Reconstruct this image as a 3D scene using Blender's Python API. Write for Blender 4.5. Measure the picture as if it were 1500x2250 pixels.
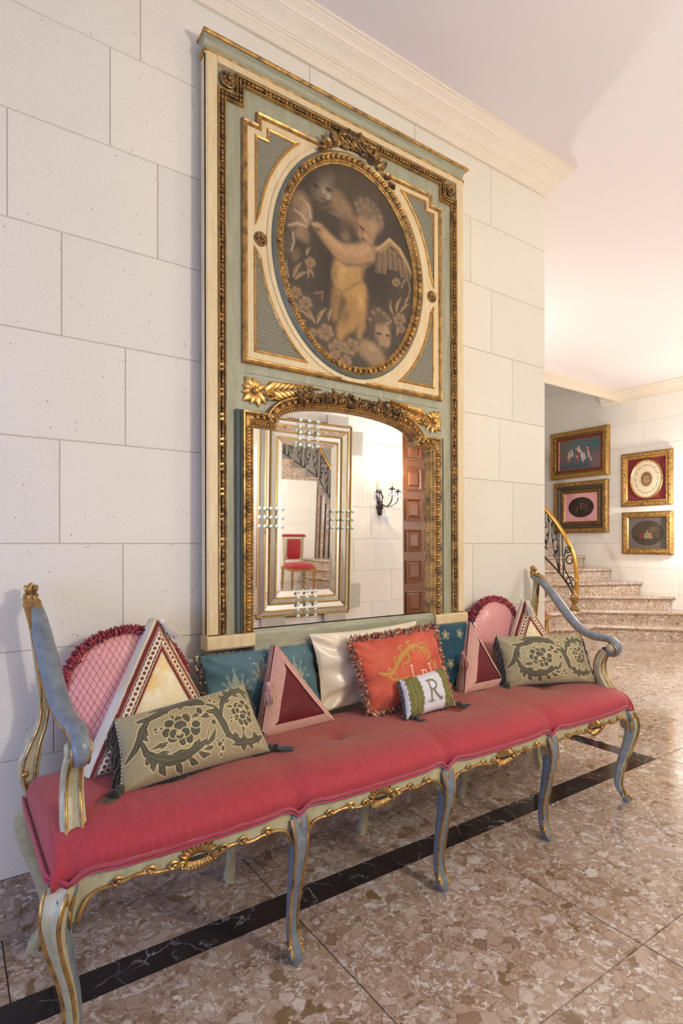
# A stone entrance hall: a long painted settee with cushions under a tall trumeau mirror, a stair hall beyond.
import bpy, bmesh, math, random
import numpy as np
from mathutils import Vector, Matrix

for _o in list(bpy.data.objects):
    bpy.data.objects.remove(_o, do_unlink=True)
scene = bpy.context.scene
COL = scene.collection
PI = math.pi

# ------------------------------------------------------------------ camera
cam_d = bpy.data.cameras.new('camera')
cam = bpy.data.objects.new('camera', cam_d)
COL.objects.link(cam)
cam.location = (0.0, -1.8384, 1.0976)
cam.rotation_euler = (math.radians(90), 0, math.radians(-34.733))
cam_d.sensor_fit = 'AUTO'
cam_d.sensor_width = 36.0
cam_d.lens = 20.0
cam_d.shift_y = 0.0309
cam_d.clip_start = 0.02
scene.camera = cam

# ------------------------------------------------------------------ world, lights, exposure
world = bpy.data.worlds.new('world')
scene.world = world
world.use_nodes = True
world.node_tree.nodes['Background'].inputs[0].default_value = (0.62, 0.72, 1.0, 1)
world.node_tree.nodes['Background'].inputs[1].default_value = 0.55
scene.view_settings.view_transform = 'Standard'
scene.view_settings.look = 'None'
scene.view_settings.exposure = 0.22
scene.view_settings.gamma = 1.0
scene.view_settings.use_curve_mapping = False
try:
    scene.cycles.use_denoising = True
    scene.cycles.max_bounces = 10
    scene.cycles.glossy_bounces = 8
    scene.cycles.sample_clamp_indirect = 6.0
    scene.cycles.caustics_reflective = False
    scene.cycles.caustics_refractive = False
except Exception:
    pass


def light(name, kind, loc, power, color, size=0.1, rot=None, sy=None):
    d = bpy.data.lights.new(name, kind)
    d.energy = power
    d.color = color
    if kind == 'AREA':
        d.size = size
        if sy:
            d.shape = 'RECTANGLE'
            d.size_y = sy
    else:
        d.shadow_soft_size = size
    o = bpy.data.objects.new(name, d)
    COL.objects.link(o)
    o.location = loc
    if rot:
        o.rotation_euler = rot
    return o


# daylight from an assumed, unseen tall window at the near end of the hall
light('assumed_window_daylight', 'AREA', (-2.2, -1.25, 0.80), 46, (0.36, 0.50, 1.0), 1.0, (0, math.radians(-90), 0), 2.2)
# added overhead fill between the settee and the stairs, no fixture modelled
light('hall_fill_light', 'POINT', (3.6, -1.35, 2.50), 5, (1.0, 0.97, 0.93), 0.22)
# assumed unseen light in the stair hall behind the wall end, no lamp modelled
light('assumed_stair_light', 'POINT', (3.60, 2.05, 1.75), 72, (1.0, 0.98, 0.96), 0.10)
# assumed wall lamp beside the pictures, just beyond the frame, no fixture modelled
light('assumed_picture_wall_light', 'POINT', (6.80, 0.95, 1.50), 46, (1.0, 0.98, 0.95), 0.06)
light('foyer_fill_light', 'POINT', (5.2, -0.05, 1.35), 46, (1.0, 0.98, 0.96), 0.25)  # bodiless fill added at eye height, lifts the foyer and picture wall
# unseen light added by the facing wall to brighten the left wall
light('near_fill_light', 'POINT', (1.62, -2.42, 1.74), 58, (1.0, 0.97, 0.90), 0.08)

# ------------------------------------------------------------------ mesh helpers


def vadd(a, b): return (a[0]+b[0], a[1]+b[1], a[2]+b[2])


class MB:
    """Collects geometry for one mesh object."""

    def __init__(self):
        self.v = []
        self.f = []
        self.c = None

    def add(self, vs, fs):
        b = len(self.v)
        self.v += [tuple(p) for p in vs]
        self.f += [tuple(b+i for i in f) for f in fs]
        return b

    def box(self, x0, x1, y0, y1, z0, z1):
        self.add([(x0, y0, z0), (x1, y0, z0), (x1, y1, z0), (x0, y1, z0), (x0, y0, z1), (x1, y0, z1), (x1, y1, z1), (x0, y1, z1)],
                 [(0, 3, 2, 1), (4, 5, 6, 7), (0, 1, 5, 4), (1, 2, 6, 5), (2, 3, 7, 6), (3, 0, 4, 7)])
        return self

    def tube(self, path, r, n=8, closed=False, up=(0, 0, 1), flat=1.0, caps=True, twist=0.0):
        """Round (or flattened) tube along a 3-D polyline; r is a number or one per point."""
        P = [Vector(p) for p in path]
        m = len(P)
        R = list(r) if hasattr(r, '__len__') else [r]*m
        upv = Vector(up)
        b = len(self.v)
        for i in range(m):
            if closed:
                t = P[(i+1) % m]-P[i-1]
            else:
                t = P[min(i+1, m-1)]-P[max(i-1, 0)]
            if t.length < 1e-9:
                t = Vector((0, 0, 1))
            t.normalize()
            s = t.cross(upv)
            if s.length < 1e-4:
                s = t.cross(Vector((1, 0, 0)))
                if s.length < 1e-4:
                    s = t.cross(Vector((0, 1, 0)))
            s.normalize()
            u = s.cross(t)
            for k in range(n):
                a = 2*PI*k/n+twist*i
                q = P[i]+s*(math.cos(a)*R[i])+u*(math.sin(a)*R[i]*flat)
                self.v.append(tuple(q))
        for i in range(m if closed else m-1):
            j = (i+1) % m
            for k in range(n):
                l = (k+1) % n
                self.f.append((b+i*n+k, b+i*n+l, b+j*n+l, b+j*n+k))
        if not closed and caps:
            self.f.append(tuple(b+k for k in range(n-1, -1, -1)))
            self.f.append(tuple(b+(m-1)*n+k for k in range(n)))
        return self

    def sweep(self, prof, path, side, up, closed=False, caps=True):
        """prof: [(a,b)]; at each path point vertex = p + side_i*a + up_i*b (side/up: vector or list)."""
        m = len(path)
        n = len(prof)
        b = len(self.v)
        for i, p in enumerate(path):
            s = side[i] if isinstance(side, list) else side
            u = up[i] if isinstance(up, list) else up
            for (x, y) in prof:
                self.v.append((p[0]+s[0]*x+u[0]*y, p[1]+s[1]*x+u[1]*y, p[2]+s[2]*x+u[2]*y))
        for i in range(m if closed else m-1):
            j = (i+1) % m
            for k in range(n-1):
                self.f.append((b+i*n+k, b+i*n+k+1, b+j*n+k+1, b+j*n+k))
        if caps and not closed:
            self.f.append(tuple(b+k for k in range(n)))
            self.f.append(tuple(b+(m-1)*n+k for k in range(n-1, -1, -1)))
        return self

    def ell(self, c, r, n=8, m=6, rot=None):
        if not hasattr(r, '__len__'):
            r = (r, r, r)
        vs = []
        for i in range(m+1):
            t = PI*i/m
            for k in range(n):
                a = 2*PI*k/n
                p = Vector((math.sin(t)*math.cos(a)*r[0], math.sin(t)*math.sin(a)*r[1], math.cos(t)*r[2]))
                if rot is not None:
                    p = rot @ p
                vs.append((c[0]+p.x, c[1]+p.y, c[2]+p.z))
        fs = []
        for i in range(m):
            for k in range(n):
                l = (k+1) % n
                a, b_, c_, d = i*n+k, (i+1)*n+k, (i+1)*n+l, i*n+l
                if i == 0:
                    fs.append((a, b_, c_))
                elif i == m-1:
                    fs.append((a, b_, d))
                else:
                    fs.append((a, b_, c_, d))
        self.add(vs, fs)
        return self

    def lathe(self, prof, c, n=16):
        """prof: [(r,z)] around the z axis at c."""
        b = len(self.v)
        for (r, z) in prof:
            for k in range(n):
                a = 2*PI*k/n
                self.v.append((c[0]+r*math.cos(a), c[1]+r*math.sin(a), c[2]+z))
        for i in range(len(prof)-1):
            for k in range(n):
                l = (k+1) % n
                self.f.append((b+i*n+k, b+i*n+l, b+(i+1)*n+l, b+(i+1)*n+k))
        self.f.append(tuple(b+k for k in range(n-1, -1, -1)))
        self.f.append(tuple(b+(len(prof)-1)*n+k for k in range(n)))
        return self

    def plate(self, poly, d0, d1, conv=None):
        """Extrude a 2-D outline (x,z) from depth d0 to d1 (y = -d)."""
        n = len(poly)
        b = len(self.v)
        for d in (d0, d1):
            for (x, z) in poly:
                self.v.append((x, -d, z))
        self.f.append(tuple(b+i for i in range(n-1, -1, -1)))
        self.f.append(tuple(b+n+i for i in range(n)))
        for i in range(n):
            j = (i+1) % n
            self.f.append((b+i, b+j, b+n+j, b+n+i))
        return self

    def surf(self, G, closed_u=False):
        """G[i][j] grid of points."""
        b = len(self.v)
        m, n = len(G), len(G[0])
        for row in G:
            self.v += [tuple(p) for p in row]
        for i in range(m-1):
            for j in range(n if closed_u else n-1):
                k = (j+1) % n
                self.f.append((b+i*n+j, b+i*n+k, b+(i+1)*n+k, b+(i+1)*n+j))
        return self

    def build(self, name, mat, parent=None, smooth=False, local=False, fix=True, angle=None):
        me = bpy.data.meshes.new(name)
        me.from_pydata(self.v, [], self.f)
        if fix:
            bm = bmesh.new()
            bm.from_mesh(me)
            bmesh.ops.recalc_face_normals(bm, faces=bm.faces)
            bm.to_mesh(me)
            bm.free()
        return finish(name, me, mat, parent, smooth, local, angle)


def finish(name, me, mat, parent=None, smooth=False, local=False, angle=None):
    me.materials.append(mat)
    if smooth:
        me.polygons.foreach_set('use_smooth', [True]*len(me.polygons))
        if angle:
            me.set_sharp_from_angle(angle=math.radians(angle))
    me.update()
    o = bpy.data.objects.new(name, me)
    COL.objects.link(o)
    if parent is not None:
        o.parent = parent
        if not local:
            o.matrix_parent_inverse = Matrix.Translation(-Vector(parent.location))
    return o


def grid_mesh(name, V, nu, nv, mat, parent=None, cols=None, smooth=True, local=False, keep=None):
    """V: (nu*nv,3) array, index i*nv+j.  cols: (nu*nv,3) linear colours stored as a colour attribute."""
    i, j = np.meshgrid(np.arange(nu-1), np.arange(nv-1), indexing='ij')
    a = (i*nv+j).ravel()
    F = np.stack([a, a+nv, a+nv+1, a+1], 1)
    if keep is not None:
        F = F[keep[F].all(axis=1)]
        used = np.unique(F)
        remap = np.full(len(V), -1)
        remap[used] = np.arange(len(used))
        F = remap[F]
        V = V[used]
        if cols is not None:
            cols = cols[used]
    me = bpy.data.meshes.new(name)
    me.from_pydata(V.tolist(), [], F.tolist())
    if cols is not None:
        put_cols(me, cols)
    return finish(name, me, mat, parent, smooth, local)


def put_cols(me, cols):
    ca = me.color_attributes.new('Col', 'FLOAT_COLOR', 'POINT')
    c4 = np.ones((len(cols), 4), dtype=np.float32)
    c4[:, :3] = cols
    ca.data.foreach_set('color', c4.ravel())


def thing(name, label, cat, loc=(0, 0, 0), rot=(0, 0, 0), group=None):
    o = bpy.data.objects.new(name, None)
    COL.objects.link(o)
    o.empty_display_size = 0.05
    o.location = loc
    o.rotation_euler = rot
    return tag(o, label, cat, group)


def tag(o, label, cat, group=None):
    o['label'] = label
    o['category'] = cat
    if group:
        o['group'] = group
    return o


def struct(o, label=None):
    o['kind'] = 'structure'
    if label:
        o['label'] = label
    return o


def dup(o, parent=None):
    c = o.copy()
    COL.objects.link(c)
    if parent is not None:
        c.parent = parent
    return c


# ------------------------------------------------------------------ materials


def srgb(r, g, b):
    f = lambda c: ((c/255.0)/12.92 if c <= 10 else (((c/255.0)+0.055)/1.055)**2.4)
    return (f(r), f(g), f(b))


class Nt:
    def __init__(self, name):
        self.m = bpy.data.materials.new(name)
        self.m.use_nodes = True
        self.t = self.m.node_tree
        self.b = self.t.nodes['Principled BSDF']

    def n(self, typ, **kw):
        nd = self.t.nodes.new('ShaderNode'+typ)
        ins = kw.pop('i', {})
        for k, v in kw.items():
            setattr(nd, k, v)
        for k, v in ins.items():
            self.put(nd.inputs[k], v)
        return nd

    def put(self, sock, v):
        if isinstance(v, bpy.types.NodeSocket):
            self.t.links.new(v, sock)
        elif hasattr(v, '__len__') and sock.type == 'RGBA' and len(v) == 3:
            sock.default_value = (*v, 1)
        else:
            sock.default_value = v

    def bs(self, **kw):
        nm = dict(col='Base Color', rough='Roughness', metal='Metallic', spec='Specular IOR Level', normal='Normal', sheen='Sheen Weight', coat='Coat Weight', alpha='Alpha', trans='Transmission Weight', ior='IOR', emit='Emission Color', estr='Emission Strength', coatr='Coat Roughness')
        for k, v in kw.items():
            self.put(self.b.inputs[nm[k]], v)
        return self.m

    def mix(self, f, a, b, mode='MIX'):
        nd = self.n('Mix', data_type='RGBA', blend_type=mode)
        self.put(nd.inputs[0], f)
        self.put(nd.inputs[6], a)
        self.put(nd.inputs[7], b)
        return nd.outputs[2]

    def math(self, op, a, b=0.0, c=0.0, clamp=False):
        nd = self.n('Math', operation=op, use_clamp=clamp)
        self.put(nd.inputs[0], a)
        self.put(nd.inputs[1], b)
        self.put(nd.inputs[2], c)
        return nd.outputs[0]

    def ramp(self, f, stops, mode='LINEAR'):
        nd = self.n('ValToRGB')
        self.put(nd.inputs[0], f)
        cr = nd.color_ramp
        cr.interpolation = mode
        while len(cr.elements) < len(stops):
            cr.elements.new(0.5)
        for e, (p, c) in zip(cr.elements, stops):
            e.position = p
            e.color = (*c, 1) if len(c) == 3 else c
        return nd.outputs[0]

    def noise(self, vec, scale, detail=4, rough=0.55, dist=0.0):
        nd = self.n('TexNoise', i={'Vector': vec, 'Scale': scale, 'Detail': detail, 'Roughness': rough, 'Distortion': dist})
        return nd.outputs[0]

    def pos(self):
        return self.n('NewGeometry').outputs['Position']

    def obj(self):
        return self.n('TexCoord').outputs['Object']

    def rnd(self):
        return self.n('ObjectInfo').outputs['Random']

    def scale(self, vec, s):
        return self.n('Mapping', i={'Vector': vec, 'Scale': s}).outputs[0]

    def vmath(self, op, a, b):
        nd = self.n('VectorMath', operation=op)
        self.put(nd.inputs[0], a)
        self.put(nd.inputs[1], b)
        return nd.outputs[0]

    def bump(self, h, strength=0.3, dist=0.01):
        return self.n('Bump', i={'Height': h, 'Strength': strength, 'Distance': dist}).outputs[0]


def m_plain(name, col, rough=0.6, metal=0.0, var=.11, **kw):
    t = Nt(name)
    p = t.pos()
    n = t.noise(p, 30, 3)
    c = t.mix(n, tuple(x*(1-var) for x in col), tuple(min(1, x*(1+var)) for x in col))
    return t.bs(col=c, rough=rough, metal=metal, **kw)


def m_stone(name, c0, c1, pit=1.0):
    t = Nt(name)
    p = t.pos()
    r = t.rnd()
    big = t.noise(p, 2.2, 5, 0.6)
    fine = t.noise(p, 160, 3, 0.7)
    c = t.mix(big, c0, c1)
    k = t.math('MULTIPLY_ADD', r, 0.08, 0.96)
    c = t.mix(1.0, c, t.n('CombineColor', i={0: k, 1: t.math('MULTIPLY_ADD', r, 0.075, 0.962), 2: t.math('MULTIPLY_ADD', r, 0.065, 0.967)}).outputs[0], 'MULTIPLY')
    c = t.mix(t.math('MULTIPLY_ADD', fine, 1.6, -0.5, True), c, t.mix(1.0, c, (0.84, 0.83, 0.82), 'MULTIPLY'))
    v = t.n('TexVoronoi', i={'Vector': p, 'Scale': 75.0, 'Randomness': 1.0})
    gate = t.math('GREATER_THAN', t.noise(p, 24, 2), 0.62)
    pits = t.math('MULTIPLY', t.math('LESS_THAN', v.outputs['Distance'], 0.16), gate)
    c = t.mix(t.math('MULTIPLY', pits, 0.75*pit), c, (0.16, 0.12, 0.09))
    h = t.math('SUBTRACT', t.math('MULTIPLY', fine, 0.3), pits)
    return t.bs(col=c, rough=0.82, spec=0.25, normal=t.bump(h, 0.35, 0.004))


def m_marble(name, dark=1.0, rough=0.09, scale=1.0, streak=1.0):
    t = Nt(name)
    p = t.pos()
    r = t.rnd()
    off = t.n('CombineXYZ', i={0: t.math('MULTIPLY', r, 37.0), 1: t.math('MULTIPLY', r, 91.0), 2: t.math('MULTIPLY', r, 13.0)}).outputs[0]
    q = t.scale(t.vmath('ADD', p, off), (1.0*streak, 1.0, 1.0))
    wob = t.n('TexNoise', i={'Vector': q, 'Scale': 14.0*scale, 'Detail': 4.0, 'Roughness': 0.6})
    wv = t.n('VectorMath', operation='SCALE', i={0: t.vmath('SUBTRACT', wob.outputs['Color'], (0.5, 0.5, 0.5)), 'Scale': 0.085/scale}).outputs[0]
    q = t.vmath('ADD', q, wv)
    v1 = t.n('TexVoronoi', i={'Vector': q, 'Scale': 27.0*scale})
    v2 = t.n('TexVoronoi', i={'Vector': q, 'Scale': 72.0*scale})
    e1 = t.n('TexVoronoi', feature='DISTANCE_TO_EDGE', i={'Vector': q, 'Scale': 27.0*scale})
    e2 = t.n('TexVoronoi', feature='DISTANCE_TO_EDGE', i={'Vector': q, 'Scale': 72.0*scale})
    sel = t.n('SeparateColor', i={0: v1.outputs['Color']})
    sel2 = t.n('SeparateColor', i={0: v2.outputs['Color']})
    pal = [(0.0, (0.27, 0.185, 0.125)), (0.10, (0.38, 0.275, 0.20)), (0.34, (0.46, 0.35, 0.265)), (0.6, (0.51, 0.405, 0.325)), (0.80, (0.58, 0.50, 0.435)), (1.0, (0.70, 0.66, 0.61))]
    ca = t.ramp(sel.outputs[0], pal)
    cb = t.ramp(sel2.outputs[0], pal)
    small = t.math('GREATER_THAN', sel.outputs[1], 0.26)
    c = t.mix(small, ca, cb)
    edge = t.mix(small, e1.outputs[0], e2.outputs[0])
    vein = t.ramp(edge, [(0.0, (1, 1, 1)), (0.05, (0.65, 0.65, 0.65)), (0.12, (0, 0, 0))])
    vf = t.math('MULTIPLY', vein, t.math('MULTIPLY_ADD', t.noise(q, 11*scale, 3), 2.2, -0.5, True))
    c = t.mix(t.math('MULTIPLY', vf, .85), c, (0.17, 0.105, 0.065))
    fine = t.noise(q, 170*scale, 4, 0.7)
    c = t.mix(0.55, c, t.ramp(fine, [(0.25, (0.45, 0.42, 0.40)), (0.75, (1.25, 1.2, 1.15))]), 'MULTIPLY')
    cloud = t.noise(p, 1.6, 3)
    c = t.mix(t.math('MULTIPLY_ADD', cloud, 1.8, -0.6, True), c, t.mix(1.0, c, (0.80, 0.70, 0.60), 'MULTIPLY'))
    rare = t.math('GREATER_THAN', sel.outputs[2], 0.975)
    c = t.mix(t.math('MULTIPLY', rare, 0.8), c, (0.16, 0.10, 0.035))
    c = t.mix(1.0, c, (dark, dark, dark), 'MULTIPLY')
    return t.bs(col=c, rough=t.math('MULTIPLY_ADD', fine, 0.06, rough), spec=0.55)


def m_black_marble(name):
    t = Nt(name)
    p = t.pos()
    d = t.noise(p, 5, 4)
    q = t.vmath('ADD', p, t.n('VectorMath', operation='SCALE', i={0: t.n('TexNoise', i={'Vector': p, 'Scale': 9.0, 'Detail': 5.0}).outputs['Color'], 'Scale': 0.25}).outputs[0])
    e = t.n('TexVoronoi', feature='DISTANCE_TO_EDGE', i={'Vector': q, 'Scale': 7.0}).outputs[0]
    v = t.ramp(e, [(0.0, (1, 1, 1)), (0.018, (0.15, 0.15, 0.15)), (0.05, (0, 0, 0))])
    v = t.math('MULTIPLY', v, t.math('MULTIPLY_ADD', t.noise(p, 6, 2), 3.5, -1.6, True))
    c = t.mix(d, (0.006, 0.005, 0.006), (0.035, 0.022, 0.020))
    c = t.mix(v, c, (0.62, 0.58, 0.56))
    return t.bs(col=c, rough=0.08, spec=0.32)


def m_gold(name, bright=1.0, wear=0.5, rough=0.38):
    t = Nt(name)
    p = t.pos()
    n1 = t.noise(p, 28, 5, 0.65)
    n2 = t.noise(p, 120, 3, 0.6)
    g = t.mix(n2, (0.42*bright, 0.225*bright, 0.060*bright), (0.70*bright, 0.43*bright, 0.14*bright))
    k = t.math('MULTIPLY_ADD', n1, 3.2, -1.05-0.9*(0.5-wear)*2*0.5, True)
    c = t.mix(k, (0.075, 0.034, 0.014), g)
    m = t.math('MULTIPLY_ADD', k, 0.55, 0.30)
    return t.bs(col=c, metal=m, rough=t.math('MULTIPLY_ADD', n1, -0.2, rough+0.12), normal=t.bump(n2, 0.25, 0.003))


def m_paint(name, c0, c1, worn=(0.20, 0.13, 0.08), amount=0.5, streak=(6, 6, 1.0), rough=0.48):
    """Old brushed paint: streaks along z and worn spots."""
    t = Nt(name)
    p = t.pos()
    q = t.scale(p, streak)
    a = t.noise(q, 9, 5, 0.62)
    b = t.noise(t.scale(p, (streak[0]*3, streak[1]*3, streak[2]*1.5)), 14, 4, 0.7)
    c = t.mix(t.math('MULTIPLY_ADD', a, 1.9, -0.45, True), c0, c1)
    c = t.mix(t.math('MULTIPLY_ADD', b, 1.5, -0.62, True), c, t.mix(1.0, c, (0.72, 0.62, 0.48), 'MULTIPLY'))
    w = t.math('MULTIPLY_ADD', t.noise(p, 17, 6, 0.7), 9.0, -6.3+(amount-0.5)*2.0, True)
    c = t.mix(w, c, worn)
    return t.bs(col=c, rough=rough, spec=0.4, normal=t.bump(b, 0.12, 0.003))


def m_cols(name, rough=0.75, sheen=0.0, spec=0.3, bumpscale=700, bstr=0.12, noise=0.12, weave=None, mult=(1, 1, 1)):
    """Colour comes from the mesh's own colour attribute, with a little woven grain on top."""
    t = Nt(name)
    a = t.n('Attribute', attribute_name='Col').outputs['Color']
    p = t.obj()
    n = t.noise(p, bumpscale*0.35, 3, 0.6)
    c = t.mix(1.0, a, t.ramp(n, [(0.2, (1-noise,)*3), (0.8, (1+noise,)*3)]), 'MULTIPLY')
    return t.bs(col=c, rough=rough, spec=spec, sheen=sheen, normal=t.bump(n, bstr, 0.002))


MT = {}
MT['stone'] = m_stone('limestone', srgb(222, 214, 197), srgb(234, 228, 213))
MT['stone_far'] = m_stone('limestone_far', srgb(232, 224, 212), srgb(240, 234, 225), 0.3)
MT['joint'] = m_plain('mortar', srgb(190, 177, 160), 0.9)
MT['ceiling'] = m_plain('ceiling_plaster', srgb(226, 217, 213), 0.9, var=.012, spec=0.1)
MT['cornice'] = m_stone('cornice_stone', srgb(224, 209, 186), srgb(236, 225, 206), 0.35)
MT['marble'] = m_marble('breccia_marble')
MT['marble_base'] = m_marble('breccia_marble_base', 0.95, 0.25, 0.8)
MT['marble_step'] = m_marble('breccia_marble_step', 1.2, 0.16, 1.5)
MT['grout'] = m_plain('grout', (0.10, 0.07, 0.05), 0.8)
MT['black'] = m_black_marble('black_marble')

# ------------------------------------------------------------------ the room shell
W_OPP = 2.60       # distance of the facing wall from the settee wall
X_END = 2.568      # end of the settee wall
X_RIGHT = 7.12     # picture wall
Y_HEAD = 2.12      # where the hall ceiling stops over the stairs
Z_CEIL = 3.04
Y_BACK = 4.15
WT = 0.28
ROWS = [0.160, 0.488, 0.793, 1.0976, 1.402, 1.707, 2.012, 2.317, 2.622, 2.93]

floor = MB().box(-2.4, X_RIGHT+0.3, -W_OPP-0.2, Y_BACK+0.3, -0.12, -0.004).build('floor', MT['grout'])
struct(floor, 'polished beige breccia marble floor with dark joints')
rng = random.Random(4)
tile_meshes = {}


def tile(x0, x1, y0, y1):
    g = 0.0011
    w, h = x1-x0-2*g, y1-y0-2*g
    key = (round(w, 4), round(h, 4))
    if key not in tile_meshes:
        b = 0.0012
        o = MB()
        o.add([(-w/2, -h/2, -.004), (w/2, -h/2, -.004), (w/2, h/2, -.004), (-w/2, h/2, -.004),
               (-w/2+b, -h/2+b, 0), (w/2-b, -h/2+b, 0), (w/2-b, h/2-b, 0), (-w/2+b, h/2-b, 0)],
              [(4, 5, 6, 7), (0, 1, 5, 4), (1, 2, 6, 5), (2, 3, 7, 6), (3, 0, 4, 7)])
        t = o.build('tile', MT['marble'], floor, fix=False)
        tile_meshes[key] = t
    else:
        t = dup(tile_meshes[key])
    t.location = ((x0+x1)/2, (y0+y1)/2, 0)
    return t


S0, S1 = -0.270, -0.368      # black strip along the settee wall
SX0, SX1 = 2.876, 2.974      # black strip around the wall end
xj = [0.845+0.72*k for k in range(-4, 10)]
yj = [S1, -1.028, -1.688, -2.348, -2.6]
for k in range(len(xj)-1):
    x0, x1 = xj[k], xj[k+1]
    if x0 < -2.3 or x0 >= X_RIGHT:
        continue
    x1 = min(x1, X_RIGHT)
    for j in range(len(yj)-1):
        tile(x0, x1, yj[j+1], yj[j])
    if x1 <= SX0:
        tile(x0, x1, S0, 0.0)
    elif x0 < SX0:
        tile(x0, SX0, S0, 0.0)
    # beyond the strip corner the field goes on
yk = [S1, 0.29, 0.95, 1.61, 2.27, 2.93, Y_BACK]
xk = [SX1]+[x for x in xj if x > SX1+0.3]
for k in range(len(xk)-1):
    for j in range(len(yk)-1):
        tile(xk[k], min(xk[k+1], X_RIGHT), yk[j], yk[j+1])
for j in range(6):
    tile(X_END, SX0, 0.0 if j == 0 else yk[j], yk[j+1])
    if j > 0:
        tile(1.3, X_END, yk[j], yk[j+1])
# black marble inlay strips, in lengths
sx = [-2.3, -1.5, -0.62, 0.21, 1.06, 1.92, SX1]
for k in range(len(sx)-1):
    t = MB().box(sx[k]+.0006, sx[k+1]-.0006, S1+.0006, S0-.0006, -.004, 0.0).build('inlay_strip', MT['black'], floor)
sy = [S0, 0.6, 1.45, 2.3]
for k in range(len(sy)-1):
    MB().box(SX0+.0006, SX1-.0006, sy[k]+.0006, sy[k+1]-.0006, -.004, 0.0).build('inlay_strip', MT['black'], floor)


def block(parent, mat, axis, face, sgn, u0, u1, z0, z1):
    """One ashlar block; its front lies at `face`, looking towards sgn along the wall normal."""
    g, c, dp = 0.0009, 0.0016, 0.003
    u0 += g; u1 -= g; z0 += g; z1 -= g
    pts = [(u0, 0, z0), (u1, 0, z0), (u1, 0, z1), (u0, 0, z1), (u0+c, dp, z0+c), (u1-c, dp, z0+c), (u1-c, dp, z1-c), (u0+c, dp, z1-c)]
    base = face-sgn*dp
    if axis == 'x':
        vs = [(u, base+sgn*d, z) for u, d, z in pts]
    else:
        vs = [(base+sgn*d, u, z) for u, d, z in pts]
    o = MB()
    o.add(vs, [(4, 5, 6, 7), (0, 1, 5, 4), (1, 2, 6, 5), (2, 3, 7, 6), (3, 0, 4, 7)])
    return o.build('stone_block', mat, parent)


def courses(parent, mat, axis, face, sgn, u0, u1, rows, joints=None, seed=1):
    r = random.Random(seed)
    for k in range(len(rows)-1):
        js = list(joints[k]) if joints and joints[k] is not None else None
        if js is None:
            js = []
            u = u0+r.uniform(0.15, 0.6)
            while u < u1-0.12:
                js.append(u)
                u += r.choice([0.42, 0.55, 0.62, 0.72, 0.8])
        e = [u0]+[j for j in js if u0+.02 < j < u1-.02]+[u1]
        for a, b in zip(e, e[1:]):
            block(parent, mat, axis, face, sgn, a, b, rows[k], rows[k+1])


# settee wall
wl = MB().box(-2.4, X_END-.003, .003, WT-.003, 0, 3.3).build('wall_left', MT['joint'])
struct(wl, 'pale limestone ashlar wall behind the settee')
joints = [
    [-1.6, -.95, -.2, 0.39, 1.02, 1.6, 2.15],
    [-1.3, -.5, 0.256, 0.84, 1.5, 2.05],
    [-1.7, -1.0, -.3, 0.449, 1.05, 1.55, 2.021],
    [-1.4, -.6, 0.271, 0.90, 1.62, 2.313],
    [-1.0, -.25, 0.456, 1.1, 1.7, 2.210],
    [-1.5, -.7, 0.276, 0.95, 1.6, 2.306],
    [-1.2, -.5, 0.138, 0.556, 1.2, 1.75, 2.151],
    [-.9, -.2, 0.411, 1.0, 1.5, 2.006],
    [-1.3, -.45, 0.502, 1.128, 1.66, 2.148]]
courses(wl, MT['stone'], 'x', 0.0, -1, -2.3, X_END, ROWS, joints)
courses(wl, MT['stone'], 'y', X_END, 1, 0.0, WT, ROWS, [[] for _ in range(9)])
courses(wl, MT['stone_far'], 'x', WT, 1, 0.6, X_END, ROWS, None, 9)
bb = MB().box(-2.3, X_END+.012, -.014, WT+.012, 0, 0.160).build('baseboard_left', MT['marble_base'])
struct(bb, 'marble skirting under the settee')

# facing wall (seen in the mirrors)
wf = MB().box(-2.4, X_RIGHT+.2, -W_OPP-.2, -W_OPP-.003, 0, 3.3).build('wall_facing', MT['joint'])
struct(wf, 'pale limestone wall facing the settee')
rowsf = [0.0, 0.264, 0.566, 0.870, 1.172, 1.472, 1.790, 2.10, 2.41, 2.72, 3.04]
DOOR_X0, DOOR_X1, DOOR_Z = 3.765, 4.86, 2.62
rl = random.Random(12)
jf = []
for k in range(10):
    j = []
    u = -2.3+rl.uniform(.2, .7)
    while u < DOOR_X0-.15:
        j.append(u)
        u += rl.choice([.5, .62, .74])
    jf.append(j)
courses(wf, MT['stone_far'], 'x', -W_OPP, 1, -2.3, DOOR_X0, rowsf, jf)
courses(wf, MT['stone_far'], 'x', -W_OPP, 1, DOOR_X1, X_RIGHT, rowsf, None, 5)
courses(wf, MT['stone_far'], 'x', -W_OPP, 1, DOOR_X0, DOOR_X1, [DOOR_Z, 3.04], [[4.3]], 5)

# picture wall
wr = MB().box(X_RIGHT+.003, X_RIGHT+.25, -W_OPP-.2, Y_BACK+.25, 0, 5.3).build('wall_right', MT['joint'])
struct(wr, 'pale limestone wall hung with framed pictures')
rowsr = [0.0, 0.183, 0.488, 0.793, 1.0976, 1.402, 1.707, 2.012, 2.317, 2.622, 2.926, 3.231, 3.536, 3.84, 4.15, 4.6, 5.2]
jr = [None]*16
jr[4] = [-1.9, -1.2, -.5, .3, .9, 1.40, 2.02, 2.62, 3.25]
jr[5] = [-1.7, -.9, -.2, .5, 1.25, 1.72, 2.30, 2.95, 3.6]
jr[8] = [-1.8, -1.1, -.3, .4, 1.0, 1.85, 2.55, 3.05, 3.7]
jr[7] = [-1.5, -.8, 0, .7, 1.35, 1.95, 2.15, 2.75, 3.4]
courses(wr, MT['stone_far'], 'y', X_RIGHT, -1, -W_OPP, Y_BACK, rowsr, jr, 21)
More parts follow.
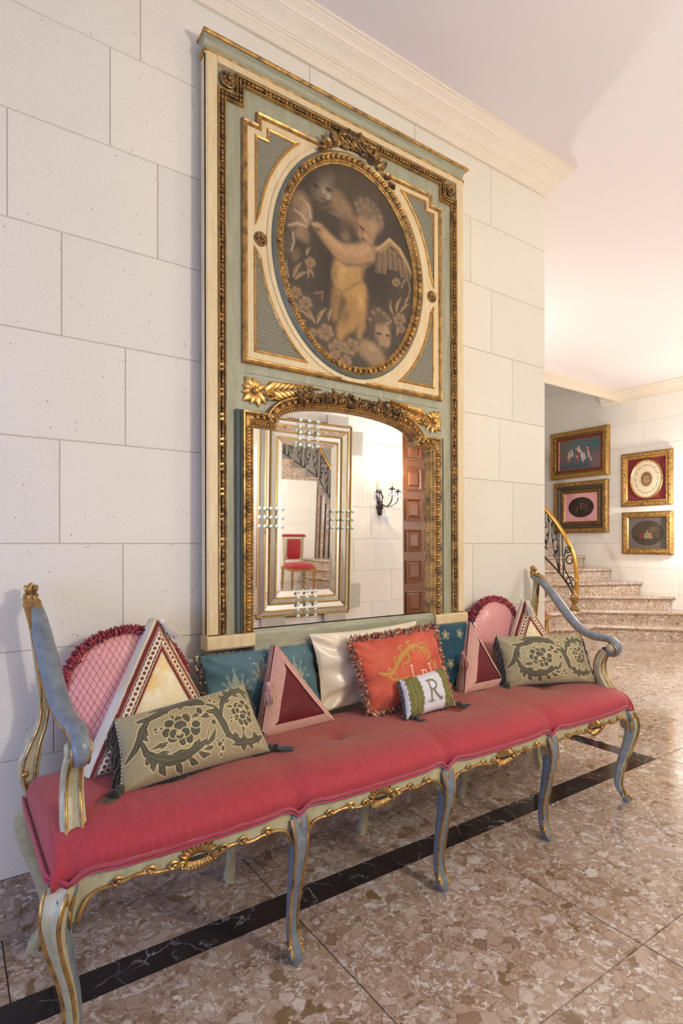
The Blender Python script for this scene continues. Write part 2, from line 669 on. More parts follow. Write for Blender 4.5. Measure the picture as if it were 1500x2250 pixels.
# back wall of the stair hall
wb = MB().box(1.2, X_RIGHT+.25, Y_BACK+.003, Y_BACK+.2, 0, 5.3).build('wall_back', MT['joint'])
struct(wb, 'limestone wall behind the stairs')
courses(wb, MT['stone_far'], 'x', Y_BACK, -1, 1.3, X_RIGHT, rowsr, None, 33)
# far side of the stair hall and near end of the hall with its assumed window
ws = MB().box(1.1, 1.3, WT, Y_BACK+.2, 0, 5.3).build('wall_side', MT['stone_far'])
struct(ws)
wn = MB()
wn.box(-2.5, -2.3, -W_OPP-.2, -2.45, 0, 3.3).box(-2.5, -2.3, -0.05, .3, 0, 3.3).box(-2.5, -2.3, -2.45, -.05, 0, .35).box(-2.5, -2.3, -2.45, -.05, 2.75, 3.3)
struct(wn.build('wall_near', MT['stone_far']))

ceil = MB().box(-2.4, X_RIGHT+.1, -W_OPP-.1, Y_HEAD, Z_CEIL, Z_CEIL+.25).build('ceiling', MT['ceiling'])
struct(ceil, 'smooth pinkish plaster ceiling')
c2 = MB().box(1.1, X_RIGHT+.2, Y_HEAD, Y_BACK+.2, 5.2, 5.4).build('ceiling_stair', MT['ceiling'])
struct(c2)
MB().box(1.1, X_RIGHT+.2, Y_HEAD-.1, Y_HEAD, Z_CEIL+.25, 5.4).build('header_wall', MT['ceiling'], c2)

# cornices: profile (projection, height below ceiling)
CP = [(0.0, -.137), (.014, -.137), (.016, -.108), (.022, -.103), (.024, -.096), (.030, -.094), (.031, -.088), (.036, -.086), (.037, -.080),
      (.044, -.070), (.056, -.058), (.071, -.050), (.073, -.046), (.077, -.046), (.080, -.034), (.090, -.024), (.102, -.018), (.104, -.013), (.110, -.012), (.110, 0.0), (0.0, 0.0)]


def cornice(name, pts, dirs, label, scale=1.0):
    o = MB()
    o.sweep([(p*scale, z*scale) for p, z in CP], [(x, y, Z_CEIL) for x, y in pts], [(d[0], d[1], 0) for d in dirs], (0, 0, 1))
    r = o.build(name, MT['cornice'], smooth=True, angle=24)
    return struct(r, label)


cornice('trim_1', [(-2.3, 0), (X_END, 0), (X_END, WT), (1.3, WT)], [(0, -1), (1, -1), (1, 1), (0, 1)], 'cream moulded stone cornice above the tall mirror')
cornice('trim_2', [(X_RIGHT, -W_OPP), (X_RIGHT, Y_HEAD)], [(-1, 0), (-1, 0)], 'cream cornice over the picture wall')
cornice('trim_3', [(-2.3, -W_OPP), (X_RIGHT, -W_OPP)], [(0, 1), (0, 1)], 'cream cornice over the facing wall')
# plain stone band closing the ceiling edge above the stairs, with its end block on the picture wall
hb = MB().box(1.3, X_RIGHT-.02, Y_HEAD-.005, Y_HEAD+.02, Z_CEIL-.125, Z_CEIL+.02).build('trim_4', MT['cornice'])
struct(hb, 'plain stone band at the ceiling edge over the stairs')
eb = MB()
pr = [(X_RIGHT-.004, -.135), (X_RIGHT-.05, -.135), (X_RIGHT-.075, -.12), (X_RIGHT-.085, -.09), (X_RIGHT-.105, -.07), (X_RIGHT-.115, -.03), (X_RIGHT-.135, -.0), (X_RIGHT-.004, 0)]
eb.sweep([(x, z) for x, z in pr], [(0, Y_HEAD-.004, Z_CEIL), (0, Y_HEAD+.24, Z_CEIL)], (1, 0, 0), (0, 0, 1))
eb.build('corbel', MT['cornice'], hb)

# ------------------------------------------------------------------ the trumeau mirror
MT['gold'] = m_gold('old_gilding', 1.0, 0.62)
MT['gold_dark'] = m_gold('dark_gilding', 0.85, 0.25)
MT['gold_bright'] = m_gold('bright_gilding', 1.1, 0.9, 0.32)
MT['cream'] = m_paint('cream_paint', srgb(206, 182, 136), srgb(226, 206, 164), (0.22, 0.14, 0.08), 0.45, (5, 5, 0.7))
MT['sage'] = m_paint('sage_paint', srgb(142, 141, 114), srgb(174, 172, 146), (0.12, 0.09, 0.05), 0.42, (5, 5, 0.7))
MT['sage_h'] = m_paint('sage_paint_across', srgb(142, 141, 114), srgb(174, 172, 146), (0.12, 0.09, 0.05), 0.42, (0.7, 5, 5))
MT['gap_shade'] = m_plain('painted_gap_shade', (0.02, 0.014, 0.01), .8)  # near-black, stands for the shade inside the apron shells
MT['slate'] = m_paint('slate_green_paint', srgb(92, 98, 88), srgb(120, 124, 110), (0.10, 0.07, 0.04), 0.5)


def m_mirror(name, tint=(0.93, 0.93, 0.92), fox=0.0):
    t = Nt(name)
    p = t.obj()
    if fox:
        s = t.math('MULTIPLY_ADD', t.noise(t.scale(p, (1, 1, .45)), 14, 6, .7), 7.0, -4.75, True)
        x = t.n('SeparateXYZ', i={0: p}).outputs[0]
        e = t.math('MULTIPLY_ADD', x, 6.0, -1.35, True)
        s = t.math('MULTIPLY', t.math('MULTIPLY', s, e), fox)
        c = t.mix(s, tint, (0.55, 0.52, 0.50))
        return t.bs(col=c, metal=1.0, rough=t.math('MULTIPLY_ADD', s, 0.5, 0.012))
    c = t.mix(t.noise(p, 3, 2), tint, tuple(x*.96 for x in tint))
    return t.bs(col=c, metal=1.0, rough=0.02)


MT['glass_mirror'] = m_mirror('old_mirror_glass', fox=0.9)
MT['mirror2'] = m_mirror('mirror_glass')


def m_reed(name):
    t = Nt(name)
    p = t.obj()
    w = t.n('TexWave', wave_type='BANDS', bands_direction='Z', i={'Vector': p, 'Scale': 36.0, 'Distortion': 1.2, 'Detail': 2.0, 'Detail Scale': 4.0})
    n = t.noise(t.scale(p, (1, 1, 4)), 22, 4)
    c = t.mix(w.outputs[1], srgb(98, 96, 78), srgb(158, 154, 132))
    c = t.mix(t.math('MULTIPLY', n, 0.5), c, srgb(120, 112, 88))
    return t.bs(col=c, rough=0.6, normal=t.bump(w.outputs[1], 0.7, 0.004))


MT['reed'] = m_reed('reeded_grey_paint')


def mitre(path, closed=False):
    """Unit offset vectors to the left of travel in the x-z plane, mitred at the corners."""
    m = len(path)
    out = []
    for i in range(m):
        def nrm(a, b):
            dx, dz = b[0]-a[0], b[1]-a[1]
            l = math.hypot(dx, dz) or 1
            return (-dz/l, dx/l)
        if closed:
            n0, n1 = nrm(path[i-1], path[i]), nrm(path[i], path[(i+1) % m])
        elif i == 0:
            n0 = n1 = nrm(path[0], path[1])
        elif i == m-1:
            n0 = n1 = nrm(path[-2], path[-1])
        else:
            n0, n1 = nrm(path[i-1], path[i]), nrm(path[i], path[i+1])
        sx, sz = n0[0]+n1[0], n0[1]+n1[1]
        k = 2.0/max(0.35, sx*sx+sz*sz)
        out.append((sx*k, 0, sz*k))
    return out


def mould(mb, prof, path, closed=False):
    """Moulding on a flat panel: prof [(offset to the left, depth)], path in (x,z)."""
    mb.sweep(prof, [(x, 0, z) for x, z in path], mitre(path, closed), (0, -1, 0), closed)
    return mb


def along(path, step, closed=False, off=0.0):
    """Points every `step` along a 2-D path with the tangent angle; shifted left by off."""
    P = list(path)+([path[0]] if closed else [])
    out = []
    seg = [(math.dist(a, b), a, b) for a, b in zip(P, P[1:])]
    L = sum(s[0] for s in seg)
    n = max(1, int(L/step))
    st = L/n
    pos, acc, k = st/2, 0.0, 0
    for i in range(n):
        s = st*(i+0.5)
        while k < len(seg)-1 and acc+seg[k][0] < s:
            acc += seg[k][0]
            k += 1
        l, a, b = seg[k]
        t = (s-acc)/l if l else 0
        dx, dz = (b[0]-a[0])/l, (b[1]-a[1])/l
        out.append((a[0]+(b[0]-a[0])*t-dz*off, a[1]+(b[1]-a[1])*t+dx*off, math.atan2(dz, dx)))
    return out


def leaf(mb, x, z, ang, L, Wd, d0=0.006, lift=0.012, bend=0.0, lobes=0, seg=7, tipdrop=0.6, wv=0.25):
    """A carved leaf lying on the panel: ribbed, lifted in the middle, tip curled back."""
    G = []
    for i in range(seg+1):
        t = i/seg
        a = ang+bend*t
        cx = x+L*(math.cos(ang)*t + bend*0.5*t*t*-math.sin(ang))
        cz = z+L*(math.sin(ang)*t + bend*0.5*t*t*math.cos(ang))
        w = Wd*math.sin(PI*min(1, 0.12+0.88*t)**0.85)**0.8*(1+(wv*math.cos(2*PI*lobes*t) if lobes else 0))
        if i == seg:
            w = Wd*0.08
        h = lift*math.sin(PI*min(1, t*0.9+.05))**0.7*(1.0 if t < .75 else 1-(t-.75)*tipdrop)
        row = []
        for s, hh in ((-1, 0.0), (-.55, .75), (0, 0.55 if lobes else 1.0), (.55, .75), (1, 0.0)):
            row.append((cx-math.sin(a)*w*s, -(d0+h*hh), cz+math.cos(a)*w*s))
        G.append(row)
    mb.surf(G)


def rosette(mb, x, z, r, d0=0.004, petals=8, lift=0.008):
    for k in range(petals):
        leaf(mb, x+math.cos(2*PI*k/petals)*r*.18, z+math.sin(2*PI*k/petals)*r*.18, 2*PI*k/petals, r*.85, r*.34, d0, lift, seg=5)
    mb.ell((x, -(d0+lift*.9), z), (r*.26, r*.22, r*.26), 8, 5)


def rose(mb, x, z, r, d0=0.012, rr=None, rnd=None):
    for ring, (k, rad, h) in enumerate(((6, 1.0, .0), (5, .68, .35), (4, .38, .6))):
        for i in range(k):
            a = 2*PI*i/k+ring*.5+(rnd.uniform(-.2, .2) if rnd else 0)
            leaf(mb, x+math.cos(a)*r*rad*.15, z+math.sin(a)*r*rad*.15, a, r*rad*.9, r*rad*.55, d0+h*r, r*.55, seg=4, tipdrop=2.2)
    mb.ell((x, -(d0+r*.95), z), r*.22, 7, 5)


TRX, TRY, TRZ = 1.29, -0.062, 0.75
tru = thing('trumeau_mirror', 'tall sage and cream painted mirror with gilded mouldings and an oval painting above the glass', 'mirror', (TRX, TRY, TRZ), (math.radians(-0.3), 0, 0))
tru_parts = []


def tp(mb, name, mat, smooth=False, angle=None, parent=None):
    return mb.build(name, MT[mat], parent or tru, smooth, True, True, angle)


def oval(a, b, n=96, c=(-.004, 1.411)):
    return [(c[0]+a*math.cos(2*PI*k/n), c[1]+b*math.sin(2*PI*k/n)) for k in range(n)]


HW = 0.598
# backing panel
GLX, GLZ, MX = 0.415, 0.752, -0.012
arch = [(MX+0.328*math.cos(t), GLZ+0.100*math.sin(t)**0.72) for t in [PI*k/32 for k in range(33)]][::-1]
glass_path = [(MX-GLX, 0.045), (MX-GLX, GLZ)] + arch + [(MX+GLX, GLZ), (MX+GLX, 0.045)]
o = MB()
o.box(-HW+.004, -.455, 0, .03, 0.0, 1.955).box(.455, HW-.004, 0, .03, 0.0, 1.955).box(-.455, .455, 0, .03, .93, 1.955).box(-.455, .455, .02, .03, 0.0, .93)
side = tp(o, 'panel', 'sage')
for s in (-1, 1):
    o = MB().box(s*HW-.004*(s > 0), s*HW+.004*(s < 0), -.010, .03, .0, 1.955)
    tp(o, 'side_board', 'cream')
o = MB().box(-.4, .4, .03, .0525, 1.0, 1.06)
tp(o, 'wall_batten', 'slate')
# spandrel of the panel above the glass arch
sp = MB()
top = [(-.456, 0.935), (.456, .935)]
outer = [(-.456, .78)] + [(x*1.06, z+.022) for x, z in [(-.37, GLZ)]+arch[1:-1]+[(.35, GLZ)]] + [(.456, .78)]
vs, fs = [], []
for k, (x, z) in enumerate(outer):
    vs += [(x, 0, z), (x, 0, .932)]
    if k:
        fs.append((2*k-2, 2*k, 2*k+1, 2*k-1))
sp.add(vs, fs)
tp(sp, 'arch_spandrel', 'sage_h')
# cream outer border
for s in (-1, 1):
    o = MB()
    mould(o, [(0, 0), (0, .012), (.006, .016), (.036, .016), (.042, .010), (.042, 0)], [(s*(HW-.021)-.021, .05), (s*(HW-.021)-.021, 1.955)][::-1])
    tp(o, 'cream_border', 'cream')
o = MB()
o.box(-HW+.04, HW-.04, -.014, 0, 1.935, 1.958)
tp(o, 'cream_border', 'cream')
# gilded bead moulding, stepped around the corner rosettes
bp = [(-.541, .05), (-.541, 1.845), (-.475, 1.845), (-.475, 1.915), (.475, 1.915), (.475, 1.845), (.541, 1.845), (.541, .05)]
o = MB()
mould(o, [(.015, 0), (.015, .015), (.012, .018), (.009, .015), (.006, .007), (-.006, .007), (-.009, .013), (-.012, .015), (-.014, .012), (-.014, 0)], bp)
bm_ = tp(o, 'bead_moulding', 'gold')
o = MB()
for k, (x, z, a) in enumerate(along(bp, 0.0165)):
    rot = Matrix.Rotation(-a, 3, 'Y')
    if k % 5 in (0, 1):
        o.ell((x, -.0125, z), (.013, .0055, .0058), 7, 5, rot)
    else:
        o.ell((x, -.0125, z), (.0056, .0058, .0064), 7, 5, rot)
tp(o, 'beads', 'gold_dark', True, parent=bm_)['kind'] = 'stuff'
for s in (-1, 1):
    o = MB()
    o.lathe([(.0, 0), (.028, 0), (.028, .004), (.024, .007), (.022, .004)], (0, 0, 0), 20)
    o.v = [(s*.520+x, -.012-z, 1.893+y) for x, y, z in o.v]
    rosette(o, s*.520, 1.893, .024, .014, 8, .010)
    tp(o, 'corner_rosette', 'gold_dark', True)
# cornice on top: gilded beads, sage cove, gilded lip
def crown(prof, name, mat):
    o = MB()
    pts = [(-HW, .03), (-HW, 0), (HW, 0), (HW, .03)]
    o.sweep([(a, 1.947+(z-1.952)*.76) for a, z in prof], [(x, y, 0) for x, y in pts], [(-.3, 0, 0), (-.3, -.72, 0), (.3, -.72, 0), (.3, 0, 0)], (0, 0, 1))
    return tp(o, name, mat, True, 35)
crown([(0, 1.952), (.014, 1.954), (.018, 1.959), (.014, 1.964), (.020, 1.968), (.022, 1.974), (.012, 1.978), (0, 1.978)], 'crown_bead', 'gold')
crown([(0, 1.974), (.016, 1.976), (.012, 1.984), (.011, 1.996), (.015, 2.008), (.025, 2.018), (.042, 2.024), (0, 2.024)], 'crown_cove', 'sage_h')
crown([(0, 2.022), (.043, 2.022), (.049, 2.028), (.049, 2.034), (.043, 2.039), (0, 2.039)], 'crown_lip', 'gold')
o = MB()
o.box(-HW+.002, HW-.002, .0, .03, 1.95, 2.008)
tp(o, 'crown_core', 'slate')

# upper cream panel with stepped corners
PX0, PZ0, PZ1 = .462, .968, 1.832
up = [(-PX0, PZ0), (PX0, PZ0), (PX0, 1.790), (.408, 1.790), (.408, PZ1), (-.408, PZ1), (-.408, 1.790), (-PX0, 1.790)]
o = MB().plate(up, 0, .008)
tp(o, 'upper_panel', 'cream')
o = MB()
mould(o, [(-.006, 0), (-.006, .009), (-.002, .014), (.003, .011), (.006, .013), (.010, .014), (.014, .009), (.014, .005)], up, True)
tp(o, 'panel_moulding', 'gold')


def ell_edge(a, b, t0, t1, n=18, c=(-.004, 1.411)):
    return [(c[0]+a*math.cos(t0+(t1-t0)*k/n), c[1]+b*math.sin(t0+(t1-t0)*k/n)) for k in range(n+1)]


EA, EB = .412, .482
for s in (-1, 1):
    def X(p): return [(s*x, z) for x, z in p]
    t_low = math.asin((1.452-1.411)/EB)
    # upper spandrel
    xe = .412
    t0 = math.acos(min(.999, (xe-.006)/EA))
    hi = ell_edge(EA, EB, max(t0, t_low), math.asin(min(.999, (1.790-1.411)/EB)))
    q = X([(.418, 1.45), (.418, 1.752), (.372, 1.752), (.372, 1.792)]+[p for p in hi[::-1]])
    lo = ell_edge(EA, EB, -max(t0, t_low), -math.asin((1.411-1.012)/EB))
    q2 = X([(.418, 1.352), (.418, 1.012)]+[p for p in lo[::-1]])
    for poly in (q, q2):
        if s < 0:
            poly = poly[::-1]
        o = MB().plate(poly, .006, .0095)
        sr = tp(o, 'reeded_spandrel', 'reed')
        o = MB()
        mould(o, [(-.007, .008), (-.006, .013), (-.001, .015), (.003, .011), (.004, .008)], poly[::-1] if s < 0 else poly, True)
        tp(o, 'spandrel_moulding', 'gold_bright', parent=sr)
    o = MB()
    o.lathe([(.0, .006), (.025, .006), (.025, .012), (.021, .016), (.018, .011)], (0, 0, 0), 20)
    o.v = [(s*.404+.004+x, -z, 1.400+y) for x, y, z in o.v]
    rosette(o, s*.404+.004, 1.400, .020, .012, 8, .008)
    tp(o, 'side_rosette', 'gold_dark', True)

# oval frame
o = MB()
mould(o, [(-.060, .006), (-.060, .012), (-.051, .015), (-.041, .012)], oval(.312, .385), True)
ovf = tp(o, 'oval_frame', 'cream', True, 40)
o = MB()
mould(o, [(-.044, .006), (-.044, .014), (-.039, .022), (-.034, .026), (-.030, .024)], oval(.312, .385), True)
tp(o, 'oval_rim', 'slate', True, 40, ovf)
o = MB()
mould(o, [(-.031, .006), (-.031, .026), (-.028, .029), (-.025, .027), (-.020, .022), (-.013, .021), (-.011, .022), (-.009, .017), (.003, .012), (.005, .004), (.005, .002)], oval(.312, .385), True)
tp(o, 'oval_moulding', 'gold', True, 40, ovf)
o = MB()
for x, z, a in along(oval(.312, .385, 160), .0235, True, -.0185):
    rot = Matrix.Rotation(-a, 3, 'Y')
    o.ell((x, -.0255, z), (.0075, .007, .0088), 8, 6, rot)
    o.tube([(x+math.cos(a)*.0092*q*(1-.35*abs(w)) - math.sin(a)*.0095*w, -.0262, z+math.sin(a)*.0092*q*(1-.35*abs(w))+math.cos(a)*.0095*w) for q, w in ((1, -1), (1.15, -.3), (1, .6), (.45, 1.05), (-.45, 1.05), (-1, .6), (-1.15, -.3), (-1, -1))], .0017, 5, caps=False)
tp(o, 'egg_band', 'gold', True, parent=ovf)['kind'] = 'stuff'
o = MB()
for x, z, a in along(oval(.312, .385, 160), .0098, True, -.003):
    o.ell((x, -.0165, z), .0042, 6, 4)
tp(o, 'pearl_band', 'gold_bright', True, parent=ovf)['kind'] = 'stuff'

# crest of ribbons and leaves over the oval
r = random.Random(3)
o = MB()
for x, z, a, L, w in [(-.115, 1.818, 2.75, .055, .016), (-.085, 1.835, 2.3, .06, .020), (-.05, 1.845, 2.0, .07, .022), (-.02, 1.85, 1.75, .075, .022), (.012, 1.852, 1.45, .078, .023), (.04, 1.848, 1.15, .07, .022), (.068, 1.84, .85, .062, .02), (.10, 1.825, .5, .06, .017), (.128, 1.805, .1, .045, .013), (.152, 1.785, -.3, .04, .011), (-.14, 1.80, 3.2, .04, .011), (0.0, 1.86, 1.6, .05, .026)]:
    leaf(o, x, z, a, L, w, .028, .022, r.uniform(-.5, .5), 3, 8, 1.6, .16)
for x, z, rr in [(-.012, 1.872, .028), (.035, 1.862, .024), (-.05, 1.858, .022), (.075, 1.842, .017), (.006, 1.905, .018)]:
    rose(o, x, z, rr, .028, rnd=r)
for k in range(5):
    x0 = -.06+.03*k
    o.tube([(x0+.018*math.cos(t)*(1+.3*t), -.045-.006*math.sin(2*t), 1.865+.016*math.sin(t)) for t in [j*.5 for j in range(11)]], .0035, 6)
tp(o, 'oval_crest', 'gold_dark', True, 50)

# lower mirror frame
o = MB()
inner = glass_path
mould(o, [(.047, 0), (.047, .020), (.044, .026), (.040, .026), (.037, .020), (.030, .016), (.020, .018), (.015, .014), (.012, .016), (.009, .012), (.004, .008), (-.001, .004), (-.001, -.018)], inner)
mf = tp(o, 'mirror_moulding', 'gold', True, 40)
o = MB()
for k, (x, z, a) in enumerate(along(inner, .0240, False, .0265)):
    rot = Matrix.Rotation(-a, 3, 'Y')
    o.ell((x, -.0205, z), (.0078, .0080, .0088), 8, 6, rot)
    o.tube([(x+math.cos(a)*.0106*q*(1-.3*abs(w)) - math.sin(a)*.0096*w, -.0205, z+math.sin(a)*.0106*q*(1-.3*abs(w))+math.cos(a)*.0096*w) for q, w in ((1, -1), (1.1, -.3), (1, .6), (.45, 1.0), (-.45, 1.0), (-1, .6), (-1.1, -.3), (-1, -1))], .0018, 5, caps=False)
tp(o, 'egg_band', 'gold', True, parent=mf)['kind'] = 'stuff'
o = MB()
for x, z, a in along(inner, .0112, False, .0075):
    o.ell((x, -.0145, z), .0046, 6, 4)
tp(o, 'pearl_band', 'gold_bright', True, parent=mf)['kind'] = 'stuff'
for s in (-1, 1):
    o = MB()
    p = [(MX+s*.471, .05), (MX+s*.471, .80)]
    if s > 0:
        p = p[::-1]
    mould(o, [(-.010, 0), (-.010, .014), (-.006, .019), (.0, .014), (.004, .009), (.008, .017), (.011, .017), (.013, 0)], [(x, z) for x, z in p][::-1])
    tp(o, 'mirror_side_moulding', 'slate', True, 40)
gl = MB()
gl.add([(x, .012, z) for x, z in glass_path], [tuple(range(len(glass_path)))])
g = tp(gl, 'mirror_glass', 'glass_mirror')

# garland of carved flowers over the arch
o = MB()
r = random.Random(8)
def arch_at(t, off):
    x = MX+.328*math.cos(t)
    z = GLZ+.1*math.sin(t)**.72
    return x*(1+off*1.2), z+off
for k in range(15):
    t = PI*(.27+.46*k/14)
    x, z = arch_at(t, .036+r.uniform(-.006, .012))
    rose(o, x, z, r.uniform(.015, .023), .022, rnd=r)
for k in range(46):
    t = PI*(.25+.50*r.random())
    x, z = arch_at(t, .031+r.uniform(-.010, .014))
    leaf(o, x, z, r.uniform(0, 2*PI), r.uniform(.02, .036), r.uniform(.006, .011), .026, .014, r.uniform(-.6, .6), 2, 5, 1.4)
for k in range(26):
    t = PI*(.27+.46*r.random())
    x, z = arch_at(t, .036+r.uniform(-.012, .018))
    o.ell((x, -.042, z), r.uniform(.004, .008), 7, 5)
tp(o, 'flower_garland', 'gold_dark', True, 50)

# acanthus sprays in the two upper corners
for s in (-1, 1):
    o = MB()
    def lf(x, z, a, L, w, b=0.0, lb=2):
        leaf(o, s*x, z, a if s > 0 else PI-a, L, w, .002, .014, b*s, lb, 8, 1.0, .2)
    cx, cz = .421, .872
    for a, L, w in [(.25, .050, .015), (-.25, .050, .015), (.8, .060, .018), (-.8, .060, .018), (1.35, .046, .016), (-1.35, .050, .017), (1.9, .042, .015), (-1.95, .056, .018), (2.5, .050, .013), (-2.5, .060, .016)]:
        lf(cx, cz, a, L, w, .2, 3)
    for k in range(9):
        t = k/9
        x = cx-.040-t*.20
        z = cz+.010+t*.036
        L = .052*(1-t)+.018
        lf(x, z, PI-.15-.55, L, .010*(1-t)+.004, .3)
        lf(x, z-.003, PI-.15+.75, L, .011*(1-t)+.004, -.5)
    lf(cx-.215, cz+.042, PI-.06, .062, .0045, 0, 0)
    o.ell((s*cx, -.014, cz), (.014, .012, .014), 9, 6)
    o.tube([(s*(cx-.055-.020*math.cos(t)*(1-t*.09)), -.016, cz-.012+.020*math.sin(t)*(1-t*.09)) for t in [j*.6 for j in range(14)]], .0045, 6)
    tp(o, 'acanthus_spray', 'gold_bright', True, 55)
# bottom rail and the two feet
o = MB()
o.sweep([(.0, -.018), (.026, -.018), (.026, .004), (.018, .010), (.018, .036), (.010, .052), (0, .054)], [(-.434, 0, 0), (.405, 0, 0)], (0, -1, 0), (0, 0, 1))
tp(o, 'bottom_rail', 'sage_h')
for x0, x1 in ((-.603, -.434), (.405, .597)):
    o = MB()
    b = .006
    o.sweep([(-.03, 0), (.026, 0), (.032, b), (.032, .046-b), (.026, .046), (-.03, .046)], [(x0, 0, 0), (x0+b, 0, 0), (x1-b, 0, 0), (x1, 0, 0)], (0, -1, 0), (0, 0, 1))
    tp(o, 'foot_block', 'cream')

# ------------------------------------------------------------------ the long painted settee
MT['bench'] = m_paint('grey_green_settee_paint', srgb(154, 147, 114), srgb(192, 183, 146), (0.30, 0.26, 0.20), 0.42, (4, 4, 4), 0.34)
MT['bench_blue'] = m_paint('blue_grey_settee_paint', srgb(92, 102, 114), srgb(134, 142, 146), (0.28, 0.24, 0.19), 0.42, (4, 4, 4), 0.28)
MT['gold_wood'] = m_gold('settee_gilding', 0.92, 0.66, 0.33)


def m_seat(name):
    t = Nt(name)
    a = t.n('Attribute', attribute_name='Col').outputs['Color']
    p = t.pos()
    s = t.noise(t.scale(p, (1.0, .06, .06)), 330, 3, .7)
    s2 = t.noise(t.scale(p, (1.0, .12, .12)), 60, 3, .6)
    c = t.mix(t.math('MULTIPLY_ADD', s, 2.2, -.6, True), t.mix(1.0, a, (.62, .52, .55), 'MULTIPLY'), a)
    c = t.mix(t.math('MULTIPLY', s2, .35), c, t.mix(1.0, a, (1.25, 1.25, 1.2), 'MULTIPLY'))
    return t.bs(col=c, rough=.72, sheen=.15, spec=.2, normal=t.bump(s, .15, .002))


MT['seat'] = m_seat('strie_red_velvet')
MT['welt'] = m_plain('red_welt', srgb(158, 44, 58), .7, sheen=.3)
BX = [0.205, 0.752, 1.290, 1.826, 2.366]
Y0 = -0.535
bench = thing('settee', 'long grey-green and gilt carved settee with red striped seat and scrolled arms', 'settee', (1.29, -0.30, 0))


def bp_(mb, name, mat, smooth=True, angle=40, parent=None):
    p = parent or bench
    return mb.build(name, MT[mat], p, smooth, False, True, angle)


LEG = [(.394, .000, .052, .050), (.365, .011, .047, .050), (.33, .017, .041, .047), (.29, .015, .036, .041), (.24, .007, .032, .035), (.19, -.003, .029, .030), (.14, -.011, .027, .027), (.09, -.015, .026, .025), (.06, -.012, .028, .026), (.038, -.004, .033, .031), (.022, .003, .034, .034), (.010, .006, .028, .030), (0.0, .006, .024, .026)]


def smooth_path(pts, n=4):
    """Catmull-Rom through tuples of any length."""
    P = [np.array(p, float) for p in pts]
    out = []
    for i in range(len(P)-1):
        p0, p1, p2, p3 = P[max(i-1, 0)], P[i], P[i+1], P[min(i+2, len(P)-1)]
        for k in range(n):
            t = k/n
            out.append(tuple(0.5*((2*p1)+(-p0+p2)*t+(2*p0-5*p1+4*p2-p3)*t*t+(-p0+3*p1-3*p2+p3)*t**3)))
    out.append(tuple(P[-1]))
    return out


def cabriole(x, y, n, amp=1.0, wide=1.0, top=.394, gild=True):
    nx, ny = n
    px, py = -ny, nx
    prof = [q for q in smooth_path(LEG, 3)]
    o = MB()
    G = []
    edges = [[], [], [], []]
    for (z, off, w, d) in prof:
        z = z*top/.394
        off *= amp
        w *= wide
        d *= wide
        cx, cy = x+nx*off, y+ny*off
        c = .26
        ring = []
        for a, b in ((1, c), (1, -c), (1-c*.9, -1+c*.2), (-(1-c*.9), -1+c*.2), (-1, -c), (-1, c), (-(1-c), 1), (-c*.5, .86), (c*.5, .86), (1-c, 1)):
            ring.append((cx+px*w/2*a+nx*d/2*b, cy+py*w/2*a+ny*d/2*b, z))
        G.append(ring)
        for k, (a, b) in enumerate(((.9, .95), (-.9, .95), (.92, -.9), (-.92, -.9))):
            edges[k].append((cx+px*w/2*a+nx*d/2*b, cy+py*w/2*a+ny*d/2*b, z))
    o.surf(G, True)
    b = len(o.v)-len(G[0])
    o.f.append(tuple(range(b, len(o.v))))
    lg = bp_(o, 'leg', 'bench' if (not gild or amp > 1.2) else 'bench_blue', True, 38)
    if gild and amp > 1.2:
        lg.data.materials.append(MT['bench_blue'])
        ns = len(G[0])
        for k_, pl in enumerate(lg.data.polygons):
            if k_ % ns in (0, 1, 2, 3, 4):
                pl.material_index = 1
    if gild:
        o = MB()
        for k in (0, 1):
            o.tube([e for e in edges[k][1:-5]], .0042*wide, 6)
        # scrolls at the ankle
        fx, fy = x+nx*(.006*amp), y+ny*(.006*amp)
        for s in (-1, 1):
            c0 = Vector((x+nx*-.004*amp+px*s*.0165*wide, y+ny*-.004*amp+py*s*.0165*wide, .040))
            o.ell(tuple(c0+Vector((nx, ny, 0))*.009), (.0085, .0085, .0085), 8, 6)
            pts = [tuple(c0+Vector((nx, ny, 0))*(.012*math.cos(t)*(1-.07*t))+Vector((0, 0, 1))*(.012*math.sin(t)*(1-.07*t))) for t in [-.6+.5*j for j in range(12)]]
            o.tube(pts, .0026, 5)
        bp_(o, 'leg_gilding', 'gold_wood', True, 50, lg)
    return lg


R2 = 1/math.sqrt(2)
for k, x in enumerate(BX):
    if k == 0:
        cabriole(x, Y0, (-R2, -R2), 1.6, 1.12)
        cabriole(x-.004, -.105, (-.97, .24), 1.7, 1.05, .42, False)
    elif k == 4:
        cabriole(x, Y0, (R2, -R2), 1.7, 1.12)
        cabriole(x+.004, -.105, (.97, .24), 1.7, 1.05, .42, False)
    else:
        cabriole(x, Y0, (0, -1), 1.0, 1.0)
        cabriole(x, -.115, (0, 1), .9, 1.0, .40, False)


def leg_d(x):
    return min(abs(x-b) for b in BX)


def bay_s(x):
    for a, b in zip(BX, BX[1:]):
        if x <= b:
            return (x-a)/(b-a)
    return 1.0


def z_top(x):
    d = leg_d(x)
    return .402-.017*math.exp(-(d/.016)**2)+.005*math.exp(-((d-.05)/.03)**2)


def z_bot(x):
    d = leg_d(x)
    s = bay_s(x)
    z = .371-.055*math.exp(-max(0, d-.018)/.014)
    z -= .020*math.exp(-((s-.5)/.085)**2)
    z += .0045*math.sin(2*PI*s*5)*math.exp(-((s-.5)/.36)**6)
    return z


def y_front(x):
    return -.553-.010*math.sin(PI*min(1, max(0, bay_s(x))))**.8


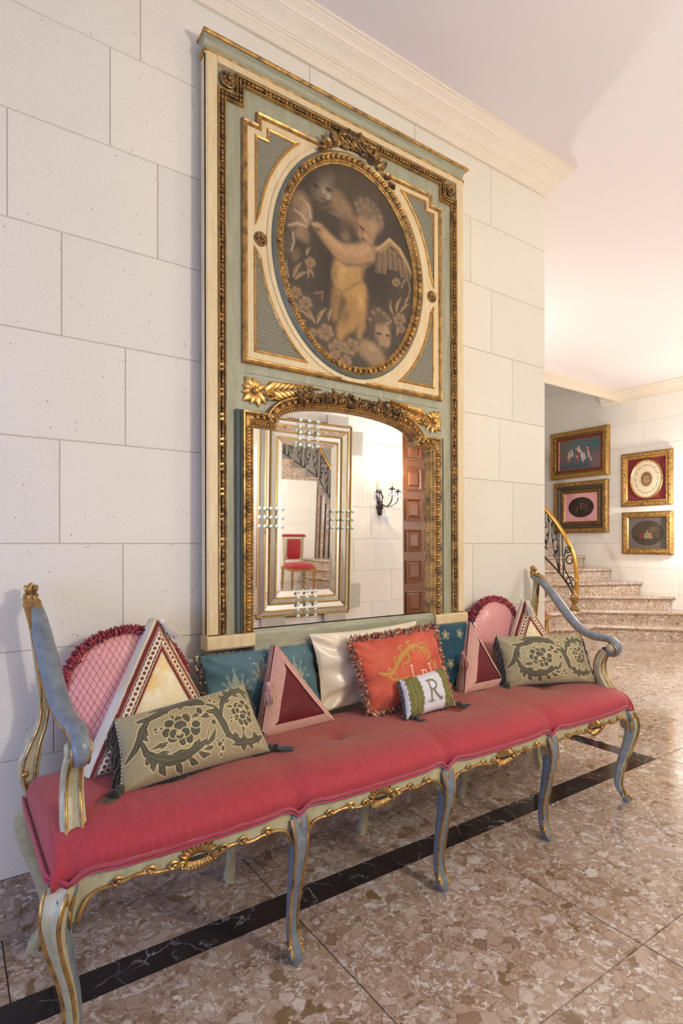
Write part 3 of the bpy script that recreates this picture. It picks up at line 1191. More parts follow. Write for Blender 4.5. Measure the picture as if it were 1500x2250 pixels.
for a, b in zip(BX, BX[1:]):
    xs_ = np.linspace(a+.004, b-.004, 81)
    G = []
    for x in xs_:
        y, zt, zb = y_front(x), z_top(x), z_bot(x)
        G.append([(x, y+.026, zt), (x, y+.001, zt), (x, y, zt-.004), (x, y, zb+.008), (x, y-.003, zb), (x, y+.012, zb), (x, y+.026, zb+.004)])
    o = MB().surf(G)
    ap = bp_(o, 'apron', 'bench', True, 35)
    o = MB()
    o.tube([(x, y_front(x)-.005, z_bot(x)+.001) for x in xs_[2:-2]], [.0034+.0016*abs(math.sin(9*PI*bay_s(x))) for x in xs_[2:-2]], 7)
    for s, sg in ((.17, 1), (.30, -1), (.39, 1), (.61, -1), (.70, 1), (.83, -1)):
        x = a+(b-a)*s
        c0 = (x, y_front(x)-.006, z_bot(x)+.006)
        o.tube([(c0[0]+sg*.013*math.cos(t)*(1-.09*t), c0[1]-.002*math.sin(t*.5), c0[2]+.010*math.sin(t)*(1-.09*t)) for t in [.4*j for j in range(15)]], .0030, 6)
        o.ell((c0[0]+sg*.004, c0[1]-.003, c0[2]), (.0055, .005, .0055), 7, 5)
    bp_(o, 'apron_gilding', 'gold_wood', True, 50, ap)
    # shell, the shade in its gap painted as a near-black oval
    xc = (a+b)/2
    yf = -y_front(xc)
    o = MB()
    for k in range(9):
        t = -1+2*k/8
        leaf(o, xc+t*.020, .3745+.004*(1-t*t), PI/2-t*1.15, .030+.004*(1-abs(t)), .0075, yf-.002, .011, 0, 0, 5, 2.0)
        leaf(o, xc+t*.018, .3665, -PI/2+t*1.05, .024+.004*(1-abs(t)), .0072, yf+.002, .012, 0, 0, 5, 2.0)
    for s in (-1, 1):
        o.tube([(xc+s*(.040+.009*math.cos(t)*(1-.08*t)), -(yf+.008), .366+.010*math.sin(t)*(1-.08*t)) for t in [.45*j for j in range(13)]], .0036, 6)
        o.ell((xc+s*.041, -(yf+.009), .367), .006, 8, 6)
    bp_(o, 'shell', 'gold_wood', True, 60, ap)
    o = MB()
    o.ell((xc, -(yf+.001), .3705), (.026, .006, .0048), 10, 6)
    bp_(o, 'shell_gap_shade', 'gap_shade', True, 60, ap)
# gilded leaves where the legs meet the apron
for k, x in enumerate(BX):
    o = MB()
    yk_ = .5655 if k in (0, 4) else .558
    dx = (-.012 if k == 0 else .012 if k == 4 else 0)
    for t, L in ((-.75, .030), (0, .042), (.75, .030)):
        leaf(o, x+dx*.5+t*.006, .348, PI/2-t*.55, L, .0075, yk_, .011, 0, 0, 6, 1.5)
    leaf(o, x+dx*.5-.004, .352, -PI/2-.05, .055, .007, yk_, .009, 0, 0, 6, 1.2)
    leaf(o, x+dx*.5+.005, .352, -PI/2+.08, .045, .006, yk_, .009, 0, 0, 6, 1.2)
    bp_(o, 'leg_leaf', 'gold_wood', True, 60)
# side and back rails
for s, x in ((-1, BX[0]-.012), (1, BX[4]+.012)):
    G = []
    for k in range(25):
        t = k/24
        y = Y0+(.43)*t
        zb = .372-.05*math.exp(-min(t, 1-t)/.05)-.012*math.sin(PI*t)
        xx = x+s*.010*math.sin(PI*t)
        G.append([(xx-s*.022, y, .402), (xx, y, .402), (xx+s*.002, y, zb), (xx-s*.022, y, zb)])
    o = MB().surf(G)
    sr = bp_(o, 'side_rail', 'bench', True, 35)
    o = MB().tube([(g[2][0]+s*.002, g[2][1], g[2][2]) for g in G], .0042, 6)
    bp_(o, 'rail_gilding', 'gold_wood', True, 50, sr)
o = MB().box(BX[0], BX[4], -.115, -.095, .345, .40)
bp_(o, 'back_rail', 'bench', False)

# the upholstered seat
SXA, SXB = .172, 2.399
prof = smooth_path([(-.006, .000), (-.011, .020), (-.010, .038), (.002, .056), (.030, .072), (.085, .083), (.16, .088), (.25, .090), (.34, .088), (.41, .082), (.448, .064), (.456, .035), (.452, .0)], 5)
NUx = 400
xs_ = SXA+(SXB-SXA)*(0.5-0.5*np.cos(np.linspace(0, PI, NUx)))*.55+(SXB-SXA)*np.linspace(0, 1, NUx)*.45
NVp = len(prof)
V = np.zeros((NUx*NVp, 3))
Cc = np.zeros((NUx*NVp, 3))
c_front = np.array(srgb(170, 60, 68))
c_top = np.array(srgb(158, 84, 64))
BT = [((a+b)/2, -.335) for a, b in zip(BX, BX[1:])]
for i, x in enumerate(xs_):
    e = min(x-SXA, SXB-x)/.040
    kz = 1.0 if e >= 1 else max(0, 1-(1-e)**2.6)**.42
    yf = y_front(min(max(x, BX[0]), BX[4]))+.004
    d = leg_d(x)
    cusp = math.exp(-(d/.022)**2)
    zb = z_top(min(max(x, BX[0]), BX[4]))
    for j, (py, pz) in enumerate(prof):
        w = max(0.0, 1-max(0, py)/.22)
        y = yf*(1 if py < .05 else 1)+py + cusp*.008*w
        if py > .3:
            y = min(y, -.092)
        z = zb+.001+pz*kz + (.402-zb)*min(1, pz/.06)
        for bx, by in BT:
            dd = (x-bx)**2+(y-by)**2
            z -= .016*math.exp(-dd/(2*.020**2))+.010*math.exp(-dd/(2*.06**2))
        z += -.006*math.exp(-((d)/.05)**2)*min(1, pz/.05)
        V[i*NVp+j] = (x, y, z)
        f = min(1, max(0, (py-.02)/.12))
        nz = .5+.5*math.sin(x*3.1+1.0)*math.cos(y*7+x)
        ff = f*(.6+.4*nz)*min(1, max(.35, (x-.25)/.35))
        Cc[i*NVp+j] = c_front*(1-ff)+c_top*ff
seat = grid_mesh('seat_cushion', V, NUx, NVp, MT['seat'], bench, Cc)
o = MB()
for off, dz in ((-.013, .003), (-.0155, .013)):
    pth = [(SXA-.004, -.10, .405+dz)]+[(SXA-.006, y, .405+dz) for y in np.linspace(-.15, -.54, 12)]
    pth += [(x, y_front(x)+off+.007, z_top(x)+dz) for x in np.linspace(BX[0], BX[4], 180)]
    pth += [(SXB+.006, y, .405+dz) for y in np.linspace(-.54, -.15, 12)]
    o.tube(pth, .0043, 6)
w = bp_(o, 'seat_welt', 'welt', True, 60)
for k, (bx, by) in enumerate(BT):
    o = MB().ell((bx, by, .4655), (.009, .009, .005), 10, 6)
    b_ = bp_(o, 'seat_button', 'welt', True, 60)

# scrolled arms
ARM = [(-.060, .936), (-.085, .928), (-.116, .912), (-.16, .876), (-.204, .832), (-.25, .785), (-.299, .738), (-.35, .706), (-.41, .689), (-.455, .688), (-.490, .684), (-.514, .668), (-.520, .645), (-.508, .627), (-.488, .624), (-.475, .637), (-.480, .652)]


def arm(s):
    xb, xf = (.190, .236) if s < 0 else (2.39, 2.344)
    def xa(y): return xb+(xf-xb)*min(1, max(0, (-.06-y)/.38))
    P = [(xa(y), y, z) for y, z in smooth_path(ARM, 4)]
    n = len(P)
    rr = [.0145+.004*math.sin(PI*min(1, i/(n*.62)))-(.005*max(0, (i-n*.72)/(n*.28))) for i in range(n)]
    nm = 'arm'
    o = MB().tube(P, rr, 12, up=(1, 0, 0), flat=1.35)
    a = bp_(o, nm, 'bench_blue', True, 60)
    o = MB()
    for q in (-1, 1):
        o.tube([(p[0]+q*rr[i]*1.25, p[1]-.003, p[2]-rr[i]*.35) for i, p in enumerate(P[:int(n*.86)])], .0034, 6)
    bp_(o, 'arm_gilding', 'gold_wood', True, 60, a)
    o = MB()
    for q in (-1, 1):
        o.ell((xf+q*.022, -.494, .651), (.008, .017, .017), 12, 8)
    o.ell((xf, -.497, .652), (.024, .024, .026), 14, 10)
    bp_(o, 'arm_knob', 'bench', True, 60, a)
    # front support
    S = smooth_path([(-.470, .640), (-.450, .610), (-.436, .575), (-.437, .535), (-.455, .495), (-.478, .46), (-.497, .435), (-.508, .405)], 4)
    m = len(S)
    G = []
    for i, (y, z) in enumerate(S):
        t = i/(m-1)
        w_ = .020+.010*t
        d_ = .015+.011*t
        xx = xf+(.012*t if s > 0 else -.012*t)
        ty, tz = (S[min(i+1, m-1)][0]-S[max(i-1, 0)][0], S[min(i+1, m-1)][1]-S[max(i-1, 0)][1])
        l = math.hypot(ty, tz)
        ny, nz = tz/l, -ty/l
        G.append([(xx+w_*a_, y+ny*d_*b_, z+nz*d_*b_) for a_, b_ in ((1, .55), (1, -.55), (.72, -1), (-.72, -1), (-1, -.55), (-1, .55), (-.6, 1), (-.2, .8), (.2, .8), (.6, 1))])
    o = MB().surf(G, True)
    sp_ = bp_(o, 'arm_support', 'bench', True, 38)
    o = MB()
    for k in (2, 3, 6, 9):
        o.tube([g[k] for g in G[2:]], .0036, 6)
    bp_(o, 'support_gilding', 'gold_wood', True, 60, sp_)
    # back post
    Q = smooth_path([(0, .955), (.003, .90), (.010, .84), (.020, .76), (.030, .68), (.026, .61), (.006, .55), (-.008, .49), (-.004, .44), (.010, .395)], 4)
    m = len(Q)
    G = []
    for i, (dx, z) in enumerate(Q):
        t = i/(m-1)
        w_ = .011+.006*t+.012*math.exp(-((z-.50)/.06)**2)
        d_ = .012+.006*t
        xx = xb-s*dx if s > 0 else xb+dx
        G.append([(xx+w_*a_, -.078+d_*b_, z) for a_, b_ in ((1, .7), (1, -.6), (.55, -1), (.0, -.75), (-.55, -1), (-1, -.6), (-1, .7), (0, 1))])
    o = MB().surf(G, True)
    po = bp_(o, 'back_post', 'bench', True, 38)
    o = MB()
    for k in (2, 4):
        o.tube([g[k] for g in G], .0042, 6)
    xx = xb-.018 if s < 0 else xb+.018
    o.ell((xx, -.093, .475), (.010, .009, .010), 8, 6)
    bp_(o, 'post_gilding', 'gold_wood', True, 60, po)
    # leaf-carved finial
    o = MB()
    o.ell((xb, -.066, .940), (.019, .020, .022), 12, 8)
    for k in range(7):
        t = 2*PI*k/7
        rot = Matrix.Rotation(.35*math.cos(t), 3, 'Y') @ Matrix.Rotation(-.35*math.sin(t), 3, 'X')
        o.ell((xb+.011*math.cos(t), -.062+.010*math.sin(t), .970), (.0065, .0065, .015), 7, 6, rot)
    for k in range(6):
        t = 2*PI*k/6+.3
        o.ell((xb+.013*math.cos(t), -.062+.012*math.sin(t), .954), (.008, .008, .008), 7, 6)
    o.ell((xb, -.060, .981), (.008, .008, .009), 8, 6)
    for k in range(6):
        y0_, z0_ = -.075-.012*k, .948-.009*k
        o.tube([(xb-.017+.0068*k, -.072, .948+.006*math.sin(k)), (xb-.016+.0064*k, -.10, .940), (xb-.015+.006*k, -.135, .908), (xb-.012+.0048*k, -.165, .880)], [.005, .0062, .005, .002], 6)
    bp_(o, 'finial', 'gold_wood', True, 60, po)


for s in (-1, 1):
    arm(s)

# ------------------------------------------------------------------ surface painting in numpy (colour attributes)


def lin(c):
    return np.array(srgb(*c))


def vnoise(x, y, seed=0):
    """Smooth value noise in [0,1]."""
    xi, yi = np.floor(x).astype(np.int64), np.floor(y).astype(np.int64)
    fx, fy = x-xi, y-yi
    fx = fx*fx*(3-2*fx)
    fy = fy*fy*(3-2*fy)

    def h(a, b):
        n = (a*374761393+b*668265263+seed*974711) & 0x7fffffff
        n = ((n ^ (n >> 13))*1274126177) & 0x7fffffff
        return ((n ^ (n >> 16)) & 0xffff)/65535.0
    return (h(xi, yi)*(1-fx)+h(xi+1, yi)*fx)*(1-fy)+(h(xi, yi+1)*(1-fx)+h(xi+1, yi+1)*fx)*fy


def fbm(x, y, seed=0, o=4):
    r, a, t = 0, .5, 0
    for k in range(o):
        r = r+a*vnoise(x*2**k, y*2**k, seed+k)
        t += a
        a *= .5
    return r/t


class Paint:
    def __init__(self, x, y, base):
        self.x, self.y = x, y
        self.C = np.tile(lin(base), (len(x), 1))

    def blend(self, idx, a, col):
        c = lin(col) if not isinstance(col, np.ndarray) else col
        self.C[idx] = self.C[idx]*(1-a[:, None])+c*a[:, None]

    def dist(self, pts, rad, pad):
        """Distance to a polyline minus its (varying) radius, on the points near it."""
        pts = np.asarray(pts, float)
        rad = np.asarray(rad if hasattr(rad, '__len__') else [rad]*len(pts), float)
        m = rad.max()+pad
        sel = np.nonzero((self.x > pts[:, 0].min()-m) & (self.x < pts[:, 0].max()+m) & (self.y > pts[:, 1].min()-m) & (self.y < pts[:, 1].max()+m))[0]
        if len(sel) == 0:
            return sel, None
        X, Y = self.x[sel], self.y[sel]
        D = np.full(len(sel), 1e9)
        for k in range(max(1, len(pts)-1)):
            a = pts[k]
            b = pts[min(k+1, len(pts)-1)]
            d = b-a
            l2 = max(1e-9, d @ d)
            t = np.clip(((X-a[0])*d[0]+(Y-a[1])*d[1])/l2, 0, 1)
            r = rad[k]+(rad[min(k+1, len(pts)-1)]-rad[k])*t
            D = np.minimum(D, np.hypot(X-a[0]-d[0]*t, Y-a[1]-d[1]*t)-r)
        return sel, D

    def stroke(self, pts, rad, col, alpha=1.0, soft=.05, outline=None, ow=.2):
        sel, D = self.dist(pts, rad, max(soft, ow)+.1)
        if D is None:
            return
        if outline is not None:
            self.blend(sel, np.clip((ow-D)/max(soft, 1e-3), 0, 1)*alpha, outline)
        self.blend(sel, np.clip(-D/max(soft, 1e-3)+.5, 0, 1)*alpha, col)

    def ell(self, cx, cy, rx, ry, col, rot=0.0, alpha=1.0, soft=.1, outline=None, ow=0.1):
        m = max(rx, ry)*(1+soft)+ow
        sel = np.nonzero((abs(self.x-cx) < m) & (abs(self.y-cy) < m))[0]
        if len(sel) == 0:
            return
        X, Y = self.x[sel]-cx, self.y[sel]-cy
        c, s = math.cos(rot), math.sin(rot)
        q = np.hypot((X*c+Y*s)/rx, (-X*s+Y*c)/ry)
        if outline is not None:
            self.blend(sel, np.clip((1+ow/min(rx, ry)-q)/max(.04, soft), 0, 1)*alpha, outline)
        self.blend(sel, np.clip((1-q)/soft, 0, 1)*alpha, col)

    def leaf(self, x, y, ang, L, w, col, outline=None, ow=.2, bend=0.0, soft=.08, alpha=1.0, n=7):
        pts, rr = [], []
        for i in range(n):
            t = i/(n-1)
            a = ang+bend*t*.5
            pts.append((x+L*t*math.cos(a), y+L*t*math.sin(a)))
            rr.append(w*math.sin(PI*(.08+.90*t))**.9)
        self.stroke(pts, rr, col, alpha, soft, outline, ow)


def spiral(cx, cy, r0, r1, a0, a1, n=24):
    return [(cx+(r0+(r1-r0)*k/n)*math.cos(a0+(a1-a0)*k/n), cy+(r0+(r1-r0)*k/n)*math.sin(a0+(a1-a0)*k/n)) for k in range(n+1)]


# ------------------------------------------------------------------ cushions
MT['brocade'] = m_cols('brocade', .62, .2, .35, 900, .2, .14)
MT['velvet'] = m_cols('velvet', .60, .22, .25, 500, .10, .12)
MT['satin'] = m_cols('satin', .30, .1, .5, 300, .03, .04)
MT['linen'] = m_cols('linen', .8, .1, .2, 900, .25, .10)
MT['thread'] = m_cols('thread', .7, .3, .3, 600, .1, .25)
MT['braid'] = m_cols('braid', .75, .2, .25, 500, .3, .2)


class Strands:
    def __init__(self):
        self.m = MB()
        self.c = []

    def add(self, pts, r, col, n=4):
        b = len(self.m.v)
        self.m.tube(pts, r, n, caps=False)
        self.c += [col]*(len(self.m.v)-b)

    def blob(self, c, r, col, rot=None, n=6, m=4):
        b = len(self.m.v)
        self.m.ell(c, r, n, m, rot)
        self.c += [col]*(len(self.m.v)-b)

    def build(self, name, parent, mat='thread', stuff=True):
        o = self.m.build(name, MT[mat], parent, True, False, False)
        put_cols(o.data, np.array([lin(c) for c in self.c]))
        if stuff:
            o['kind'] = 'stuff'
        return o


class Pillow:
    """Pillow between four corner points (TL,TR,BR,BL); f(s,t) for s,t in [-1,1] on the front or back."""

    def __init__(self, TL, TR, BR, BL, T, pinch=.06, p=2.6, e=.5, seed=1, wr=.004):
        self.K = [np.array(q, float) for q in (TL, TR, BR, BL)]
        self.T, self.pinch, self.p, self.e, self.seed, self.wr = T, pinch, p, e, seed, wr
        n = np.cross(self.K[1]-self.K[0], self.K[3]-self.K[0])
        n /= np.linalg.norm(n)
        if n[1] > 0:
            n = -n
        self.n = n
        self.w = (np.linalg.norm(self.K[1]-self.K[0])+np.linalg.norm(self.K[2]-self.K[3]))/2
        self.h = (np.linalg.norm(self.K[3]-self.K[0])+np.linalg.norm(self.K[2]-self.K[1]))/2

    def pt(self, s, t, side=1, lift=0.0):
        s = np.asarray(s, float)
        t = np.asarray(t, float)
        s2 = s*(1-self.pinch*(1-t*t))
        t2 = t*(1-self.pinch*(1-s*s))
        u, v = (s2+1)/2, (1-t2)/2
        P = [(1-u)*(1-v), u*(1-v), u*v, (1-u)*v]
        Q = sum(a[..., None]*k for a, k in zip(P, self.K))
        hh = np.clip((1-np.abs(s)**self.p)*(1-np.abs(t)**self.p), 0, 1)**self.e
        w = self.wr*(vnoise(s*3.1+self.seed*7, t*3.1+3, self.seed)-.5)*2*np.clip(hh*3, 0, 1)
        # creases running in from the corners
        w = w+self.wr*.8*np.sin((np.abs(s)-np.abs(t))*14+self.seed)*np.clip(np.abs(s)*np.abs(t)*1.6-.35, 0, 1)*np.clip(hh*4, 0, 1)
        return Q+self.n*((hh*self.T/2*side)+(w*side)+lift*np.clip(hh*6, 0, 1))[..., None]

    def mesh(self, name, mat, parent, nu, nv, painter=None, side=1, col=(120, 120, 120)):
        s, t = np.meshgrid(np.linspace(-1, 1, nu), np.linspace(-1, 1, nv), indexing='ij')
        s = np.sign(s)*(1-(1-np.abs(s))**1.15)
        t = np.sign(t)*(1-(1-np.abs(t))**1.15)
        s, t = s.ravel(), t.ravel()
        V = self.pt(s, t, side)
        C = painter(s*self.w*50, t*self.h*50) if painter else np.tile(lin(col), (len(s), 1))
        if side < 0:
            return grid_mesh(name, V.reshape(nu, nv, 3)[::-1].reshape(-1, 3), nu, nv, mat, parent, C.reshape(nu, nv, 3)[::-1].reshape(-1, 3))
        return grid_mesh(name, V, nu, nv, mat, parent, C)

    def edge(self, n, which='all'):
        """Points round the rim with the outward direction."""
        out = []
        ks = {'all': (0, 1, 2, 3), 'top': (0,), 'right': (1,), 'bottom': (2,), 'left': (3,), 'sides': (1, 3)}[which]
        c = sum(self.K)/4
        for k in ks:
            m = max(2, int(n*(self.w if k % 2 == 0 else self.h)))
            for i in range(m):
                q = -1+2*(i+.5)/m
                s, t = ((q, 1), (1, -q), (-q, -1), (-1, q))[k]
                P = self.pt(np.array([s]), np.array([t]))[0]
                d = {0: self.K[0]-self.K[3], 1: self.K[1]-self.K[0], 2: self.K[3]-self.K[0], 3: self.K[0]-self.K[1]}[k]
                out.append((P, d/np.linalg.norm(d)))
        return out


def start(name, label, cat, P, group='cushions on the settee'):
    c = sum(P.K)/4
    z = min(k[2] for k in P.K)
    return thing(name, label, cat, (float(c[0]), float(c[1]), float(z)), group=group)


def tassel(th, p, d, col, size=1.0, n=70, seed=1, name='tassel'):
    r = random.Random(seed)
    S = Strands()
    d = Vector(d).normalized()
    p = Vector(p)
    S.blob(tuple(p), .008*size, col)
    S.blob(tuple(p+d*.012*size), (.010*size,)*3, tuple(max(0, c-30) for c in col))
    for k in range(n):
        a = r.uniform(0, 2*PI)
        q = Vector((math.cos(a), math.sin(a), r.uniform(-.4, .4)))*r.uniform(.2, 1)*.013*size
        e = p+d*(.045+r.uniform(-.008, .008))*size+q*1.25
        m = p+d*.022*size+q*.9
        cc = tuple(int(min(255, max(0, c+r.randint(-28, 28)))) for c in col)
        S.add([tuple(p+d*.006*size+q*.3), tuple(m), tuple(e)], .0011*size, cc, 3)
    return S.build(name, th)


# --- olive brocade cushions with scrolling leaves
GR, LF, OU = (152, 140, 104), (74, 70, 50), (212, 190, 138)


BROCADE_LEAVES = [[(-15.8,6.6,0.48),(-12.9,6.5,0.82),(-9.6,7.3,1.02),(-6.2,8.5,1.02),(-2.6,8.8,1.16),(0.9,8.2,1.16),(3.4,6.9,0.68)],[(-12.4,8.7,0.2),(-9.7,9.0,0.68),(-7.4,9.1,0.41)],[(-10.0,10.1,0.2),(-7.1,9.9,0.68),(-4.5,9.9,0.34)],[(-5.0,10.6,0.27),(-2.2,10.1,0.82),(0.5,9.2,0.34)],[(1.2,9.9,0.2),(2.3,8.8,0.61),(3.7,7.7,0.27)],[(-8.0,6.6,0.27),(-7.4,7.8,0.61),(-5.8,8.4,0.34)],[(-4.0,6.8,0.27),(-3.1,7.8,0.68),(-1.3,8.4,0.34)],[(-0.3,7.1,0.2),(1.0,7.5,0.48)],[(-13.5,6.0,0.68),(-15.4,3.8,1.02),(-16.5,1.5,0.95),(-17.8,-0.7,0.88),(-20.0,-3.0,0.34)],[(-14.5,0.4,0.2),(-15.1,1.5,0.61),(-15.1,3.1,0.41)],[(-14.2,2.0,0.2),(-14.5,3.3,0.48)],[(-16.0,0.1,0.61),(-15.2,-2.6,0.88),(-12.8,-4.8,1.16),(-9.3,-6.3,1.36),(-5.6,-6.3,1.22),(-1.8,-5.0,1.02),(0.9,-4.0,0.68)],[(-15.5,-4.2,0.27),(-15.0,-4.9,0.75),(-14.8,-3.4,0.34)],[(-13.5,-7.5,0.27),(-13.7,-6.2,0.82),(-13.8,-4.6,0.41)],[(-10.3,-9.2,0.27),(-11.4,-7.7,0.95),(-12.1,-5.9,0.41)],[(-5.9,-9.7,0.27),(-6.9,-8.5,0.88),(-7.8,-7.0,0.41)],[(-1.8,-8.8,0.27),(-3.1,-8.2,0.82),(-4.1,-7.0,0.41)],[(1.7,-7.4,0.2),(-0.1,-7.3,0.75),(-1.2,-6.4,0.41)],[(2.8,-5.8,0.2),(2.0,-5.9,0.61),(0.5,-5.9,0.34)],[(-9.6,-4.0,0.27),(-11.0,-4.0,0.75),(-12.8,-3.9,0.34)],[(-4.7,-4.9,0.27),(-6.6,-5.1,0.88),(-9.0,-5.4,0.48)],[(-0.6,-3.0,0.27),(-1.9,-4.3,1.02),(-3.8,-5.4,0.48)],[(4.5,-1.6,0.27),(3.1,-3.6,0.75),(1.3,-4.8,0.41)],[(-2.1,2.6,0.14),(0.8,2.4,0.14),(2.3,0.5,0.17),(2.3,-1.8,0.17),(1.2,-4.1,0.17)],[(-7.4,6.2,0.14),(-6.8,5.0,0.41),(-6.8,4.0,0.2)],[(-5.4,5.7,0.14),(-5.9,4.8,0.34)],[(-13.9,-2.0,0.17),(-11.6,-1.7,0.61),(-9.3,-1.5,0.27)],[(-11.6,-2.6,0.14),(-10.3,-2.1,0.34)],[(-1.3,3.7,0.2),(0.3,4.0,0.68),(1.5,4.0,0.27)],[(1.5,3.0,0.27),(3.0,3.0,0.82),(3.9,2.5,0.27)],[(3.8,4.1,0.48),(5.9,3.6,0.88),(6.9,1.4,1.09),(7.5,-0.7,1.16),(7.8,-2.8,0.95),(8.6,-3.6,0.48)],[(4.3,6.3,0.34),(6.2,5.2,0.41),(7.4,3.6,0.41),(7.9,2.1,0.34)],[(7.9,2.5,0.41),(9.0,5.2,0.82),(10.7,6.8,0.88),(13.4,7.9,0.88),(17.0,8.1,0.88),(19.0,7.2,0.68),(19.5,5.1,0.34)],[(9.3,8.2,0.27),(9.6,7.1,0.75),(9.8,6.1,0.41)],[(12.0,9.9,0.27),(11.6,8.6,0.82),(11.4,7.7,0.41)],[(15.0,9.9,0.27),(14.5,9.0,0.82),(13.9,8.1,0.41)],[(17.5,9.3,0.2),(17.1,8.7,0.68),(17.0,8.1,0.34)],[(12.1,5.7,0.2),(10.9,5.6,0.61),(9.7,5.4,0.34)],[(15.4,6.1,0.27),(14.2,7.0,0.75),(13.3,7.6,0.34)],[(18.3,4.7,0.27),(17.7,6.0,0.68),(17.1,7.4,0.34)],[(7.3,-4.0,0.41),(9.0,-4.5,0.75),(10.9,-6.2,0.88),(14.1,-6.9,0.95),(17.4,-6.4,0.82),(19.1,-5.9,0.41)],[(10.1,-3.7,0.27),(10.4,-4.7,0.75),(10.7,-5.8,0.34)],[(12.7,-4.6,0.27),(12.7,-5.6,0.75),(12.7,-6.6,0.34)],[(8.8,-6.6,0.27),(10.7,-6.7,0.75),(12.2,-6.8,0.34)],[(11.8,-8.6,0.27),(11.8,-7.7,0.75),(12.9,-7.0,0.34)],[(14.5,-8.6,0.27),(14.1,-7.7,0.68)],[(16.3,-4.5,0.27),(16.6,-5.6,0.82),(15.5,-6.3,0.34)],[(17.1,-8.0,0.2),(16.8,-6.9,0.61)],[(10.2,3.9,0.14),(11.4,4.0,0.41),(12.3,3.4,0.2)],[(13.1,-2.1,0.14),(13.3,-3.1,0.48),(12.9,-4.3,0.17)],[(19.6,1.4,0.14),(18.4,-0.4,0.17),(16.9,-0.3,0.14)]]
BROCADE_PETALS = [(-3.1,3.8,1.36,1.53),(-5.4,3.7,1.29,1.36),(-8.2,3.4,1.53,1.19),(-9.4,1.1,1.36,1.36),(-8.0,-0.9,1.53,1.19),(-5.5,-2.1,1.19,1.53),(-3.5,-2.0,1.19,1.53),(-1.4,-0.2,1.53,1.7),(-0.8,1.3,1.36,1.19),(-5.3,2.1,2.04,1.53),(-7.5,0.3,1.36,1.36),(-4.3,-0.1,1.36,1.36),(-6.0,-0.7,1.19,0.85),(-12.1,2.9,0.54,0.54),(-10.6,2.7,0.41,0.41),(-12.0,2.1,0.34,0.34),(1.5,5.0,0.95,1.19),(4.6,0.6,0.75,0.88),(16.0,3.9,1.19,1.02),(13.8,3.7,1.19,0.95),(12.3,2.1,1.09,1.19),(12.4,0.1,1.19,1.02),(13.3,-1.1,1.02,1.19),(14.9,-1.4,0.95,1.36),(16.5,-0.9,1.02,1.19),(17.2,0.9,0.95,1.19),(17.4,2.6,0.85,1.02),(14.9,3.1,1.09,0.85),(13.7,2.1,1.02,0.95),(15.2,1.1,1.36,1.09),(14.4,0.2,1.19,0.85),(10.5,0.5,0.41,0.41),(10.1,-0.5,0.41,0.41),(11.5,0.5,0.34,0.34),(6.5,9.9,0.68,0.54),(5.3,9.6,0.48,0.41),(5.9,7.3,0.61,0.48),(7.0,6.4,0.54,0.41),(5.8,8.7,0.34,0.34),(4.9,-5.6,0.75,0.68),(6.0,-4.9,0.41,0.41),(5.6,-6.8,0.48,0.75),(4.8,-8.2,0.34,0.54),(4.4,-4.5,0.34,0.34)]
BROCADE_EYES = [(-6.0,0.3,0.9),(14.7,2.4,0.7)]
GILT_SCROLL = [[(-14.5,0.2,0.36),(-12.5,-0.6,0.81),(-9.5,-1.0,0.9),(-7.1,0.4,0.99),(-5.3,2.7,1.08),(-3.2,4.6,1.17),(-0.1,6.4,1.17),(2.9,7.9,1.08),(6.2,8.1,0.9),(8.6,6.3,0.81),(10.0,3.9,0.63)],[(-2.5,2.1,0.27),(-0.3,2.3,0.63),(1.0,3.8,0.72),(0.1,5.7,0.63)],[(-7.4,-4.2,0.27),(-5.6,-3.6,0.63),(-3.5,-3.8,0.63),(-1.6,-2.9,0.36)],[(-7.6,-0.1,0.27),(-7.4,-2.5,0.45),(-6.7,-4.7,0.36)],[(-10.8,-1.7,0.27),(-9.2,-3.1,0.54),(-7.3,-3.6,0.27)],[(-1.9,6.4,0.27),(-2.7,8.2,0.54),(-0.8,9.2,0.27)],[(2.6,8.3,0.27),(2.0,9.8,0.54),(3.9,9.9,0.27)],[(7.1,8.0,0.27),(9.3,8.7,0.63),(11.9,7.2,0.36)],[(4.2,5.6,0.27),(3.6,7.1,0.63),(5.2,7.9,0.45)],[(7.0,3.7,0.27),(6.4,5.2,0.63),(7.2,6.5,0.45)],[(10.0,2.0,0.27),(11.8,3.2,0.81),(11.4,5.4,0.54),(9.3,6.9,0.45)],[(11.5,1.7,0.36),(13.6,-0.2,0.54),(14.6,-2.6,0.45),(15.5,-5.2,0.27)],[(14.6,1.5,0.22),(14.6,-0.4,0.45),(13.7,-1.7,0.27)],[(-3.9,3.4,0.18),(-3.0,1.8,0.36),(-3.9,-0.0,0.18)],[(-8.8,0.1,0.22),(-9.7,1.3,0.45),(-10.6,0.5,0.22)],[(-6.6,2.3,0.18),(-6.8,4.0,0.36),(-5.6,5.0,0.18)],[(0.2,2.5,0.45),(-1.2,2.1,0.54)],[(-7.1,-6.3,0.22),(-6.1,-5.5,0.36),(-4.7,-5.2,0.22)]]


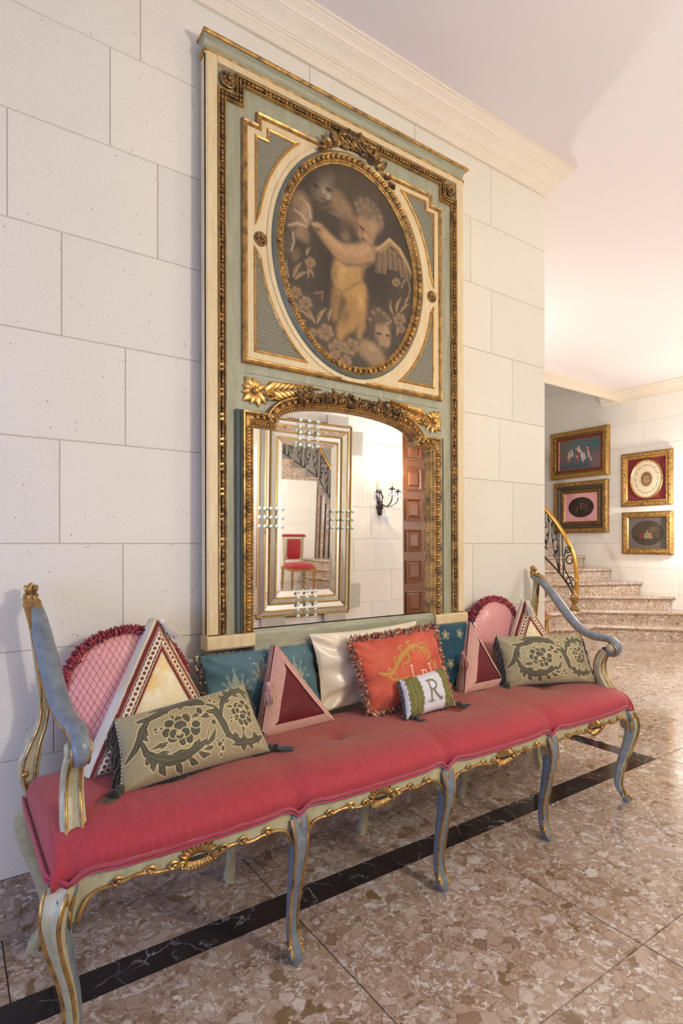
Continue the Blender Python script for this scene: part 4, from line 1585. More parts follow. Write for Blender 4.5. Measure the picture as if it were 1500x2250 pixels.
def olive_pattern(x, y):
    P = Paint(x, y, GR)
    P.C *= (1+.10*(fbm(x*.25, y*2.2, 3)-.5))[:, None]
    for L in BROCADE_LEAVES:            # pale outlines first, dark leaves over them
        P.stroke([q[:2] for q in L], [q[2]+.20 for q in L], OU, 1, .12)
    for L in BROCADE_LEAVES:
        P.stroke([q[:2] for q in L], [q[2] for q in L], LF, 1, .12)
        if L[len(L)//2][2] > .55:
            P.stroke([q[:2] for q in L], .07, (128, 116, 80), .8, .08)
    for ex, ey, rx, ry in BROCADE_PETALS:
        P.ell(ex, ey, rx, ry, LF, 0, 1, .12, OU, .2)
    for ex, ey, r_ in BROCADE_EYES:
        P.ell(ex, ey, r_, r_, OU, 0, 1, .2)
        for k in range(5):
            P.ell(ex+math.cos(2*PI*k/5)*r_*.5, ey+math.sin(2*PI*k/5)*r_*.5, r_*.25, r_*.25, LF, 0, 1, .4)
    f = fbm(x*4.5, y*.7, 8, 2)
    P.C *= (1+.22*(f-.5))[:, None]
    return P.C


def fringe(th, edge, L, n_each, cols, down=(0, 0, -1), r0=.0012, seed=1, mix=.7, name='fringe', jit=.3):
    S = Strands()
    rr = random.Random(seed)
    for P, d in edge:
        for k in range(n_each):
            base = Vector(P)+Vector((rr.uniform(-.004, .004), rr.uniform(-.004, .004), rr.uniform(-.003, .003)))
            v = (Vector(d)*(1-mix)+Vector(down)*mix+Vector((rr.uniform(-jit, jit), rr.uniform(-jit, jit), rr.uniform(-jit*.5, jit*.5)))).normalized()
            l = L*rr.uniform(.75, 1.15)
            m = base+v*l*.5+Vector(d)*l*.10
            e = base+v*l
            e.z = max(e.z, .482 if e.y > -.5 else .40)
            S.add([tuple(base), tuple(m), tuple(e)], [r0, r0*1.1, r0*.8], rr.choice(cols), 3)
    return S.build(name, th)


DK = [(52, 50, 40), (40, 40, 34), (70, 66, 52), (34, 36, 34)]


def olive(P, label, seed):
    th = start('brocade_cushion', label, 'cushion', P)
    P.mesh('cushion_front', MT['brocade'], th, 300, 170, olive_pattern)
    P.mesh('cushion_back', MT['linen'], th, 30, 20, None, -1, (128, 118, 90))
    fringe(th, P.edge(300, 'left'), .055, 3, DK, seed=seed, mix=.85)
    fringe(th, P.edge(260, 'right'), .030, 2, DK, seed=seed+1, mix=.75)
    fringe(th, P.edge(220, 'bottom'), .016, 2, DK, seed=seed+2, mix=.2, name='bottom_fringe')
    for c, d, k in ((3, (-.55, -.35, -.22), 0), (2, (.85, -.45, -.16), 1)):
        tassel(th, P.K[c]+np.array([0, 0, .012]), d, (58, 56, 44), 1.7 if k == 0 else 1.2, 90, seed+5+k)
    # the gilt cord along the left seam
    S = Strands()
    e = P.edge(200, 'left')
    for i in range(len(e)-1):
        S.blob(tuple(e[i][0]+np.array([0, -.002, 0])), (.0035, .003, .0035), (190, 180, 150) if i % 2 else (120, 112, 84), None, 5, 4)
    S.build('seam_cord', th)


olive(Pillow((.356, -.290, .642), (.742, -.250, .672), (.780, -.352, .490), (.345, -.398, .488), .105, .05, 2.6, .5, 3),
      'olive brocade cushion with scrolling leaves at the near left end of the settee', 31)
olive(Pillow((1.962, -.190, .697), (2.334, -.352, .692), (2.335, -.425, .490), (1.955, -.252, .488), .105, .05, 2.6, .5, 5),
      'olive brocade cushion with scrolling leaves beside the far right arm', 47)


# --- round pink cushions with a thick red ruche
def pink_pattern(x, y):
    P = Paint(x, y, (224, 158, 152))
    P.C *= (1+.16*(fbm(x*.12, y*.12, 9)-.5))[:, None]
    u = (x+y*.56)/1.75
    v = (x-y*.56)/1.75
    for q in (u, v):
        q = q+.04*np.sin(x*.5)+.04*np.sin(y*.4)
        d = np.abs(q-np.round(q))
        a = np.clip((.062-d)/.03, 0, 1)
        P.blend(np.arange(len(x)), a*.9, (128, 46, 58))
    return P.C


def round_cushion(c, R, nrm, label, seed):
    n = Vector(nrm).normalized()
    sx_ = Vector((1, 0, 0))
    sx_ = (sx_-n*sx_.dot(n)).normalized()
    up_ = n.cross(sx_)
    if up_.z < 0:
        up_ = -up_
    th = thing('round_cushion', label, 'cushion', (c[0], c[1], c[2]-R), group='cushions on the settee')
    nr, na = 150, 420
    rr, aa = np.meshgrid(np.linspace(0, 1, nr), np.linspace(0, 2*PI, na), indexing='ij')
    rr, aa = rr.ravel(), aa.ravel()
    for side, nm in ((1, 'cushion_front'), (-1, 'cushion_back')):
        h = .038*np.clip(1-rr**2.6, 0, 1)**.55*side
        V = np.array(c)+(np.cos(aa)*rr*R)[:, None]*np.array(sx_)+(np.sin(aa)*rr*R)[:, None]*np.array(up_)+h[:, None]*np.array(n)
        C = pink_pattern(np.cos(aa)*rr*R*100, np.sin(aa)*rr*R*100)
        grid_mesh(nm, V, nr, na, MT['satin'] if side > 0 else MT['linen'], th, C)
    S = Strands()
    r = random.Random(seed)
    cols = [(164, 36, 50), (134, 24, 38), (186, 58, 66), (108, 16, 30), (204, 96, 98)]
    for k in range(3600):
        a = r.uniform(0, 2*PI)
        rad = Vector(sx_)*math.cos(a)+Vector(up_)*math.sin(a)
        b = Vector(c)+rad*(R*.965)+n*r.uniform(-.012, .016)
        d = (rad*r.uniform(.3, 1.1)+n*r.uniform(-.5, .9)+Vector((r.uniform(-.4, .4), r.uniform(-.3, .3), r.uniform(-.4, .4)))).normalized()
        L = r.uniform(.016, .030)
        e = b+d*L
        if e.y > -.012:
            e.y = -.012
        S.add([tuple(b), tuple((b+e)/2+Vector((0, 0, .002))), tuple(e)], [.0020, .0030, .0014], r.choice(cols), 4)
    S.build('red_ruche', th)
    return th


round_cushion((.437, -.095, .664), .172, (0, -1, .10), 'round pink lattice cushion with red ruched edge by the near left arm', 5)
round_cushion((2.078, -.078, .664), .172, (0, -1, .08), 'round pink lattice cushion with red ruched edge at the far end', 6)


# --- triangular cushions
class Tri:
    def __init__(self, A, B, C, depth, seed=1, bulge=.032):
        self.A, self.B, self.C = (np.array(q, float) for q in (A, B, C))
        n = np.cross(self.C-self.B, self.A-self.B)
        n /= np.linalg.norm(n)
        if n[1] > 0:
            n = -n
        self.n, self.depth, self.seed, self.bulge = n, depth, seed, bulge
        self.ex = (self.C-self.B)/np.linalg.norm(self.C-self.B)
        self.ey = np.cross(n, self.ex)
        if self.ey[2] < 0:
            self.ey = -self.ey
        self.o = self.B
        self.P2 = [np.array([(q-self.o) @ self.ex, (q-self.o) @ self.ey]) for q in (self.A, self.B, self.C)]

    def grid(self, nu, nv):
        s, t = np.meshgrid(np.linspace(0, 1, nu), np.linspace(-1, 1, nv), indexing='ij')
        s, t = s.ravel(), t.ravel()
        k = (1-s)*(1-.035)+.035
        mid = (self.B+self.C)/2
        half = (self.C-self.B)/2
        Q = mid+(self.A-mid)*s[:, None]+half*(t*k)[:, None]
        # edges sag a little
        p = np.stack([(Q-self.o) @ self.ex, (Q-self.o) @ self.ey], 1)
        d = self.edge_d(p)
        dm = np.clip(d.min(axis=0), 0, 1)
        h = self.bulge*(1-np.exp(-dm/.030))+.004*(vnoise(p[:, 0]*22, p[:, 1]*22, self.seed)-.5)
        return Q+self.n*h[:, None], p, d

    def edge_d(self, p):
        out = []
        for a, b in ((0, 1), (1, 2), (2, 0)):
            e = self.P2[b]-self.P2[a]
            e = e/np.linalg.norm(e)
            nn = np.array([-e[1], e[0]])
            q = (p-self.P2[a]) @ nn
            m = (self.P2[3-a-b]-self.P2[a]) @ nn
            out.append(q if m > 0 else -q)
        return np.array(out)

    def back(self, th, mat, col):
        # gusset and back: loops of the outline, shrinking behind
        loop = []
        for a, b in ((self.B, self.C), (self.C, self.A), (self.A, self.B)):
            for k in range(14):
                loop.append(a+(b-a)*k/14)
        cen = sum((self.A, self.B, self.C))/3
        G = []
        for off, sc in ((0, 1), (.25, 1.035), (.6, 1.03), (.9, .96), (1.0, .85), (1.02, .4), (1.02, .02)):
            row = []
            for q in loop:
                r_ = cen+(q-cen)*sc-self.n*self.depth*off
                r_[2] = max(r_[2], .474)
                r_[1] = min(r_[1], -.012)
                row.append(tuple(r_))
            G.append(row)
        o = MB().surf(G, True)
        b = o.build('cushion_back', mat, th, True)
        x = np.array([v[0]*100 for v in o.v])
        y = np.array([v[2]*100 for v in o.v])
        put_cols(b.data, col(x, y))


def tri_cushion(T, label, face, side_col, face_mat, trim, tw, tl, tassel_col, seed, tas):
    th = thing('triangular_cushion', label, 'cushion', tuple(float(q) for q in (T.A+T.B+T.C)/3*np.array([1, 1, 0])+np.array([0, 0, .478])), group='cushions on the settee')
    V, p, d = T.grid(110, 90)
    x, y = p[:, 0]*100, p[:, 1]*100
    grid_mesh('cushion_front', V, 110, 90, face_mat, th, face(x, y))
    T.back(th, face_mat, side_col)
    # braid along the three edges: one strip per edge
    V, p, d = T.grid(220, 180)
    x, y = p[:, 0]*100, p[:, 1]*100
    for k, nm in ((0, 'side_braid'), (2, 'side_braid'), (1, 'base_braid')):
        w0, w1 = tw[k]
        others = [j for j in range(3) if j != k]
        keep = (d[k] > w0) & (d[k] < w1) & (d[k] <= d[others[0]]+.002) & (d[k] <= d[others[1]]+.002)
        e = T.P2[((1, 2, 0)[k])]-T.P2[k]
        e = e/np.linalg.norm(e)
        l = (p-T.P2[k]) @ e
        C, hgt = trim(d[k]*100-w0*100, l*100, (w1-w0)*100)
        ok = keep
        grid_mesh(nm, V+T.n*(.004+hgt)[:, None], 220, 180, MT['braid'], th, C, keep=ok)
    tassel(th, *tas, tassel_col, 1.25, 90, seed)
    return th


def cream_face(x, y):
    P = Paint(x, y, (236, 218, 172))
    f = fbm(x*.22, y*.22, 4)
    P.blend(np.arange(len(x)), np.clip(f*2.4-.9, 0, 1)*.75, (232, 192, 108))
    g = fbm(x*.5+9, y*.5, 14)
    P.blend(np.arange(len(x)), np.clip(g*3-1.5, 0, 1)*.6, (246, 238, 214))
    return P.C


def cream_side(x, y):
    P = Paint(x, y, (222, 214, 192))
    f = fbm(x*.3, y*.3, 24)
    P.blend(np.arange(len(x)), np.clip(f*3-1.4, 0, 1)*.6, (214, 186, 128))
    return P.C


def cream_trim(d, l, w):
    P = Paint(d, l, (206, 176, 136))
    i = np.arange(len(d))
    P.blend(i, np.clip((.14-np.abs(d/w-.10))/.03, 0, 1), (122, 40, 34))
    P.blend(i, np.clip((.10-np.abs(d/w-.92))/.03, 0, 1), (122, 40, 34))
    P.blend(i, np.clip((.05-np.abs(d/w-.30))/.03, 0, 1), (60, 34, 26))
    P.blend(i, np.clip((.05-np.abs(d/w-.74))/.03, 0, 1), (60, 34, 26))
    q = (l % 1.5)/1.5-.5
    rr = np.hypot(q*1.5/(.22*w), (d/w-.52)/.19)
    P.blend(i, np.clip((1.15-rr)/.1, 0, 1), (236, 214, 176))
    P.blend(i, np.clip((.62-rr)/.1, 0, 1), (110, 60, 44))
    h = .0018*np.sin(np.clip(d/w, 0, 1)*PI*3)**2
    return P.C, h


def red_face(x, y):
    P = Paint(x, y, (98, 7, 13))
    f = fbm(x*.16, y*.16, 6)
    P.blend(np.arange(len(x)), np.clip(f*2-.6, 0, 1)*.6, (72, 4, 9))
    return P.C


def pink_side(x, y):
    P = Paint(x, y, (196, 148, 132))
    i = np.arange(len(x))
    P.blend(i, np.clip(np.sin(x*9)*np.sin(y*9), 0, 1)*.7, (150, 96, 86))
    return P.C


def pink_trim(d, l, w):
    P = Paint(d, l, (206, 160, 142))
    i = np.arange(len(d))
    a = np.cos(d*2*PI/.62+np.floor(l/.55)*PI)*np.cos(l*PI/.55)
    P.blend(i, np.clip(-a*.9, 0, 1), (158, 102, 92))
    P.blend(i, np.clip(a*.7, 0, 1), (228, 190, 172))
    return P.C, .0022*np.abs(a)


TW_C = {0: (.000, .042), 1: (.000, .042), 2: (.000, .042)}
TW_R = {0: (-.004, .040), 1: (-.004, .030), 2: (-.004, .026)}
tri_cushion(Tri((.508, -.150, .873), (.292, -.262, .480), (.700, -.215, .484), .105, 2),
            'tall cream damask triangular cushion with braided edges near the left arm', cream_face, cream_side, MT['linen'], cream_trim, TW_C, .03, (222, 212, 190), 71, ((.522, -.158, .868), (.55, -.25, -.8)))
tri_cushion(Tri((2.192, -.160, .838), (2.035, -.150, .486), (2.362, -.320, .486), .060, 3),
            'cream damask triangular cushion with braided edges beside the far right arm', cream_face, cream_side, MT['linen'], cream_trim, TW_C, .03, (226, 212, 184), 72, ((2.180, -.185, .828), (-.05, -.35, -.95)))
tri_cushion(Tri((.902, -.150, .757), (.806, -.230, .490), (1.098, -.210, .490), .050, 4),
            'red velvet triangular cushion with pink braid in front of the pale teal cushion', red_face, pink_side, MT['velvet'], pink_trim, TW_R, .03, (196, 150, 144), 73, ((.846, -.205, .645), (-.12, -.25, -.9)))
tri_cushion(Tri((1.846, -.142, .758), (1.722, -.222, .490), (1.990, -.212, .488), .055, 5),
            'red velvet triangular cushion with pink braid between the dark teal and olive cushions', red_face, pink_side, MT['velvet'], pink_trim, TW_R, .03, (176, 118, 108), 74, ((1.748, -.195, .645), (-.10, -.25, -.9)))


# --- teal velvet cushions
def teal_pattern(x, y):
    P = Paint(x, y, (84, 114, 120))
    f = fbm(x*.18, y*.18, 17)
    P.blend(np.arange(len(x)), np.clip(f*2.2-.7, 0, 1)*.6, (54, 86, 94))
    for cx, cy, s, col in ((-12, 2.5, 1.1, (150, 160, 138)), (-.5, 5, 1.2, (164, 150, 122)), (11.5, 3.5, 1.1, (150, 160, 138))):
        for k in range(7):
            a = PI/2+(k-3)*.46
            L = (8.5 if k == 3 else 7.4-abs(k-3)*.7)*s
            P.leaf(cx, cy-3, a, L*.8, .62*s, col, None, 0, (.9 if k < 3 else -.9 if k > 3 else 0), .3, .8)
            e = (cx+L*.8*math.cos(a), cy-3+L*.8*math.sin(a))
            P.ell(e[0], e[1], .9*s, .6*s, col, a, .6, .5)
        P.stroke([(cx-2.4, cy-5.5), (cx, cy-3.4), (cx+2.4, cy-5.5)], [.3, .5, .3], col, .8, .3)
        P.ell(cx, cy-3, 1.0, .8, col, 0, .8, .4)
    return P.C


P1 = Pillow((.664, -.082, .738), (1.088, -.080, .744), (1.128, -.100, .492), (.690, -.105, .492), .068, .04, 2.8, .5, 9)
t1 = start('velvet_cushion', 'pale teal velvet cushion with silver palm motifs left of the satin cushion', 'cushion', P1)
P1.mesh('cushion_front', MT['velvet'], t1, 190, 120, teal_pattern)
P1.mesh('cushion_back', MT['velvet'], t1, 26, 18, None, -1, (50, 90, 104))
S = Strands()
r = random.Random(2)
for k in range(34):
    s_, t_ = r.uniform(-.85, .85), r.uniform(-.8, .85)
    q = P1.pt(np.array([s_]), np.array([t_]))[0]+P1.n*.002
    S.blob(tuple(q), .0028, (225, 222, 214), None, 6, 4)
S.build('crystal_studs', t1)
S = Strands()
for P_, d_ in P1.edge(110, 'sides'):
    for q in range(3):
        b = Vector(P_)+Vector(d_)*(.004+.008*q)+Vector((r.uniform(-.004, .004), r.uniform(-.006, .006), r.uniform(-.004, .004)))
        S.blob(tuple(b), (r.uniform(.003, .0055),)*3, r.choice([(60, 48, 34), (120, 98, 64), (186, 166, 124), (44, 36, 30)]), None, 6, 4)
for P_, d_ in P1.edge(150, 'top'):
    b = Vector(P_)+Vector((0, 0, .002))
    S.blob(tuple(b), (.004, .003, .003), r.choice([(60, 48, 34), (100, 80, 54), (150, 130, 96)]), None, 5, 4)
S.build('beaded_fringe', t1)


def dark_teal_pattern(x, y):
    P = Paint(x, y, (12, 66, 82))
    f = fbm(x*.16, y*.16, 27)
    P.blend(np.arange(len(x)), np.clip(f*2.2-.8, 0, 1)*.5, (8, 46, 62))
    for cx, cy, a0 in ((-12, 9, 0), (-4.5, 9.2, .2), (4, 9.2, -.1), (11.5, 8.6, .3), (8.6, 2.4, .5), (5.4, -1.6, .2), (-10, 0, 0), (-4, -3, .7), (10, -7, .3), (-12, -8, .1), (2, -9, 0)):
        for k in range(5):
            a = a0+2*PI*k/5
            P.ell(cx+1.25*math.cos(a), cy+1.25*math.sin(a), .95, .68, (176, 158, 116), a, 1, .2)
            P.ell(cx+1.25*math.cos(a), cy+1.25*math.sin(a), .62, .40, (40, 88, 90), a, 1, .2)
        P.ell(cx, cy, .45, .45, (206, 192, 150), 0, 1, .3)
    return P.C


P2 = Pillow((1.590, -.116, .765), (1.902, -.114, .759), (1.915, -.135, .492), (1.600, -.135, .492), .060, .04, 2.8, .5, 12)
t2 = start('velvet_cushion', 'dark teal velvet cushion with gold flower appliques right of the orange cushion', 'cushion', P2)
P2.mesh('cushion_front', MT['velvet'], t2, 130, 120, dark_teal_pattern)
P2.mesh('cushion_back', MT['velvet'], t2, 24, 18, None, -1, (10, 58, 72))

# --- cream satin cushion
def satin_pattern(x, y):
    P = Paint(x, y, (230, 216, 186))
    P.C *= (1+.08*(fbm(x*.1, y*.35, 5)-.5))[:, None]
    return P.C


P3 = Pillow((1.056, -.116, .777), (1.566, -.114, .785), (1.560, -.118, .490), (1.100, -.120, .490), .075, .07, 2.4, .5, 15, .012)
t3 = start('satin_cushion', 'cream satin cushion behind the orange velvet one', 'cushion', P3)
P3.mesh('cushion_front', MT['satin'], t3, 60, 44, satin_pattern)
P3.mesh('cushion_back', MT['satin'], t3, 30, 22, None, -1, (214, 198, 164))


# --- orange velvet cushion with monogram
def letter(P, ch, x, y, h, col, w=.22, sl=0.0):
    def T(p): return [(x+(a+sl*b)*h, y+b*h) for a, b in p]
    if ch == 'L':
        P.stroke(T([(0.1, 1), (0.1, 0)]), w, col, 1, .08)
        P.stroke(T([(0.0, 0), (.56, 0), (.60, .16)]), w*.8, col, 1, .08)
        P.stroke(T([(-.05, 1), (.25, 1)]), w*.6, col, 1, .08)
    elif ch == 'R':
        P.stroke(T([(0.1, 1), (0.1, 0)]), w*1.2, col, 1, .08)
        P.stroke(T([(-.06, 0), (.26, 0)]), w*.6, col, 1, .08)
        bowl = [(0.0, 1), (.30, 1), (.46, .95), (.56, .84), (.57, .70), (.48, .58), (.32, .52), (.1, .51)]
        P.stroke(T(bowl), w, col, 1, .08)
        P.stroke(T([(.28, .52), (.60, .10), (.72, 0), (.80, .02)]), w*1.1, col, 1, .08)
    elif ch == 'J':
        P.stroke(T([(.42, 1), (.42, .25), (.36, .08), (.22, 0), (.08, .04), (.03, .16)]), w, col, 1, .08)
        P.stroke(T([(.18, 1), (.60, 1)]), w*.6, col, 1, .08)


def orange_pattern(x, y):
    P = Paint(x, y, (186, 76, 50))
    f = fbm(x*.09, y*.14, 33)
    i = np.arange(len(x))
    P.blend(i, np.clip(f*2.6-1.0, 0, 1)*.7, (206, 104, 72))
    P.blend(i, np.clip(fbm(x*.12+5, y*.1, 38)*2.6-1.2, 0, 1)*.6, (146, 48, 44))
    for k, L in enumerate(GILT_SCROLL):
        P.stroke([q[:2] for q in L], [q[2] for q in L], (158, 110, 46) if k % 2 else (172, 124, 54), .85, .25)
    for k, L in enumerate(GILT_SCROLL):
        P.stroke([(q[0]+.15, q[1]+.15) for q in L], .10, (210, 172, 92), .8, .1)
    letter(P, 'L', .6, -3.6, 4.4, (238, 212, 180), .20)
    letter(P, 'R', 5.2, -6.2, 4.5, (238, 212, 180), .20)
    letter(P, 'J', 9.0, -4.1, 4.3, (238, 212, 180), .20)
    return P.C


P4 = Pillow((1.186, -.182, .746), (1.592, -.182, .762), (1.616, -.244, .502), (1.226, -.250, .500), .088, .04, 2.6, .5, 21, .006)
t4 = start('velvet_cushion', 'orange velvet cushion with gold scroll embroidery, the letters LRJ and tufted fringe', 'cushion', P4)
P4.mesh('cushion_front', MT['velvet'], t4, 230, 160, orange_pattern)
P4.mesh('cushion_back', MT['velvet'], t4, 26, 20, None, -1, (150, 60, 44))
S = Strands()
r = random.Random(14)
cols = [(176, 84, 50), (206, 150, 112), (226, 196, 160), (122, 50, 32), (150, 110, 78), (90, 52, 36), (196, 112, 70)]
for P_, d_ in P4.edge(420, 'all'):
    for q in range(4):
        b = Vector(P_)+Vector(d_)*r.uniform(-.004, .004)+Vector(P4.n)*r.uniform(-.004, .008)
        v = (Vector(d_)*r.uniform(.3, 1.2)+Vector(P4.n)*r.uniform(-.6, .9)+Vector((r.uniform(-.6, .6), r.uniform(-.4, .4), r.uniform(-.6, .6)))).normalized()
        e = b+v*r.uniform(.012, .026)
        e.z = max(e.z, .484)
        S.add([tuple(b), tuple((b+e)/2+Vector((0, 0, .002))), tuple(e)], [.0014, .0028, .0012], r.choice(cols), 4)
S.build('tufted_fringe', t4)


# --- small R cushion
def r_pattern(x, y):
    P = Paint(x, y, (208, 204, 206))
    f = fbm(x*.25, y*.25, 41)
    i = np.arange(len(x))
    P.C *= (1+.14*(f-.5))[:, None]
    for s in (-1, 1):
        d = s*x-8.3+.18*np.cos(y*3.2)
        band = np.clip((2.9-np.abs(d))/.1, 0, 1)
        P.blend(i, band, (108, 104, 54))
        q = np.sin(y*2.1)*.7
        P.blend(i, band*np.clip((.16-np.abs(np.abs(d)-.8-q*.35))/.08, 0, 1), (146, 138, 78))
        P.blend(i, band*np.clip((.10-np.abs(d-.3*np.sin(y*4)))/.08, 0, 1), (78, 72, 36))
        P.blend(i, band*np.clip((.14-np.abs(np.abs(d)-2.4))/.08, 0, 1), (140, 132, 70))
    letter(P, 'R', -2.4, -3.9, 7.6, (104, 104, 84), .42)
    letter(P, 'R', -2.4, -3.9, 7.6, (132, 132, 106), .16)
    return P.C


P5 = Pillow((1.328, -.285, .609), (1.556, -.276, .628), (1.560, -.335, .494), (1.303, -.352, .490), .085, .05, 2.4, .5, 25)
t5 = start('monogram_cushion', 'small white cushion with a grey letter R between olive lace bands', 'cushion', P5)
P5.mesh('cushion_front', MT['linen'], t5, 180, 110, r_pattern)
P5.mesh('cushion_back', MT['linen'], t5, 24, 18, None, -1, (196, 194, 204))
fringe(t5, P5.edge(300, 'left'), .018, 2, DK, seed=8, mix=.5)
fringe(t5, P5.edge(300, 'bottom'), .008, 1, DK, seed=9, mix=.2, name='bottom_fringe')
tassel(t5, P5.K[2]+np.array([.006, 0, .006]), (.9, -.3, -.25), (52, 54, 44), .95, 60, 12)
tassel(t5, P5.K[3]+np.array([.02, -.01, .008]), (.5, -.6, -.2), (60, 60, 46), .9, 60, 13)

